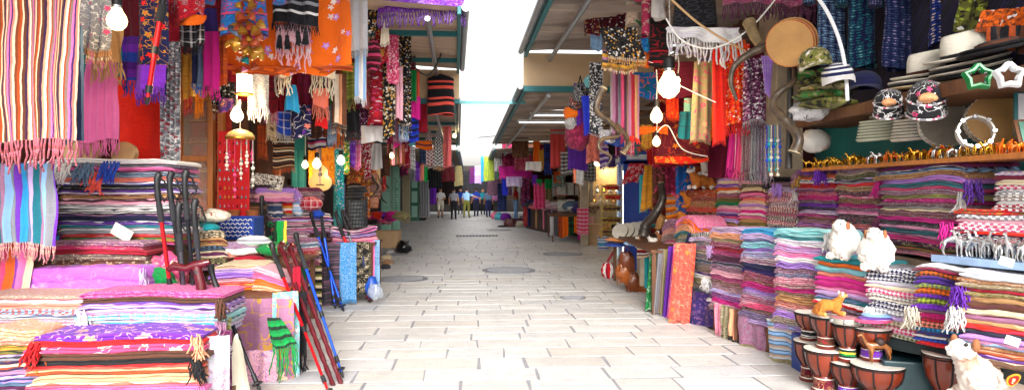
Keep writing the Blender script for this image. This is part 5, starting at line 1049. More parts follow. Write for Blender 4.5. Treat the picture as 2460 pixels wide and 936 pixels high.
for k, (px, py, m) in enumerate(((1498, 668, leather), (1520, 690, leatherd), (1545, 694, leather), (1505, 640, leatherd))):
    o = thing('fringed_pouch', ['brown leather pouch nearest the red bag under the table', 'dark fringed leather pouch hanging low under the table', 'shaggy brown leather pouch by the dark green shawl', 'dark leather drum pouch just under the table edge'][k], 'pouch', W(px, py, 10.6), 0, 'leather pouches under the long table')
    MB().ball((0, 0, .09), (.13, .1, .15), 0, 14, 9, .3).build('pouch', m, o); f_ = MB(); strands(f_, [(R.uniform(-.12, .12), -.08, .05) for _ in range(20)], .13, .008, .5); f_.build('leather_fringe', m, o); MB().tube([(-.06, 0, .2), (0, 0, .36), (.06, 0, .2)], .012, 5).build('strap', m, o)
o = thing('shoulder_bag', 'red and white striped shoulder bag on the paving at the table corner', 'bag', foot(1462, 668)); MB().ball((0, 0, .14), (.14, .1, .16), 0, 14, 9, .25).build('pouch', fab('red/white/crimson:s', 3), o); MB().tube([(-.05, 0, .26), (.1, 0, .5), (.2, .05, .7)], .02, 6).build('strap', fab('crimson'), o)
dh = simple('drum_skin_pale', '#b3ada2', .6, var=.25, nscale=5)
for k, px in enumerate((1490, 1505, 1522, 1538)):
    o = thing('frame_drum', ['leftmost grey frame drum on the table by the fridge', 'second grey frame drum on the table by the fridge', 'third grey frame drum on the table by the fridge', 'last grey frame drum on the table by the fridge'][k], 'drum', W(px, 556-k*2, 11.2), 0, 'leaning grey frame drums', rot=(1.05, .25, -.7)); r = .14
    MB().lathe([(r, -.025), (r, .025)], 26, cap=False).build('rim', simple('drum_rim_grey', '#6e6255', .5), o); MB().lathe([(r*.99, .024), (.004, .027)], 26).build('drumhead', dh, o)
# ------------------------------------------------------------------ plush animals
plushw = simple('plush_white', '#e9e4dc', .95, var=.12, nscale=30, bump=.6); plusho = simple('plush_orange', '#c9772e', .95, var=.3, nscale=25, bump=.6); plushb = simple('plush_brown', '#9a6240', .95, var=.35, nscale=14, bump=.6); plusht = simple('plush_tan', '#cf9a5e', .95, var=.25, nscale=20, bump=.6); eyem = simple('toy_eye', '#0c0b0c', .1)
def plush(label, loc, s, rz, mats, kind='camel', name='plush_camel', cat='plush toy', group=None):
    """A lying stuffed animal about s long: head toward local -x."""
    o = thing(name, label, cat, loc, rz, group)
    if kind == 'camel':
        N = [((.25*s, 0, .3*s), .2*s, 0), ((0, 0, .33*s), .21*s, 0), ((.02*s, 0, .5*s), .12*s, 0), ((-.25*s, 0, .32*s), .17*s, 0), ((-.42*s, 0, .48*s), .11*s, 0), ((-.48*s, 0, .66*s), .12*s, 1), ((-.66*s, 0, .62*s), .08*s, 1),
             ((-.3*s, .16*s, .1*s), .08*s, 0), ((-.52*s, .17*s, .07*s), .07*s, 1), ((-.3*s, -.16*s, .1*s), .08*s, 0), ((-.52*s, -.17*s, .07*s), .07*s, 1), ((.3*s, .2*s, .1*s), .09*s, 0), ((.1*s, .25*s, .07*s), .07*s, 1), ((.3*s, -.2*s, .1*s), .09*s, 0), ((.1*s, -.25*s, .07*s), .07*s, 1)]
        E = [(0, 1), (1, 2), (1, 3), (3, 4), (4, 5), (5, 6), (3, 7), (7, 8), (3, 9), (9, 10), (0, 11), (11, 12), (0, 13), (13, 14)]
        skin(N, E, mats, 'body', 3, o, fuzz=.035*s); hx, hz = -.5*s, .7*s
    else:
        N = [((0.04*s, 0, .32*s), .46*s, 0), ((0.02*s, .02*s, .55*s), .38*s, 0), ((-.16*s, 0, .84*s), .21*s, 1), ((-.36*s, 0, .78*s), .13*s, 1), ((-.2*s, .17*s, .1*s), .10*s, 0), ((-.4*s, .2*s, .08*s), .09*s, 2), ((-.2*s, -.17*s, .1*s), .10*s, 0), ((-.4*s, -.2*s, .08*s), .09*s, 2), ((.24*s, 0, .2*s), .12*s, 0)]
        E = [(0, 1), (1, 2), (2, 3), (0, 4), (4, 5), (0, 6), (6, 7), (0, 8)]
        skin(N, E, mats, 'body', 3, o, fuzz=.05*s); hx, hz = -.26*s, .88*s
    for e in (-1, 1):
        MB().ball((hx-.05*s, e*.10*s, hz), .02*s, 0, 8, 6).build('eye', eyem, o)
        MB().ball((hx+.10*s, e*.19*s, hz-.06*s) if kind != 'camel' else (hx+.06*s, e*.12*s, hz-.01*s), (.06*s, .05*s, .11*s) if kind != 'camel' else (.04*s, .035*s, .07*s), 0, 10, 7).build('ear', mats[2] if len(mats) > 2 else mats[0], o)
    return o
mo = [plusho, plushw, plushb]; mw = [plushw, plushw, plushb]
plush('white fluffy plush sheep nearer the pastel stacks looking at the street', W(2030, 622, 5.5), .335, .5, mw, 'sheep', 'plush_sheep', group='plush sheep')
plush('white fluffy plush sheep leaning to the side above the navy knitted stack', W(2106, 648, 5.1), .335, .9, mw, 'sheep', 'plush_sheep', group='plush sheep')
plush('furry orange plush camel sitting on the drums', W(1986, 757, 5.2), .25, PI, [plusho, plusht, plushw], 'camel')
for px, py, D, s, rz, m, lb in ((1690, 455, 9.4, .42, .3, [plusho, plushw, plushw], 'orange plush camel with a white muzzle lowest in the plush pile'), (1712, 424, 9.4, .42, .5, [plushw, plushw, plusho], 'white plush camel with orange saddle in the middle of the plush pile'), (1720, 388, 9.5, .42, .2, mo, 'tan orange plush camel below the topmost of the plush pile'), (1735, 366, 9.5, .42, -.3, [plusho, plusho, plushw], 'topmost orange plush camel under the orange sequinned shawl'), (1668, 500, 9.7, .34, .1, [plusho, plusho, plushb], 'orange plush beside the blue embroidered shawl')):
    plush(lb, W(px, py, D), s, rz, m, group='plush camels')
for k, (px, py, D) in enumerate(((1548, 592, 10.3), (1576, 588, 10.0), (1598, 582, 9.9), (1614, 552, 10.0), (1590, 548, 10.4), (1640, 545, 9.6))):
    plush(['brown and white plush dog at the street end of its row', 'white plush dog second in the row on the table', 'brown plush dog third in the row on the table', 'orange plush dog behind the white one', 'tan plush bear lying behind the plush dogs', 'orange plush bear nearest the arched pile'][k], W(px, py, D)-Vector((0, 0, .02)), .26, .4+R.uniform(-.5, .8), [[plushb, plushw, plushb], [plushw, plushw, plushb], [plushb, plushb, plushw], [plusho, plushw, plusho], [plusht, plusht, plusht], [plusho, plusho, plusho]][k], 'sheep' if k > 3 else 'camel', 'plush_dog' if k < 4 else 'plush_bear', group='plush animals on the long table')
o = plush('brown and white plush dog with a red tag lying by the single drum', W(2395, 975, 4.3), .62, .3, [simple('plush_patched', '#9a6240', .95, nscale=3.2, bump=.8, c2='#e9e4dc'), plushw, plushb], 'camel', 'plush_dog')
m_ = MB(); n = 20; m_.add([(.05*math.cos(2*PI*i/n)*(1+.25*math.cos(2*PI*i/n)), 0, .034*math.sin(2*PI*i/n)) for i in range(n)]+[(.05*math.cos(2*PI*i/n)*(1+.25*math.cos(2*PI*i/n)), .006, .034*math.sin(2*PI*i/n)) for i in range(n)], [tuple(range(n)), tuple(range(2*n-1, n-1, -1))]+[(i, i+n, (i+1) % n+n, (i+1) % n) for i in range(n)])
tg = thing('toy_tag', 'oval orange and red tag hanging on the brown and white plush dog', 'tag', W(2432, 913, 4.05), 0, rot=(.1, -.45, .1)); m_.build('backing', simple('tag_orange', '#e89028', .5, var=.1), tg, smooth=False)
m2 = MB(); m2.add([(x*.78, -.003, z*.78) for x, y, z in m_.v[:n]], [tuple(range(n))]); m2.build('red_face', simple('tag_red', '#cc1a14', .5, var=.1), tg, smooth=False)
MB().tube([(-.012, -.006, -.012), (.006, -.006, .014), (.014, -.006, .006), (.004, -.006, -.006)], .0035, 5).build('mark', simple('tag_pale', '#f0dca0', .5), tg)
# ------------------------------------------------------------------ drums
mahog = simple('mahogany', '#7a2a10', .3, var=.4, nscale=5, stretch=(1, 1, .3), coat=.5); skinm = simple('drum_skin_white', '#d6d0c4', .6, var=.12, nscale=12); ropem = simple('drum_rope', '#1b1516', .7); carve = simple('carved_red', '#6a2014', .4, var=.3, coat=.3)
def drum(label, px, ytop, D, z0, h, r, bands, group='goblet drums by the stacks'):
    c = W(px, ytop, D); o = thing('goblet_drum', label, 'drum', (c.x, c.y, z0), R.uniform(0, 6), group)
    MB().lathe([(r*.50, h*.40), (r*.62, h*.48), (r*.86, h*.62), (r*.97, h*.78), (r*1.0, h*.97)], 28, cap=False).build('bowl', mahog, o)
    MB().lathe([(r*1.03, h*.965), (r*1.02, h*.995), (r*.9, h*1.0), (.004, h*1.0)], 28).build('drumhead', skinm, o)
    for zz in (.93, .97): MB().tube([(r*1.025*math.cos(a*PI/14), r*1.025*math.sin(a*PI/14), h*zz) for a in range(29)], .005, 5).build('rope_ring', ropem, o)
    m_ = MB()
    for k in range(9):
        a = 2*PI*k/9; ca, sa = math.cos(a), math.sin(a)
        m_.tube([(r*1.02*ca, r*1.02*sa, h*.95), (r*1.0*ca, r*1.0*sa, h*.8), (r*.9*ca, r*.9*sa, h*.63), (r*.65*ca, r*.65*sa, h*.48), (r*.53*ca, r*.53*sa, h*.41)], .006, 5)
    m_.build('tension_rope', ropem, o)
    MB().lathe([(r*.60, 0), (r*.66, .012), (r*.66, h*.07), (r*.58, h*.10)], 24).build('foot', carve, o)
    m_ = MB(); m_.lathe([(r*.575, h*.095), (r*.54, h*.34)], 24, cap=False); m_.build('painted_band', bands, o)
    for zz, q in ((.10, .60), (.345, .56)): MB().lathe([(r*(q-.02), h*(zz-.02)), (r*q, h*zz), (r*(q-.02), h*(zz+.02))], 24, cap=False).build('white_ring', skinm, o)
    MB().lathe([(r*.56, h*.355), (r*.5, h*.41)], 24, cap=False).build('neck', carve, o)
    return o
b1 = fab('black/white/charcoal:S', 3); b2 = fab('brown/gold/olive/crimson:f', 2.6); b3 = fab('emerald/yellow/black:S', 2.5); b4 = fab('violet/sky/fuchsia/olive:f', 2.6); b5 = fab('maroon/tan:p', 1.5)
def zt(y, D): return ZZ(y, D)
drum('red drum at the back with a carved spiral on its foot', 1945, 815, 5.62, 0, zt(815, 5.62), .125, b5); drum('drum with carved triangles on its foot under the plush camel', 1980, 835, 5.3, 0, zt(835, 5.3), .148, b5)
drum('drum in the lower row between the carved one and the largest', 2037, 867, 5.15, 0, zt(867, 5.15), .128, b4); drum('largest lower drum with the wooden camel standing on it', 2108, 872, 4.95, 0, zt(872, 4.95), .178, b3)
drum('upper drum at the back with a black and white band', 1944, 748, 5.62, zt(815, 5.62)+.002, zt(748, 5.62)-zt(815, 5.62), .115, b1); drum('upper drum with a yellow flowered band under the plush camel', 1984, 757, 5.3, zt(835, 5.3)+.002, zt(757, 5.3)-zt(835, 5.3), .118, b2)
drum('upper drum with a green and yellow band', 2036, 775, 5.15, zt(867, 5.15)+.002, zt(775, 5.15)-zt(867, 5.15), .108, b3); drum('upper drum with a violet band behind the wooden camel', 2094, 785, 5.06, zt(872, 4.95)+.002, zt(785, 5.06)-zt(872, 4.95), .135, b4)
drum('single drum standing apart with a white and black band', 2274, 845, 4.7, 0, zt(845, 4.7), .15, b1)
o = thing('tambourine', 'tambourine lying on the upper drums with metal jingles', 'tambourine', W(2030, 768, 5.1), .2); MB().lathe([(.10, -.02), (.105, 0), (.10, .02)], 24, cap=False).build('rim', simple('rim_grey', '#9a968c', .5), o); MB().lathe([(.099, .019), (.003, .021)], 24).build('drumhead', simple('rose_skin', '#b87c84', .6), o)
for k in range(6): MB().lathe([(.016, -.004), (.018, 0), (.016, .004)], 10, 0, (.108*math.cos(k), .108*math.sin(k), 0), Matrix.Rotation(PI/2, 3, 'Y')).build('jingle', chrome, o)
for k, c in enumerate(('rose', 'lavender/white:S', 'sky/charcoal:S')): lump_cloth(f'{colname(c)} thin cloth folded on the drum tops', W(2098+k*8, 772-k*7, 5.0+.04*k), (.15, .1, .015), c, 'thin_cloth', 'cloth', amp=.1, rz=.3)
def quadruped(name, mats, s, hump=True, sub=2, parent=None, neck=1.0, rz=0, loc=(0, 0, 0)):
    N = [((.3*s, 0, .62*s), .13*s, 0), ((0, 0, .66*s), .14*s, 0), ((-.28*s, 0, .62*s), .13*s, 0), ((-.45*s, 0, .6*s+.08*s*neck), .07*s, 0), ((-.55*s, 0, .7*s+.18*s*neck), .055*s, 0), ((-.62*s, 0, .72*s+.28*s*neck), .06*s, 0), ((-.78*s, 0, .68*s+.26*s*neck), .035*s, 0)]
    E = [(0, 1), (1, 2), (2, 3), (3, 4), (4, 5), (5, 6)]
    if hump: N.append(((.02*s, 0, .85*s), .08*s, 1 if len(mats) > 1 else 0)); E.append((1, len(N)-1))
    for bx, par, hind in ((-.28, 2, 0), (.3, 0, 1)):
        for e in (-1, 1):
            i = len(N); N += [((bx*s, e*.09*s, .42*s), .065*s, 0), (((bx+(.06 if hind else -.01))*s, e*.09*s, .23*s), .035*s, 0), ((bx*s+.01*s, e*.09*s, .03*s), .03*s, 0), ((bx*s-.04*s, e*.09*s, .02*s), .028*s, 0)]; E += [(par, i), (i, i+1), (i+1, i+2), (i+2, i+3)]
    i = len(N); N += [((.42*s, 0, .55*s), .02*s, 0), ((.44*s, 0, .36*s), .015*s, 0)]; E += [(0, i), (i, i+1)]
    return skin(N, E, mats, name, sub, parent, loc, rz)
camw = simple('olive_wood', '#8a5224', .35, var=.35, nscale=12, coat=.3)
o = thing('wooden_camel', 'carved wooden camel with dark saddle standing on the largest drum', 'figurine', W(2112, 872, 4.93)+Vector((0, 0, .004)), -.1)
quadruped('body', [camw], .2, True, 2, o, 1.15); MB().ball((.004, 0, .155), (.038, .038, .035), 0, 12, 8, .15).build('saddle', simple('saddle_dark', '#3a2622', .6), o)
for e in (-1, 1): MB().ball((-.118, e*.012, .195+.02), (.004, .004, .011), 0, 8, 6).build('ear', camw, o)
hang('grey shawl with black leaf pattern standing behind the drums', 2132, 782, 2196, 918, 5.35, 'grey/black/silver:h', 0, pleats=3, amp=.06, top=.6, bot=1.5, skew=.2, name='hanging_cloth', cat='cloth', sc=.7)
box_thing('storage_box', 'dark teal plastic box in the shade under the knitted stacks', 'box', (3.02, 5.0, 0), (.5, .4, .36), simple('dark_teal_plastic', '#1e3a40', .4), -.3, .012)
o = box_thing('storage_box', 'blue box standing behind the carved drums', 'box', (W(1928, 850, 5.95).x, 5.95, 0), (.12, .2, .32), simple('blue_box', '#1d3f8e', .5), 0, .006)
# ------------------------------------------------------------------ figurines
gold = simple('brass_gold', '#d8a032', .22, .85, var=.2); silv = simple('bright_silver', '#cfcfcf', .2, .9, var=.15)
fm = []
for nm, mm in (('gold', [gold, simple('enamel_red', 'red', .3)]), ('silver', [silv, simple('enamel_white', 'white', .3)]), ('blue', [gold, simple('enamel_blue', 'blue', .3)]), ('green', [gold, simple('enamel_green', 'green', .3)]), ('orange', [simple('enamel_orange', 'orange', .3), gold]), ('red', [gold, simple('enamel_red2', 'red', .3)])):
    if nm == 'gold': mm = [gold]
    q = quadruped('camel_figurine', mm, .12, True, 1); tag(q, f'small {nm if nm in ("gold", "silver") else "gold and "+nm} camel figurine in the row on the wooden shelf', 'figurine', f'{nm} camel figurines on the shelf'); fm.append(q)
L_ = [Vector(((p-CX)*D/F, D, 1.837)) for p, D in ((1934, 7.0), (2108, 5.68), (2312, 4.60), (2470, 4.02))]
used = set(); k = 0
for row in range(4):
    for i in range(31):
        t = (i+R.uniform(-.25, .25))/31*3; t = min(max(t, 0), 2.98); j = int(t); p = L_[j].lerp(L_[j+1], t-j)+Vector((.045+.06*row, R.uniform(-.02, .02), 0))
        w = 0 if t < .7 else R.choice((0, 5, 1, 5, 2, 3, 4, 2)); 
        if t > 2: w = R.choice((0, 5, 1, 4, 5))
        q = fm[w]
        if w in used: q = q.copy(); COL.objects.link(q)
        used.add(w); q.location = p; q.rotation_euler = (0, 0, R.choice((.2, -.3, 1.2, 2.9, 3.3))); s = R.uniform(.5, .85); q.scale = (s, s, s*R.uniform(.9, 1.2))
for i in range(15):
    t = i/14; p = Vector(((2262-CX)*4.62/F, 4.62, 1.152)).lerp(Vector(((2470-CX)*4.12/F, 4.12, 1.152)), t)+Vector((.08+.07*(i % 2), 0, 0))
    q = quadruped('silver_figurine', [silv], .17, i % 2 == 0, 1, None, .7+.3*(i % 3), R.uniform(-.5, .5)+(3 if i % 3 == 0 else 0), p) if i < 3 else fm2.copy()
    if i < 3: fm2 = q
    else: COL.objects.link(q); q.location = p; q.rotation_euler = (0, 0, R.uniform(0, 6))
    tag(q, 'polished silver animal figurine on the pale blue edged shelf', 'figurine', 'silver animal figurines')
# ================================================================== right side: hats, drums, horns
straw = simple('straw', '#cdb48a', .8, var=.3, nscale=40, stretch=(1, 1, 6)); strawp = simple('pale_straw', '#d9d2c2', .8, var=.2, nscale=30, stretch=(1, 1, 8)); strawg = simple('greenish_straw', '#c9cbb2', .8, var=.2, nscale=30, stretch=(1, 1, 8))
def hat(label, loc, r, crown, brim, band, h=.11, tilt=(0, 0, 0), name='straw_hat', group='hats on the shelf', under=None):
    o = thing(name, label, 'hat', loc, 0, group, rot=tilt)
    P = []; n = 32
    prof = [(.56, .012), (.75, .004), (.93, .006), (1.0, .02), (1.0, .028), (.93, .016), (.75, .014), (.57, .022)]
    m_ = MB(); vs = []
    for q, z in prof:
        for k in range(n):
            a = 2*PI*k/n; vs.append((q*r*math.cos(a)*1.12, q*r*math.sin(a), z+.035*r*10*.1*max(0, q-.56)*math.cos(2*a)*1.5))
    m_.grid(vs, n, len(prof), closed=True); m_.build('brim', brim, o)
    m_ = MB(); vs = []; pr = [(.575, .01), (.56, .35*h), (.52, .75*h), (.46, .98*h), (.35, 1.02*h), (.15, .9*h), (.01, .86*h)]
    for q, z in pr:
        for k in range(n):
            a = 2*PI*k/n; vs.append((q*r*math.cos(a)*1.12, q*r*math.sin(a)*(1-.18*(z/h)**2), z))
    m_.grid(vs, n, len(pr), closed=True); m_.build('crown', crown, o)
    MB().lathe([(r*.585, .018), (r*.575, .05)], n, 0, (0, 0, 0), Matrix.Diagonal((1.12, 1, 1)), cap=False).build('band', band, o)
    return o
blackf = fab('black'); whitef = fab('white'); brf = fab('brown/black')
def sh(px, py, D): return W(px, py, D)
for i, (dz, b) in enumerate(((0, straw), (.022, blackf), (.044, strawp))): hat(['lowest pale straw hat in the shorter hat stack', 'black brimmed hat in the middle of the shorter hat stack', 'cream brimmed hat under the top of the shorter hat stack'][i], sh(2172, 212, 5.35)+Vector((.15, 0, dz)), .22, b, b, blackf, .05, (.06, -.1, -.3))
hat('tan fedora on top of the shorter hat stack', sh(2198, 182, 5.35)+Vector((.12, 0, .0)), .25, strawp, strawp, brf, .19, (.1, -.15, -.3))
for i, (dz, b) in enumerate(((0, blackf), (.03, strawp), (.055, blackf), (.08, strawp))): hat(['lowest black hat in the taller hat stack', 'pale brimmed hat second from the bottom of the taller stack', 'black hat under the top of the taller hat stack', 'white brimmed hat just below the top of the taller stack'][i], sh(2276, 182, 4.95)+Vector((.17, 0, dz)), .235, b, b, blackf, .06, (.08, -.2, -.3))
hat('cream fedora with a black band topping the taller hat stack', sh(2282, 140, 4.95)+Vector((.12, 0, 0)), .25, strawp, strawp, blackf, .19, (.12, -.2, -.3))
for i in range(2): hat(['lower', 'upper'][i]+' black felt hat in the corner beside the woven orange scarf', sh(2352, 128, 4.6)+Vector((.12+.02*i, .02, .035*i)), .2, blackf, blackf, brf, .06, (.05, -.2, -.3))
for k, (px, m, nm) in enumerate(((2066, strawg, 'greenish'), (2150, strawp, 'white'))):
    for i in range(7): hat(f'{nm} straw hat, {ORD[6-i]} in its nested pile on the figurine shelf', sh(px, 340, 5.9-.35*k)+Vector((.2, 0, i*.026+.01)), .19-.004*i, m, m, simple('amber_band', '#c98a3a', .6) if i == 2 else simple('straw_band', '#8f8a74', .7), .10+.006*i, (.03, -.1, -.2), group=f'{nm} nested straw hats')
def cap(label, loc, s, m, brim, rz=0, tilt=(0, 0), group='caps on display', name='cap', drop=.10):
    o = thing(name, label, 'cap', loc, 0, group, rot=(tilt[0], tilt[1], rz)); m_ = MB(); vs = []; uv = []; n = 24
    for j in range(8):
        ph = j/7*PI/2
        for k in range(n):
            a = 2*PI*k/n; vs.append((s*.5*math.cos(a)*math.cos(ph), s*.58*math.sin(a)*math.cos(ph), s*.5*math.sin(ph)**.8)); uv.append((a*s*.5, ph*s*.5))
    m_.grid(vs, n, 8, 0, uv, closed=True); m_.build('crown', m, o)
    vs = []; uv = []
    for j in range(4):
        for i in range(13):
            a = PI+PI*i/12; q = 1+.62*j/3*math.sin(PI*i/12)**.7; vs.append((s*.5*math.cos(a)*min(q, 1.05), s*.58*math.sin(a)*q, .02*s-drop*s*(j/3)**1.5+.0*s-(.16*s*(math.cos(a))**2*(j/3)))); uv.append((i*.02, j*.03))
    m_ = MB().grid(vs, 13, 4, 0, uv); m_.build('brim', brim, o)
    return o
camo = fab('olive/khaki/black/white:z', 1.3); camog = fab('olive/emerald/black/khaki:z', 1.2)
cap('woodland camouflage cap on top of the cap pile', W(1958, 150, 5.9), .27, camo, camo, -.5, (.2, -.2)); cap('navy and white striped cap on the cap pile', W(2012, 186, 5.8), .26, fab('navy/white/navy/white:S', 1.2), whitef, -.3, (.15, -.1)); cap('dark navy cap behind the striped one', W(2075, 210, 6.0), .3, fab('midnight/black'), fab('midnight/black'), -.5)
for i in range(5): lump_cloth(f'camouflage garment, {ORD[4-i]} in the pile below the caps', W(1968, 256, 6.2)+Vector((.06+R.uniform(-.03, .03), 0, i*.066)), (.26, .22, .05), ['olive/khaki/black/lime:z', 'olive/emerald/black/khaki:z', 'khaki/olive/black/tan:z'][i % 3], 'camouflage_garment', 'garment', amp=.35, rz=R.uniform(-.2, .2), group='camouflage garments')
lump_cloth('zebra striped cloth at the end of the hat shelf', W(1940, 282, 6.4), (.2, .16, .1), 'white/black/silver:p', 'zebra_cloth', 'cloth', amp=.4)
for px, py, D, s, lb in ((2135, 258, 5.25, .21, 'smaller black embroidered cap hanging off the shelf edge'), (2226, 248, 4.85, .25, 'larger black embroidered cap with a camel patch hanging off the shelf edge')):
    em_ = fab('black/white/rose/white:f', 1.5); o = cap(lb, W(px, py-12, D), s, em_, fab('black/white/rose/white:e', 2.2), -.5, (.5, .0), 'embroidered caps', drop=.30)
    e_ = MB(); e_.tube([(s*.5*math.cos(PI+PI*i/24)*1.03, s*.58*math.sin(PI+PI*i/24)*(1+.62*math.sin(PI*i/24)**.7), .02*s-.30*s-.16*s*math.cos(PI+PI*i/24)**2) for i in range(25)], .008, 5); e_.tube([(s*.5*math.cos(PI+PI*i/24)*1.02, s*.6*math.sin(PI+PI*i/24), .02*s) for i in range(25)], .007, 5); e_.build('piping', fab('white/rose:S'), o)
    MB().ball((0, -s*.52, s*.22), (s*.24, .04, s*.15), 0, 12, 7, .3).build('patch', simple('peach_patch', '#d69a6a', .8, var=.4, nscale=30), o)
# star tambourines
for px, py, D, c, lb in ((2350, 186, 4.15, 'green', 'green star shaped tambourine with jingles'), (2424, 182, 3.95, 'white', 'white star shaped tambourine with jingles')):
    o = thing('star_tambourine', lb, 'tambourine', W(px, py, D), 0, 'star tambourines', rot=(PI/2-.15, 0, -.3)); r = 30*D/F; P = []
    for k in range(11): a = PI/2+k*PI/5; q = r if k % 2 == 0 else r*.66; P.append((q*math.cos(a), q*math.sin(a)))
    m_ = MB()
    for zz in (-.02, .02):
        m_.tube([(x, y, zz) for x, y in P], .014, 6)
    m_.tube([(x, y, 0) for x, y in P], .018, 6); m_.build('frame', simple('plastic_'+c, '#0c7a3c' if c == 'green' else '#dedede', .35), o)
    for k in range(10):
        (x0, y0), (x1, y1) = P[k], P[(k+1) % 10]; MB().lathe([(.012, -.006), (.016, 0), (.012, .006)], 10, 0, ((x0+x1)/2*.86, (y0+y1)/2*.86, 0), Matrix.Rotation(PI/2, 3, 'X')).build('jingle', chrome, o)
# frame drums on the figurine shelf and the large hanging one
def fdrum(label, c, r, rot, head, rim, w=.05, pearl=False):
    o = thing('frame_drum', label, 'drum', c, 0, None, rot=rot)
    MB().lathe([(r*.97, -w), (r, -w), (r, w), (r*.97, w)], 36, cap=False).build('rim', rim, o); MB().lathe([(r*.985, w*.98), (r*.5, w*1.02), (.004, w*1.03)], 36).build('drumhead', head, o)
    if pearl:
        for zz in (-w*.6, w*.6): MB().lathe([(r*1.0, zz-.008), (r*1.02, zz), (r*1.0, zz+.008)], 36, cap=False).build('inlay_ring', pearl, o)
    return o
inlay = fab('ivory/charcoal:h', 1.3); tanhead = simple('tan_skin', '#b98a52', .55, var=.3, nscale=3)
fdrum('large tan frame drum with inlaid rim hanging beside the camouflage cap', W(1902, 102, 6.1), .215, (PI/2+.35, -.1, -.75), tanhead, fab('rust/gold/black:p', 2), .07, simple('inlay_gold', '#c9a060', .4))
fdrum('grey frame drum leaning at the back of the figurine shelf', W(2222, 302, 5.15)+Vector((.22, .1, .02)), .185, (PI/2-.2, 0, -.35), simple('grey_skin', '#8a8072', .6, var=.3), inlay, .035, simple('pearl', '#d2cec6', .4))
fdrum('tan frame drum leaning behind the silver ring on the shelf', W(2326, 294, 4.75)+Vector((.22, .05, .02)), .185, (PI/2-.15, 0, -.35), tanhead, inlay, .04)
o = thing('tambourine_ring', 'open silver ring tambourine in front of the tan frame drum', 'tambourine', W(2300, 318, 4.55)+Vector((.12, 0, 0)), 0, rot=(PI/2-.2, 0, -.35)); MB().lathe([(.10, -.03), (.112, -.03), (.112, .03), (.10, .03), (.10, -.03)], 32, cap=False).build('rim', simple('ring_silver', '#cfccc4', .35, .3), o)
for k in range(8): MB().lathe([(.014, -.005), (.017, 0), (.014, .005)], 10, 0, (.106*math.cos(k*.785), .106*math.sin(k*.785), .036), None).build('jingle', chrome, o)
o = box_thing('inlaid_tray', 'long silver inlaid tray behind the figurines', 'tray', W(2290, 352, 4.75)+Vector((.24, 0, -.06)), (.62, .03, .05), inlay, -1.1, .004)
o = thing('framed_picture', 'white picture in a teal frame hanging behind the drums', 'picture', W(2446, 262, 4.25)+Vector((.3, .2, 0)), -.3); MB().box((0, 0, 0), (.3, .02, .3)).build('frame', tealp, o, smooth=False); MB().box((0, -.014, 0), (.26, .01, .26)).build('print', simple('print_white', '#d8dade', .6, var=.1), o, smooth=False)
o = thing('framed_picture', 'dark framed green landscape picture lying by the drums', 'picture', W(2432, 320, 4.25)+Vector((.2, 0, 0)), 0, rot=(-.5, 0, -.3)); MB().box((0, 0, 0), (.3, .025, .2)).build('frame', woodb, o, smooth=False); MB().box((0, -.016, 0), (.26, .01, .16)).build('print', simple('print_green', '#5d8a7a', .5, var=.4), o, smooth=False)
tag(MB().ball((0, 0, .1), (.15, .12, .12), 0, 16, 10, .25).build('plush_sheep', plushw, None, W(1958, 362, 6.9)), 'white plush animal back lying at the end of the figurine shelf', 'plush toy')
# horns
horn('dark curved ram horn with a black tip hanging over the orange shawl', [W(1842, 112, 6.3), W(1800, 130, 6.3), W(1764, 160, 6.3), W(1756, 200, 6.3), W(1770, 240, 6.25)], .062, .02, hornm, 'ram_horn')
horn('large twisted dark horn hanging from the post near the bead scarves', [W(1908, 366, 6.2), W(1918, 330, 6.2), W(1888, 290, 6.3), W(1856, 252, 6.25), W(1872, 222, 6.2), W(1906, 196, 6.2), W(1908, 160, 6.25)], .075, .03, hornm, 'ram_horn')
horn('long spiral brown horn hanging beside the purple striped scarves', [W(1450, 212, 8.0), W(1432, 262, 7.95), W(1470, 298, 8.0), W(1486, 325, 8.1), W(1445, 335, 8.0), W(1440, 358, 7.95), W(1468, 378, 8.0), W(1448, 408, 8.0)], .062, .012, hornm, 'ram_horn', 36)
horn('second spiral horn end behind the long spiral one', [W(1496, 368, 8.3), W(1510, 345, 8.3), W(1498, 318, 8.2), W(1478, 296, 8.15)], .06, .03, hornm, 'ram_horn')
horn('big dark horn standing on the long table by the embroidered shawls', [W(1588, 440, 9.7), W(1592, 478, 9.6), W(1575, 512, 9.6), W(1552, 540, 9.7), W(1545, 566, 9.7)], .055, .11, hornd, 'ram_horn', 40)
horn('pale horn mouth behind the big frame drum', [W(1800, 55, 6.7), W(1812, 85, 6.6), W(1828, 108, 6.5)], .085, .06, simple('horn_pale', '#8a7452', .4, var=.4), 'ram_horn')
o = MB().tube([W(1898, 150, 6.4), W(1894, 405, 6.4)], .035, 10).build('metal_post', simple('post_dark', '#2b2725', .45)); tag(o, 'dark metal post behind the large twisted horn', 'post')
def cable(label, pts, r, c, name='cable'):
    P = [Vector(p) for p in pts]; k = len(P); Q = []
    for i in range(33):
        t = i/32*(k-1); j = min(int(t), k-2); f = t-j; p0, p1, p2, p3 = P[max(j-1, 0)], P[j], P[j+1], P[min(j+2, k-1)]
        Q.append(.5*((2*p1)+(p2-p0)*f+(2*p0-5*p1+4*p2-p3)*f*f+(3*p1-p0-3*p2+p3)*f**3))
    return tag(MB().tube(Q, r, 8).build(name, simple(name+'_'+c, c, .45, var=.08)), label, name.replace('_', ' '))
cable('thick white bent tube in front of the navy tunics', [W(1945, -30, 5.7), W(1985, 25, 5.7), (W(2014, 90, 5.7)), W(2030, 160, 5.7), W(2036, 242, 5.7)], .016, '#e6e6ea', 'white_tube')
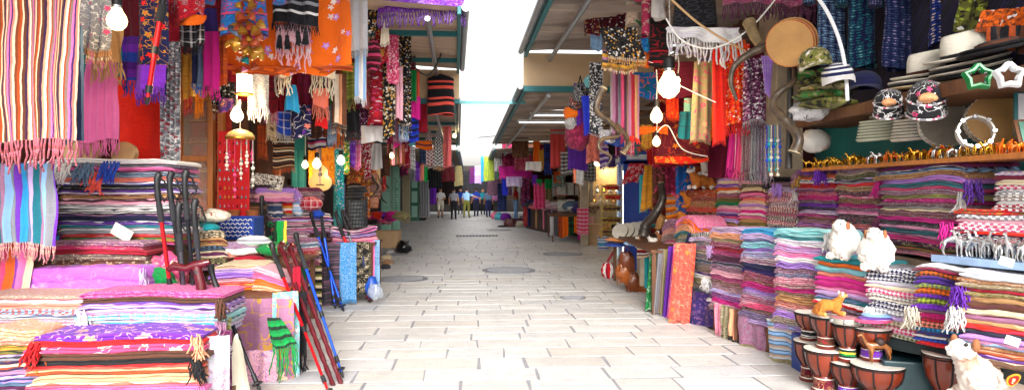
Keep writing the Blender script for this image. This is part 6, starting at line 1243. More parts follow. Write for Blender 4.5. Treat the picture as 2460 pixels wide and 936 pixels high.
cable('white cord looping from the largest bulb past the white fringed shawl', [W(1600, 45, 6.7), W(1640, 98, 6.7), W(1715, 116, 6.7), W(1800, 70, 6.7), W(1870, -10, 6.6)], .008, '#e4e0da'); cable('tan rope crossing the black embroidered tunic', [W(1605, -8, 6.6), W(1670, 50, 6.6), W(1730, 90, 6.7), W(1790, 122, 6.8)], .012, '#b89468', 'rope'); cable('white wire from the pointed bulb to the orange sequinned shawl', [W(1632, 205, 7.2), W(1680, 228, 7.2), W(1720, 246, 7.1)], .006, '#e4e0da', 'wire'); cable('looped white wire below the lowest bulb', [W(1578, 318, 8.0), W(1604, 302, 8.0), W(1640, 358, 8.0), W(1700, 376, 8.0)], .006, '#e4e0da', 'wire')
cable('sagging black wire under the boarded canopy', [W(985, 128, 10.5), W(1000, 165, 10.6), W(1030, 180, 10.8), W(1056, 140, 11.0), W(1062, 108, 11)], .012, '#2a2a2a', 'wire')
# ------------------------------------------------------------------ hanging goods on the hat side
rail('pipe above the plum knitted cloth and tunics', W(1380, -30, 8.8), W(1800, -60, 6.6)); rail('pipe above the navy tunics', W(1900, -40, 6.6), W(2460, -60, 5.4)); rail('pipe carrying the red hanging rug', W(1490, 165, 8.8), W(1720, 105, 7.4))
for lb, x0, y0, x1, y1, D, sp, kw in (('dark navy floral tunic nearest the white tube', 1942, -90, 2052, 150, 6.7, 'midnight/steel/sky:d', dict(sc=2.4)), ('dark teal dotted tunic behind the white tube', 2020, -90, 2122, 160, 6.5, 'midnight/teal/aqua:d', dict(sc=2.2)), ('dark indigo tunic over the shorter hat stack', 2100, -90, 2220, 165, 6.2, 'midnight/denim/lavender:d', dict(sc=2.6)), ('deep blue dotted tunic over the taller hat stack', 2215, -90, 2318, 110, 5.8, 'midnight/blue/cream:d', dict(sc=2.4)),
        ('black tunic with small embroidery behind the white fringed shawl', 1590, -110, 1750, 66, 7.1, 'black/charcoal/black:d', {}), ('black dress with red embroidered panel', 1556, 36, 1608, 158, 7.9, 'black/black/crimson:p', dict(sleeve=0, trim='crimson/white:e')), ('cream floral shirt hanging at the top', 1494, -60, 1548, 62, 8.2, 'ivory/rose/green:f', dict(sc=1.4)), ('pink floral shirt next to the cream one', 1534, -60, 1572, 86, 8.0, 'rose/ivory/emerald:f', dict(sc=1.4)), ('white undershirt above the black and red dress', 1556, -40, 1608, 44, 7.6, 'white', {})):
    garment(lb, x0, y0, x1, y1, D, sp, kw.pop('yaw', 0), kw.pop('sleeve', .35), 1.15, **kw)
rows = [
 ('dark plum crochet cloth hanging at the canopy edge', 1396, -40, 1502, 80, 8.9, 'maroon/black/plum:q', 0, dict(skew=.1, sc=.8)), ('second plum crochet cloth tail lower at the canopy', 1402, 40, 1440, 86, 8.95, 'maroon/plum:q', 0, {}),
 ('pale blue cloth end beside the coin hip scarf', 1418, 82, 1446, 120, 9.0, 'sky/steel', 0, {}), ('black hip scarf with rows of gold coins', 1440, 66, 1530, 140, 7.7, 'black/charcoal/gold:q', 18, dict(frs='gold/cream:q', frt=.008, skew=.25)), ('second row of the coin hip scarf hanging lower', 1446, 120, 1530, 160, 7.75, 'charcoal/mauve/gold:S', 14, dict(frs='gold/cream:q', frt=.008)),
 ('orange and teal cloth bundle below the floral shirts', 1520, 112, 1568, 160, 8.0, 'orange/teal/scarlet:p', 0, {}), ('small blue panel with ornaments above the orange bundle', 1540, 92, 1566, 124, 7.95, 'cobalt/azure/coral:e', 0, {}), ('blue hanging rug with orange flowers', 1508, 174, 1580, 236, 8.9, 'cobalt/orange/teal:f', 0, dict(pleats=1)),
 ('mauve striped silky scarf first of the long striped group', 1466, 168, 1502, 320, 8.4, 'mauve/plum/grey:s', 12, dict(sc=4)), ('grey mauve silky scarf second of the long striped group', 1492, 166, 1520, 330, 8.3, 'taupe/rose/plum:s', 12, dict(sc=4, frs='red')), ('rust striped silky scarf with a red orange fringe', 1508, 180, 1536, 330, 8.25, 'mauve/crimson/tan:s', 16, dict(sc=4, frs='scarlet')),
 ('silver and black sequinned scarf at the canopy edge', 1416, 150, 1448, 318, 8.8, 'charcoal/silver/white:q', 8, {}), ('royal blue scarf behind the silver sequinned one', 1396, 230, 1426, 318, 9.4, 'royal/blue', 6, dict(skew=.2)), ('violet scarf hanging at the canopy edge', 1378, 200, 1412, 300, 9.8, 'purple/violet', 0, {}),
 ('violet velvet cloth below the maroon bag', 1364, 328, 1412, 408, 12, 'purple/indigo', 0, {}), ('rose mottled cloth beside the violet velvet one', 1408, 318, 1440, 390, 11, 'salmon/maroon/rust:p', 0, {}), ('white towel hanging below the violet velvet', 1384, 385, 1402, 440, 14, 'white/silver', 4, {}),
 ('white knitted shawl with thick white tassel fringe', 1602, 66, 1778, 96, 7.0, 'white/lavender', 52, dict(frt=.011, pleats=3, hem=.05)), ('plum fringed shawl at the top over the horn', 1742, -50, 1962, 12, 6.8, 'plum/rose:m', 40, dict(frt=.007, frs='plum/mauve', pleats=4)), ('dark crimson backcloth panel over the red rug', 1622, 148, 1696, 232, 8.0, 'maroon/burgundy', 0, dict(pleats=1, amp=.01)),
 ('red orange sequinned shawl with dense fringe', 1722, 108, 1800, 300, 7.3, 'scarlet/orange/amber:q', 30, dict(frs='scarlet', pleats=5)), ('plain scarlet veil falling beside the sequinned shawl', 1712, 118, 1744, 340, 7.2, 'scarlet/red', 10, {}), ('orange veil hanging behind the scarlet veil', 1730, 96, 1790, 200, 7.5, 'orange/rust', 0, {}), ('silvery wine sequinned scarf next to the lilac one', 1786, 140, 1840, 290, 7.0, 'plum/mauve/silver:q', 24, dict(frs='silver/plum:q')), ('lilac crinkled scarf narrowing at the bottom', 1828, 134, 1860, 230, 6.75, 'lilac/lavender', 0, dict(bot=.4, pleats=4)),
 ('tan floral shawl with pink roses', 1668, 148, 1716, 338, 7.6, 'khaki/rose/peach:f', 6, dict(skew=-.2, sc=1.4)), ('teal blue floral shawl behind the tan one', 1684, 140, 1730, 330, 7.9, 'denim/coral/gold:f', 0, dict(sc=1.6)), ('grey teal skirt hanging beside the tan floral shawl', 1628, 268, 1668, 332, 7.9, 'teal/charcoal', 0, dict(top=.7)), ('green floral cap cloth above the grey teal skirt', 1644, 236, 1692, 272, 8.0, 'mint/coral/teal:f', 0, {}),
 ('dark red hanging rug with yellow sunflowers and an orange border', 1574, 270, 1700, 384, 8.6, 'maroon/amber/scarlet/rust:f', 6, dict(pleats=2, amp=.02, frs='orange')), ('orange border strip under the dark red rug', 1572, 376, 1700, 390, 8.55, 'scarlet/gold:e', 0, dict(pleats=2, amp=.02)),
 ('golden brown embroidered shawl by the fridge', 1548, 396, 1578, 500, 10.2, 'mustard/brown', 6, dict(skew=-.3)), ('cream flowered brown shawl beside the golden one', 1566, 394, 1606, 480, 10.1, 'brown/rose/cream:f', 6, {}), ('wine shawl with pink tulips', 1598, 394, 1636, 470, 10.0, 'burgundy/rose/khaki:f', 0, {}), ('orange and grey shawl below the wine one', 1598, 468, 1636, 540, 10.0, 'amber/grey/rust:S', 0, {}), ('bright blue shawl with orange sprigs', 1624, 392, 1664, 512, 9.9, 'cobalt/orange/gold:e', 0, {}),
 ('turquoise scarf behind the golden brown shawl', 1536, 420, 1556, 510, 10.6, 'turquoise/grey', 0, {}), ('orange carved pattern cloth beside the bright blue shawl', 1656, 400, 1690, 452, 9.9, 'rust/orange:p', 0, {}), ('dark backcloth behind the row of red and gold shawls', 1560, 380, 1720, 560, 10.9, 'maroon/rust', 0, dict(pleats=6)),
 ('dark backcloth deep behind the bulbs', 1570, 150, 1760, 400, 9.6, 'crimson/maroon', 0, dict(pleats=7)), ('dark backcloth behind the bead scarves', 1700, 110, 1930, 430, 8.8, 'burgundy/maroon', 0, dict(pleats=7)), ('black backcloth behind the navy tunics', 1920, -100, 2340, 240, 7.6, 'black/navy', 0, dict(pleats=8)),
 ('red and white sash bag cloth beside the fridge', 1512, 392, 1552, 440, 11.2, 'crimson/white/red:p', 0, dict(skew=-.5, pleats=3)), ('red stocking like cloth hanging over the fridge', 1552, 348, 1566, 396, 10.6, 'red', 0, dict(skew=.3)), ('orange veil knotted behind the second bulb', 1532, 304, 1604, 322, 8.6, 'orange/scarlet', 0, {}), ('grey white headscarf with a skull like print below the spiral horn', 1440, 312, 1478, 340, 8.6, 'grey/white:p', 0, {}), ('cobalt cloth hanging behind the spiral horn tip', 1452, 322, 1500, 350, 8.7, 'blue/steel', 0, {}),
 ('olive green snakeskin scarf at the top corner', 2312, -40, 2426, 74, 5.2, 'olive/black/lime:q', 0, dict(sc=.7, skew=-.2)), ('burnt orange crochet scarf in the top corner', 2356, 20, 2500, 66, 4.7, 'orange/brown/rust:q', 10, dict(skew=-.1)), ('black and copper striped cloth under the crochet scarf', 2372, 62, 2500, 128, 4.6, 'black/brown/black/rust:s', 0, dict(sc=3)),
]
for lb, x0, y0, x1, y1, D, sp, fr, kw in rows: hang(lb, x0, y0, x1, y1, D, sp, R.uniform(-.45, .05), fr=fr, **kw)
bs = [('magenta', 'magenta tasselled scarf first of the bead scarf group', 1752, 320, 1776, 402), ('rose/white:s', 'rose striped tasselled scarf in the bead scarf group', 1768, 308, 1790, 408), ('brown/mauve:m', 'brown mottled tasselled scarf in the bead scarf group', 1782, 302, 1808, 410), ('charcoal/white:m', 'charcoal and white tasselled scarf in the bead scarf group', 1802, 298, 1826, 412), ('teal/rose/white:m', 'teal and rose tasselled scarf in the bead scarf group', 1820, 300, 1842, 412), ('plum/white:m', 'plum and white tasselled scarf in the bead scarf group', 1836, 300, 1856, 410)]
for k, (c, lb, x0, y0, x1, y1) in enumerate(bs): hang(lb, x0, y0, x1, y1, 7.4-.05*k, c, -.3, fr=30, pleats=3, skew=-.3+.06*k, amp=.03, sc=3, group='tasselled scarves above the stacks')
o = thing('bead_charm', 'hanging charm with blue and turquoise glass beads near the post', 'charm', W(1858, 300, 6.7))
for k in range(7):
    m_ = MB(); x = (k-3)*.022; L = .42+.05*(k % 3); m_.tube([(x, 0, 0), (x, 0, -L)], .004, 4)
    for j in range(7): m_.ball((x, 0, -L*(.3+.11*j)), .007+.006*((j+k) % 3), 0, 8, 6)
    m_.build('bead_string', simple(f'glass_bead_{k%3}', ['blue', 'turquoise', 'ivory'][k % 3], .15), o)
for px, py, D, r, sp, lb in ((1420, 196, 9.2, (.12, .1, .09), 'turquoise/white:p', 'turquoise dotted cap hanging at the canopy edge'), (1394, 222, 9.6, (.13, .1, .14), 'black/silver:p', 'black and silver patterned bag below the turquoise cap'), (1384, 246, 9.8, (.13, .1, .12), 'black/salmon:p', 'salmon printed black bag in the hanging bag cluster'), (1374, 272, 9.9, (.13, .1, .11), 'orange/amber', 'orange cloth bag in the hanging bag cluster'), (1386, 322, 10.0, (.26, .16, .25), 'burgundy/rose/plum:p', 'large maroon quilted bag at the bottom of the bag cluster'), (1372, 296, 9.9, (.12, .1, .1), 'white/black:h', 'black and white printed bag between the orange and maroon bags'), (1406, 270, 9.9, (.12, .1, .13), 'maroon', 'plain maroon bag behind the orange one')):
    o = lump_cloth(lb, W(px, py, D)-Vector((0, 0, r[2]*.6)), r, sp, 'cloth_bag', 'bag', 'cloth bags hanging at the canopy', amp=.2); MB().tube([(-r[0]*.4, 0, r[2]*1.3), (0, 0, r[2]*2.3), (r[0]*.4, 0, r[2]*1.3)], .01, 5).build('handle', fab('black'), o)
# ------------------------------------------------------------------ fridge, display window, racks
o = thing('drinks_fridge', 'tall blue drinks fridge with a glass door turned to the street', 'fridge', (2.45, 13.6, 0)); blu = simple('fridge_blue', '#163a96', .35, var=.1)
for c, dd, nm in (((.03, .33, 1.15), (.52, .04, 2.1), 'side_panel'), ((.03, -.33, 1.15), (.52, .04, 2.1), 'side_panel'), ((.27, 0, 1.15), (.04, .62, 2.1), 'back_panel'), ((.03, 0, .08), (.52, .62, .12), 'base'), ((.0, 0, 2.26), (.58, .7, .26), 'header')): MB().box(c, dd).build(nm, blu, o, smooth=False, bevel=.006)
MB().box((-.295, 0, 2.26), (.006, .5, .16)).build('header_label', simple('label_white', '#d9dde2', .5), o, smooth=False); MB().box((.03, -.354, 2.27), (.4, .006, .1)).build('header_label', simple('label_white', '#d9dde2', .5), o, smooth=False); MB().box((-.235, 0, 1.14), (.02, .6, 1.92)).build('glass_door', glass('fridge_glass', '#cfe0e0', .04, .3), o, smooth=False)
MB().box((-.25, -.29, 1.14), (.03, .05, 1.95)).build('door_frame', simple('frame_pale', '#d4dcdc', .4), o, smooth=False); MB().box((-.25, .29, 1.14), (.03, .05, 1.95)).build('door_frame', simple('frame_pale', '#d4dcdc', .4), o, smooth=False); MB().tube([(-.21, -.26, .2), (-.21, -.26, 2.0)], .018, 8).build('lamp', emit('fridge_lamp', '#eef6ff', 9), o)
for z in (.3, .75, 1.2, 1.65): 
    sf = MB().box((.02, 0, z), (.44, .58, .015)).build('shelf', simple('wire_white', '#c9cdd0', .4), o, smooth=False); m_ = MB()
    for i in range(6): m_.lathe([(.035, z+.01), (.035, z+.18), (.014, z+.25), (.014, z+.28)], 10, 0, (-.14+.09*(i % 2), -.22+.085*i, 0))
    m_.build('bottle', simple('bottle_mix', '#7fae8c', .2, var=.7, nscale=14), sf)
D = 20.0; o = thing('display_window', 'lit shop display window in a pale frame', 'window', W(1450, 494, D), -.5); w, h = 1.05, 1.35; pf = simple('pale_timber', '#bda884', .5)
for x in (-w/2, w/2): MB().box((x, 0, h/2), (.08, .1, h)).build('frame_post', pf, o, smooth=False, bevel=.006)
for z in (.03, h-.03): MB().box((0, 0, z), (w-.08, .1, .07)).build('frame_rail', pf, o, smooth=False, bevel=.006)
MB().box((0, .5, h/2), (w, .03, h)).build('back_panel', simple('window_back', '#d2a868', .6, var=.5, nscale=3), o, smooth=False); MB().box((0, 0.0, h/2), (w-.08, .008, h-.1)).build('glass_pane', glass('shop_glass', '#e4e8e4', .04, .2), o, smooth=False); MB().tube([(-.4, .25, h-.12), (.4, .25, h-.12)], .03, 8).build('lamp', emit('window_lamp', '#ffe2b0', 5), o)
MB().box((0, .25, -.28), (w, .5, .56)).build('plinth', pf, o, smooth=False)
lp_ = bpy.data.lights.new('window_light', 'POINT'); lp_.energy = 14; lp_.color = (1, .85, .6); lp_.shadow_soft_size = .1; lq = bpy.data.objects.new('window_light', lp_); COL.objects.link(lq); lq.parent = o; lq.location = (0, .12, h-.3)
for k in range(8): MB().lathe([(.05, 0), (.09, .08), (.03, .16), (.06, .24)], 12, 0, (-.4+.11*k, .22, .06+.3*(k % 2))).build('vase', [gold, silv, skinm][k % 3], o)
o = thing('stone_pier', 'pale stone pier beside the lit display window', 'pier', (W(1404, 0, 19.5).x, 19.5, 0)); MB().box((0, 0, 1.2), (.22, .3, 2.4)).build('shaft', stone, o, smooth=False, bevel=.02); MB().box((0, 0, 2.46), (.3, .38, .12)).build('capital', stone, o, smooth=False, bevel=.02)
o = thing('wire_rack', 'yellow wire rack with brown trinkets before the fridge', 'rack', W(1470, 560, 13.0)); yw = simple('yellow_wire', '#b89a2a', .4)
for z in (.0, .22, .44, .66, .85):
    m_ = MB(); m_.tube([(.2*math.cos(a*PI/10), .14*math.sin(a*PI/10), z) for a in range(21)], .008, 4); m_.tube([(.22*math.cos(a*PI/10), .16*math.sin(a*PI/10), z+.08) for a in range(21)], .008, 4); m_.build('basket_ring', yw, o); m_ = MB()
    for i in range(8): m_.ball((R.uniform(-.15, .15), R.uniform(-.1, .1), z+.05), .05, 0, 8, 6, .4, 3, i+z)
    m_.build('trinket', simple('trinket_red' if z > .6 else 'trinket_brown', 'red' if z > .6 else 'brown', .4, var=.6, nscale=20), o)
m_ = MB()
for x, y in ((-.2, 0), (.2, 0), (0, .15)): m_.tube([(x, y, -.1), (x, y, .98)], .01, 5)
m_.build('upright', yw, o)
o = thing('paint_bucket', 'blue and white bucket heaped with toy bears at the table corner', 'bucket', foot(1452, 600)+Vector((0, .2, 0))); MB().lathe([(.14, 0), (.17, .36), (.18, .37), (.165, .37)], 20).build('pail', fab('white/azure/white/blue:S', .8), o); MB().lathe([(.155, .1), (.165, .2)], 20, cap=False).build('printed_band', fab('azure/white:S'), o)
for k in range(4): plush(['toy bear on the bucket, lowest and nearest', 'toy bear on the bucket beside the lowest', 'toy bear on the bucket leaning back', 'topmost toy bear on the bucket'][k], W(1442+7*k, 566-8*k, GD(600)+.1+.05*k)-Vector((0, 0, .05)), .2, R.uniform(0, 3), [plusht, plusht, plushb], 'sheep', 'plush_bear', group='toy bears on the bucket')

o = box_thing('dark_backcloth', 'dark panel added on the wall for the darkness behind the navy tunics', 'cloth', (3.72, 5.9, 2.40), (.05, 5.0, 1.8), fab('black/indigo'), .03)  # added panel; its dark colour stands in for the dark zone behind the tunics
# ================================================================== far stalls on the hat side
rail('pipe carrying the far carpets and shawls', W(1150, 330, 30), W(1440, 305, 20), .03)
far = [
 ('dark brown patterned carpet hanging under the far canopy', 1230, 315, 1270, 378, 22, 'brown/black/tan:p', 0), ('orange scarf knotted at its top under the far canopy', 1281, 335, 1297, 396, 22, 'orange', 0), ('rose pink long towel shawl hanging above the picture boards', 1322, 308, 1358, 398, 19.5, 'coral/rose', 6), ('grey and white fringed towel beside the rose pink one', 1347, 364, 1377, 418, 19.3, 'grey/white/charcoal:S', 5),
 ('green patterned rug hanging far down the street', 1161, 376, 1188, 434, 31, 'lime/green/khaki:p', 0), ('bright blue rug edge behind the green rug', 1155, 376, 1166, 436, 31.5, 'azure', 0), ('white and grey shirt hanging beside the green rug', 1187, 358, 1206, 412, 28, 'white/grey', 0), ('emerald cloth below the white and grey shirt', 1194, 405, 1204, 428, 28, 'emerald', 0),
 ('magenta glittering banner cloth with pink patches', 1198, 398, 1278, 426, 27, 'fuchsia/rose/violet/pink:p', 4), ('wine coloured cloth above the magenta banner', 1206, 345, 1240, 400, 26, 'burgundy/rose/navy:f', 0), ('purple shirt row beside the wine coloured cloth', 1236, 372, 1262, 402, 25.5, 'mauve/plum:f', 0), ('lilac shirt hanging by the sky gap', 1140, 398, 1156, 440, 38, 'lilac/white', 0), ('plum shirt hanging by the sky gap', 1128, 402, 1142, 440, 40, 'plum/violet', 0),
 ('pale lilac blouse below the magenta banner', 1216, 424, 1254, 448, 26, 'lavender/white', 0), ('cobalt bag cloth beside the pale lilac blouse', 1206, 425, 1220, 468, 27, 'royal/navy', 0), ('navy scarf hanging between orange and rose ones', 1306, 345, 1326, 420, 21, 'navy/blue', 0), ('mustard trousers hanging beside the navy scarf', 1294, 360, 1308, 400, 21.4, 'mustard/tan', 0), ('white bag with straps hanging over the mustard basket', 1262, 388, 1300, 410, 21, 'white', 0),
 ('deep red dress with a blue hem behind the garment table', 1282, 440, 1310, 500, 24, 'rose/crimson', 0), ('violet cloth hanging behind the red shirted person', 1278, 420, 1290, 446, 24, 'violet', 0), ('green small cloth hanging over the garment table', 1288, 430, 1302, 446, 24, 'green', 0), ('dark green folded cloth by the picture boards', 1308, 430, 1330, 452, 23, 'emerald/black', 0), ('maroon shirts row under the far canopy', 1296, 340, 1330, 372, 24, 'maroon/rose:f', 0), ('red mottled shirts under the brown carpet', 1236, 372, 1290, 410, 24.5, 'crimson/plum/rose:m', 0),
 ('dark mauve garment row farthest under the canopy', 1170, 430, 1230, 470, 36, 'plum/black:m', 0), ('black backcloth deep in the far garment stall', 1262, 340, 1420, 520, 30, 'brown/black', 0), ('dark sheet standing in for the tunnel darkness behind the covered stalls', 1110, 410, 1200, 485, 50, 'black/charcoal', 0), ('dark sheet standing in for the far darkness on the satchel side', 1000, 360, 1100, 490, 46, 'black/brown', 0),  # last two are dark sheets put in for the darkness of the far end
 ('salmon garments over the picture boards', 1376, 405, 1400, 440, 21, 'salmon/rust:p', 0), ('orange basket like cloth below the picture towels', 1330, 412, 1352, 440, 22, 'rust/orange', 0)]
for lb, x0, y0, x1, y1, D, sp, fr in far: hang(lb, x0, y0, x1, y1, D, sp, R.uniform(-.25, .1), fr=fr, frt=.016, group='garments hanging in the far stalls', pleats=3)
# draped display table
furniture_table('far table draped with orange and purple shawls', 1.22, 2.75, 20.7, 23.2, .84)
for lb, x0, x1, y1, D, sp in (('grey shawl hanging first on the far draped table', 1322, 1345, 566, 21.8, 'silver/charcoal:s'), ('rust shawl second on the far draped table', 1342, 1354, 570, 21.4, 'rust/maroon'), ('bright orange shawl on the far draped table', 1352, 1368, 568, 21.2, 'orange'), ('dark green shawl between two orange ones', 1366, 1382, 566, 21.0, 'black/emerald'), ('orange shawl nearest the purple one', 1380, 1392, 560, 20.8, 'orange/amber'), ('purple and magenta shawl on the far draped table', 1389, 1410, 574, 20.4, 'magenta/violet'), ('pale pink roll leaning at the table corner', 1412, 1426, 580, 19.9, 'blush/tan')):
    hang(lb, x0-1, 520, x1+1, y1, 20.6-(x0-1322)*.006, sp, 0, pleats=2, group='shawls draped over the far table')
box_thing('cardboard_box', 'brown cardboard box under the far draped table corner', 'box', (W(1428, 0, 19.8).x, 19.9, 0), (.5, .5, .62), cb, -.1)
o = thing('wooden_chest', 'reddish brown chest on the paving beside the far table', 'chest', (W(1308, 0, 28).x, 28, 0)); MB().box((0, 0, .17), (.76, .5, .34)).build('body', simple('chest_red', '#6e2c18', .5), o, smooth=False, bevel=.01); MB().box((0, 0, .365), (.8, .54, .05)).build('lid', simple('chest_red', '#6e2c18', .5), o, smooth=False, bevel=.01)
for px, py, w, h, c, lb in ((1350, 470, .45, .42, 'rust', 'orange framed picture board on the upper row'), (1368, 468, .3, .44, '#c9cdd0', 'pale grey picture board on the upper row'), (1392, 470, .34, .4, '#a08a6a', 'tan picture board on the upper row near the pier'), (1354, 508, .42, .4, '#c2c4b4', 'pale green picture board on the lower row'), (1370, 506, .3, .4, '#e0e0e0', 'white picture board on the lower row'), (1386, 508, .3, .4, '#20242c', 'dark picture board with a red emblem on the lower row')):
    D = 23.5; o = thing('picture_board', lb, 'picture', W(px, py, D)); MB().box((0, 0, h/2), (w, .03, h)).build('frame', simple('frame_'+c, c, .5), o, smooth=False); MB().box((0, -.018, h/2), (w*.84, .008, h*.82)).build('print', simple('print_'+c, '#d8d6cc' if c != '#20242c' else '#303640', .5, var=.5, nscale=7), o, smooth=False)
    if c == '#20242c': MB().lathe([(.09, 0), (.09, .006)], 16, 0, (0, -.024, h*.45), Matrix.Rotation(PI/2, 3, 'X')).build('emblem', simple('emblem_red', '#c0301c', .5), o)
cols = ['crimson', 'charcoal', 'blush', 'navy', 'mauve/cream:m', 'tan', 'white', 'black', 'rose', 'steel', 'brown/cream:p', 'plum', 'silver', 'red/white:c', 'olive', 'lavender', 'orange', 'indigo']
where = ['at the street edge of the far garment table', 'in the middle of the far garment table', 'at the back of the far garment table']
k = 0; seen = {}
for i in range(54):
    px = R.uniform(1264, 1440); t = (px-1264)/176; D = lerp(28.2, 20.3, t)+R.uniform(-.6, 1.8); z = .88+R.uniform(0, .10); x = (px-CX)*D/F
    c = R.choice(cols); w_ = where[0 if i % 3 == 0 else (1 if i % 3 == 1 else 2)]; lbl = f'{colname(c)} crumpled garment {w_}'
    q = lump_cloth(lbl, (x, D, z), (R.uniform(.28, .5), R.uniform(.2, .3), R.uniform(.10, .2)), c, group=f'{colname(c)} garments {w_}', amp=.4)
street_box('display_bench', 'long low bench under the far crumpled garments', 'bench', ((1264, 28.4), (1300, 26), (1350, 23.6)), .0, .87, dark, 1.4)
for px, py, D, c, lb in ((1215, 528, 36, 'violet/rose', 'violet bundle on the ground by the red shirted person'), (1200, 530, 37, 'turquoise/sky', 'turquoise bundle on the ground by the red shirted person'), (1190, 527, 38, 'rose/white:p', 'rose bundle farthest by the red shirted person'), (1270, 545, 29.5, 'black/charcoal', 'black bundle beside the reddish chest')): lump_cloth(lb, W(px, GD(0) if False else HY+H*F/D-2, D), (.3, .25, .22), c, 'cloth_bundle', 'cloth', amp=.3)
o = thing('shoulder_bag', 'open brown bag lying on the paving in front of the red shirted person', 'bag', foot(1232, 545)); MB().ball((-.1, 0, .16), (.3, .22, .22), 0, 14, 9, .35).build('pouch', simple('bag_brown', '#5a3232', .6), o); MB().ball((.28, .05, .12), (.34, .22, .16), 0, 14, 9, .3).build('flap', simple('bag_cream', '#b8b09c', .7), o); MB().ball((-.45, -.05, .04), (.24, .18, .05), 0, 12, 7, .3).build('strap', blackp, o)
lump_cloth('cream dome shaped basket hanging over the garment table', W(1292, 408, 22), (.22, .2, .12), 'mustard/tan:h', 'basket', 'basket', amp=.05)
o = thing('stall_parasol', 'brown fringed parasol over the red shirted person', 'parasol', W(1243, 470, 30)+Vector((.35, 0, -.4))); MB().lathe([(.95, .98), (.6, 1.14), (.02, 1.22)], 20, cap=False).build('canopy', fab('brown/tan:m'), o); MB().tube([(0, 0, -.97), (0, 0, 1.2)], .025, 8).build('pole', alu, o)
bulb('far bulb under the satchel side canopy', 1092, 326, 19, 10); bulb('lowest bulb by the display window', 1432, 392, 16.5, 10, bulbw, .3)
# ================================================================== people
skinc = simple('skin_tone', '#b9805f', .6, var=.08, bump=0); skind = simple('skin_dark', '#8a5a40', .6, var=.08, bump=0); hairm = simple('hair_dark', '#1c1512', .7); shoem = simple('shoe_dark', '#1b1818', .5)
def person(label, px, feet, h, shirt, trousers, rz=0, skn=None, hair=None, pose='stand', shorts=False, hat=None, arms=None, x=None):
    D = GD(feet); s = h/1.72; o = thing('person', label, 'person', W(px, feet, D), rz, 'people walking in the street'); sk_ = skn or skinc
    mats = [fab(shirt, 1.5), fab(trousers, 1.5), sk_, shoem, hair or hairm]
    st = {'stand': (.03, -.04), 'walk': (.20, -.22)}[pose]
    N = [((0, 0, .96), (.155, .12), 1), ((0, 0, 1.12), (.145, .11), 0), ((0, -.01, 1.32), (.17, .12), 0), ((0, 0, 1.44), (.10, .09), 0), ((0, -.01, 1.50), (.055, .055), 2), ((0, -.02, 1.58), (.075, .085), 2), ((0, -.01, 1.665), (.08, .092), 2), ((0, 0, 1.71), (.05, .06), 2)]
    E = [(0, 1), (1, 2), (2, 3), (3, 4), (4, 5), (5, 6), (6, 7)]
    lm = 2 if shorts else 1
    for e, f in ((-1, st[0]), (1, st[1])):
        i = len(N); N += [((e*.10, 0, .86), (.10, .10), 1), ((e*.105, -f*.55, .52), (.068, .068), 1), ((e*.10, -f*.5+abs(f)*.2, .44), (.058, .058), lm), ((e*.105, -f*.9+.06*abs(f), .10), (.045, .045), lm), ((e*.11, -f-.04, .045), (.045, .04), 3), ((e*.125, -f-.16, .035), (.04, .032), 3)]
        E += [(0, i), (i, i+1), (i+1, i+2), (i+2, i+3), (i+3, i+4), (i+4, i+5)]
    hands = []
    for e in (-1, 1):
        a = (arms or {}).get(e, ((e*.25, .02, 1.12), (e*.26, -.12, .90)))
        i = len(N); el, wr = a; N += [((e*.19, 0, 1.39), (.065, .065), 0), (tuple((Vector((e*.2, 0, 1.39))*.45+Vector(el)*.55)), (.055, .055), 0), (el, (.042, .042), 2), (wr, (.03, .03), 2), (tuple(Vector(wr)+(Vector(wr)-Vector(el)).normalized()*.07), (.035, .02), 2)]
        E += [(2, i), (i, i+1), (i+1, i+2), (i+2, i+3), (i+3, i+4)]; hands.append((Vector(wr), (Vector(wr)-Vector(el)).normalized(), e))
    b = skin([(tuple(Vector(c)*s), tuple(q*s*1.22 for q in r), m) for c, r, m in N], E, mats, 'body', 2, o)
    m_ = MB()
    for wr, d_, e in hands:
        side = d_.cross(Vector((0, 1, 0))); side = side.normalized() if side.length > .1 else Vector((1, 0, 0)); dn = d_.cross(side)
        for q, L in ((-.028, .07), (-.01, .085), (.01, .08), (.028, .062)):
            p0 = wr+d_*.075+side*q; m_.tube([p0*s, (p0+d_*L*.5+dn*.006)*s, (p0+d_*L+dn*.022)*s], [.010*s, .0095*s, .006*s], 6)
        p0 = wr+d_*.03+side*.03*e; m_.tube([p0*s, (p0+side*.03*e+d_*.02)*s, (p0+side*.038*e+d_*.055)*s], [.012*s, .011*s, .007*s], 6)
    m_.build('fingers', sk_, o)
    m_ = MB(); m_.ball((0, .012*s, 1.672*s), (.092*s, .105*s, .085*s), 0, 16, 10, .08); m_.build('hair', hair or hairm, o)
    f_ = MB(); f_.ball((0, -.115*s, 1.605*s), (.014*s, .022*s, .022*s), 0, 8, 6)
    for e in (-1, 1): f_.ball((e*.088*s, .0, 1.61*s), (.012*s, .022*s, .03*s), 0, 8, 6)
    f_.build('nose_and_ears', sk_, o)
    for e in (-1, 1): MB().ball((e*.032*s, -.098*s, 1.635*s), .011*s, 0, 8, 6).build('eye', eyem, o)
    MB().ball((0, -.10*s, 1.565*s), (.026*s, .008*s, .006*s), 0, 8, 5).build('mouth', simple('lip', '#8a4a42', .5), o)
    if hat: MB().lathe([(.16*s, 1.70*s), (.105*s, 1.705*s), (.10*s, 1.77*s), (.07*s, 1.80*s), (.004, 1.805*s)], 18, 0, (0, 0, 0)).build('hat', hat, o)
    return o
person('man in a white shirt and pale shorts with a dark cap facing the camera', 1058, 523, 1.74, 'white', 'ivory/grey', .1, shorts=True, pose='walk', hat=simple('cap_dark', '#2c2826', .7), arms={-1: ((-.27, -.02, 1.14), (-.2, -.2, 1.02)), 1: ((.26, -.05, 1.13), (.12, -.26, 1.08))})
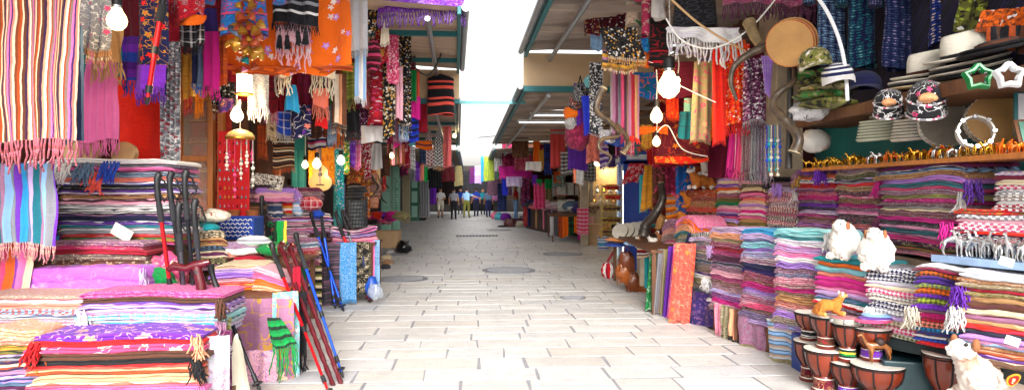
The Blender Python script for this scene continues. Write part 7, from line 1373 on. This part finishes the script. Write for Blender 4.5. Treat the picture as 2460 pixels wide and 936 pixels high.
person('person in a dark striped shirt and black trousers seen from behind', 1090, 527, 1.72, 'charcoal/grey/navy:S', 'black', PI, pose='stand')
person('man in a light blue shirt and olive trousers pointing along the street', 1121, 523, 1.72, 'sky/white', 'olive/charcoal', PI-.2, pose='walk', arms={-1: ((-.42, -.05, 1.28), (-.64, -.12, 1.2)), 1: ((.26, -.02, 1.14), (.27, -.15, .94))})
person('person in a navy jacket and navy trousers beside the pointing man', 1144, 519, 1.74, 'navy/blue', 'navy/black', PI+.3, pose='stand')
person('man in a blue tee and dark navy trousers walking towards the camera', 1173, 521, 1.72, 'steel/sky', 'navy/black', .15, skn=skind, pose='walk')
person('person in a teal top half hidden behind the man in the blue tee', 1160, 515, 1.7, 'teal', 'black', .2, pose='stand')
person('person in a blue top far behind the dark striped shirt', 1106, 514, 1.74, 'blue/navy', 'charcoal', 0, pose='stand')
person('person in a red shirt and blue jeans turned towards the garments', 1239, 528, 1.85, 'red', 'sky', -PI/2+.15, pose='stand', arms={-1: ((-.2, -.08, 1.14), (-.14, -.3, 1.12)), 1: ((.2, -.05, 1.13), (.12, -.3, 1.14))})

k = 0
for px, D, c, lb in ((1266, 28.6, 'crimson/tan:p', 'crimson paisley cloth draped on the far bench'), (1276, 28, 'navy', 'navy cloth draped on the far bench'), (1294, 27, 'tan/brown', 'tan cloth draped on the far bench above the chest'), (1312, 26, 'rose/white:c', 'rose plaid cloth draped on the far bench'), (1332, 25, 'lavender/plum:S', 'lavender striped cloth draped on the far bench'), (1350, 24.2, 'charcoal/red:S', 'charcoal striped cloth draped on the far bench')):
    hang(lb, px-9, HY+.74*F/D-2, px+10, HY+1.5*F/D, D-.4, c, -.4, pleats=2, group='cloths draped on the far bench')
for px, y0, y1, D, c, lb in ((1206, 440, 505, 33, 'navy/denim', 'blue trousers hanging in the far garment stall'), (1262, 428, 490, 29, 'plum/rose:f', 'plum flowered dress hanging in the far garment stall'), (1318, 446, 500, 25.5, 'olive/tan:m', 'olive mottled robe hanging in the far garment stall'), (1338, 440, 470, 24.5, 'charcoal/white:h', 'grey checked scarf hanging above the picture boards'), (1400, 440, 500, 20.5, 'brown/cream:p', 'brown paisley cloth hanging on the stone pier side'), (1250, 340, 372, 25, 'maroon/plum:f', 'maroon flowered shirt hanging under the far canopy edge'), (1412, 340, 385, 13, 'rust/plum:s', 'rust striped shawl hanging over the display window'), (1194, 436, 480, 38, 'orange/navy:S', 'orange and navy shirt hanging by the passage')):
    hang(lb, px-11, y0, px+11, y1, D, c, -.2, pleats=2, fr=3, frt=.015, group='garments hanging in the far stalls')

for k in range(9):
    px = R.uniform(1256, 1310); D = R.uniform(31, 35); c = cols[(k*5+1) % len(cols)]
    lump_cloth(f'{colname(c)} garment on the floor heap behind the red shirted person', (W(px, 0, D).x, D, .08+.12*(k//3)), (.4, .3, .16), c, group=f'{colname(c)} floor heap garments {k}', amp=.4)

for px, y0, y1, D, c, lb in ((1392, 318, 372, 17, 'plum/rose:p', 'plum paisley shawl above the stone pier'), (1428, 330, 384, 16.5, 'salmon/maroon:f', 'salmon flowered shawl over the display window'), (1446, 325, 380, 16, 'burgundy/tan:s', 'wine striped scarf over the display window end'), (1418, 388, 432, 17.5, 'charcoal/white:c', 'grey plaid scarf hanging in front of the stone pier'), (1474, 372, 400, 15.5, 'indigo/lilac:p', 'indigo paisley scarf over the wire rack'), (1400, 500, 560, 19.0, 'rose/white:S', 'rose striped towel hanging low on the stone pier'), (1340, 420, 446, 22, 'teal/cream:p', 'teal paisley cloth above the picture boards')):
    hang(lb, px-14, y0, px+14, y1, D, c, -.3, pleats=3, fr=4, frt=.01, group='garments hanging by the display window')

for lb, x0, y0, x1, y1, D, sp, fr in (('rose plaid scarf under the second spiral horn', 1500, 318, 1524, 366, 9.2, 'rose/white:c', 6), ('gold flowered scarf beside the lowest bulb', 1540, 300, 1566, 352, 9.1, 'gold/crimson:f', 8), ('plum scarf above the drinks fridge', 1478, 332, 1500, 372, 9.6, 'plum/pink:s', 6), ('teal flowered scarf above the drinks fridge', 1520, 336, 1540, 368, 9.7, 'teal/coral:f', 6), ('orange red scarf right of the lowest bulb', 1600, 236, 1630, 282, 8.4, 'scarlet/amber:p', 8), ('wine embroidered shawl beside the blue hanging rug', 1582, 160, 1622, 240, 8.6, 'crimson/gold:e', 8), ('amber shawl in the gap by the tan floral shawl', 1700, 250, 1726, 332, 7.8, 'amber/scarlet:f', 8), ('lavender towel hanging by the violet velvet', 1440, 352, 1462, 402, 12.5, 'lavender/white:S', 4), ('red flowered dress cloth by the far pier', 1372, 330, 1392, 380, 18, 'red/cream:f', 4)):
    hang(lb, x0, y0, x1, y1, D, sp, R.uniform(-.4, 0), fr=fr, pleats=3, group='scarves filling the gaps over the fridge')
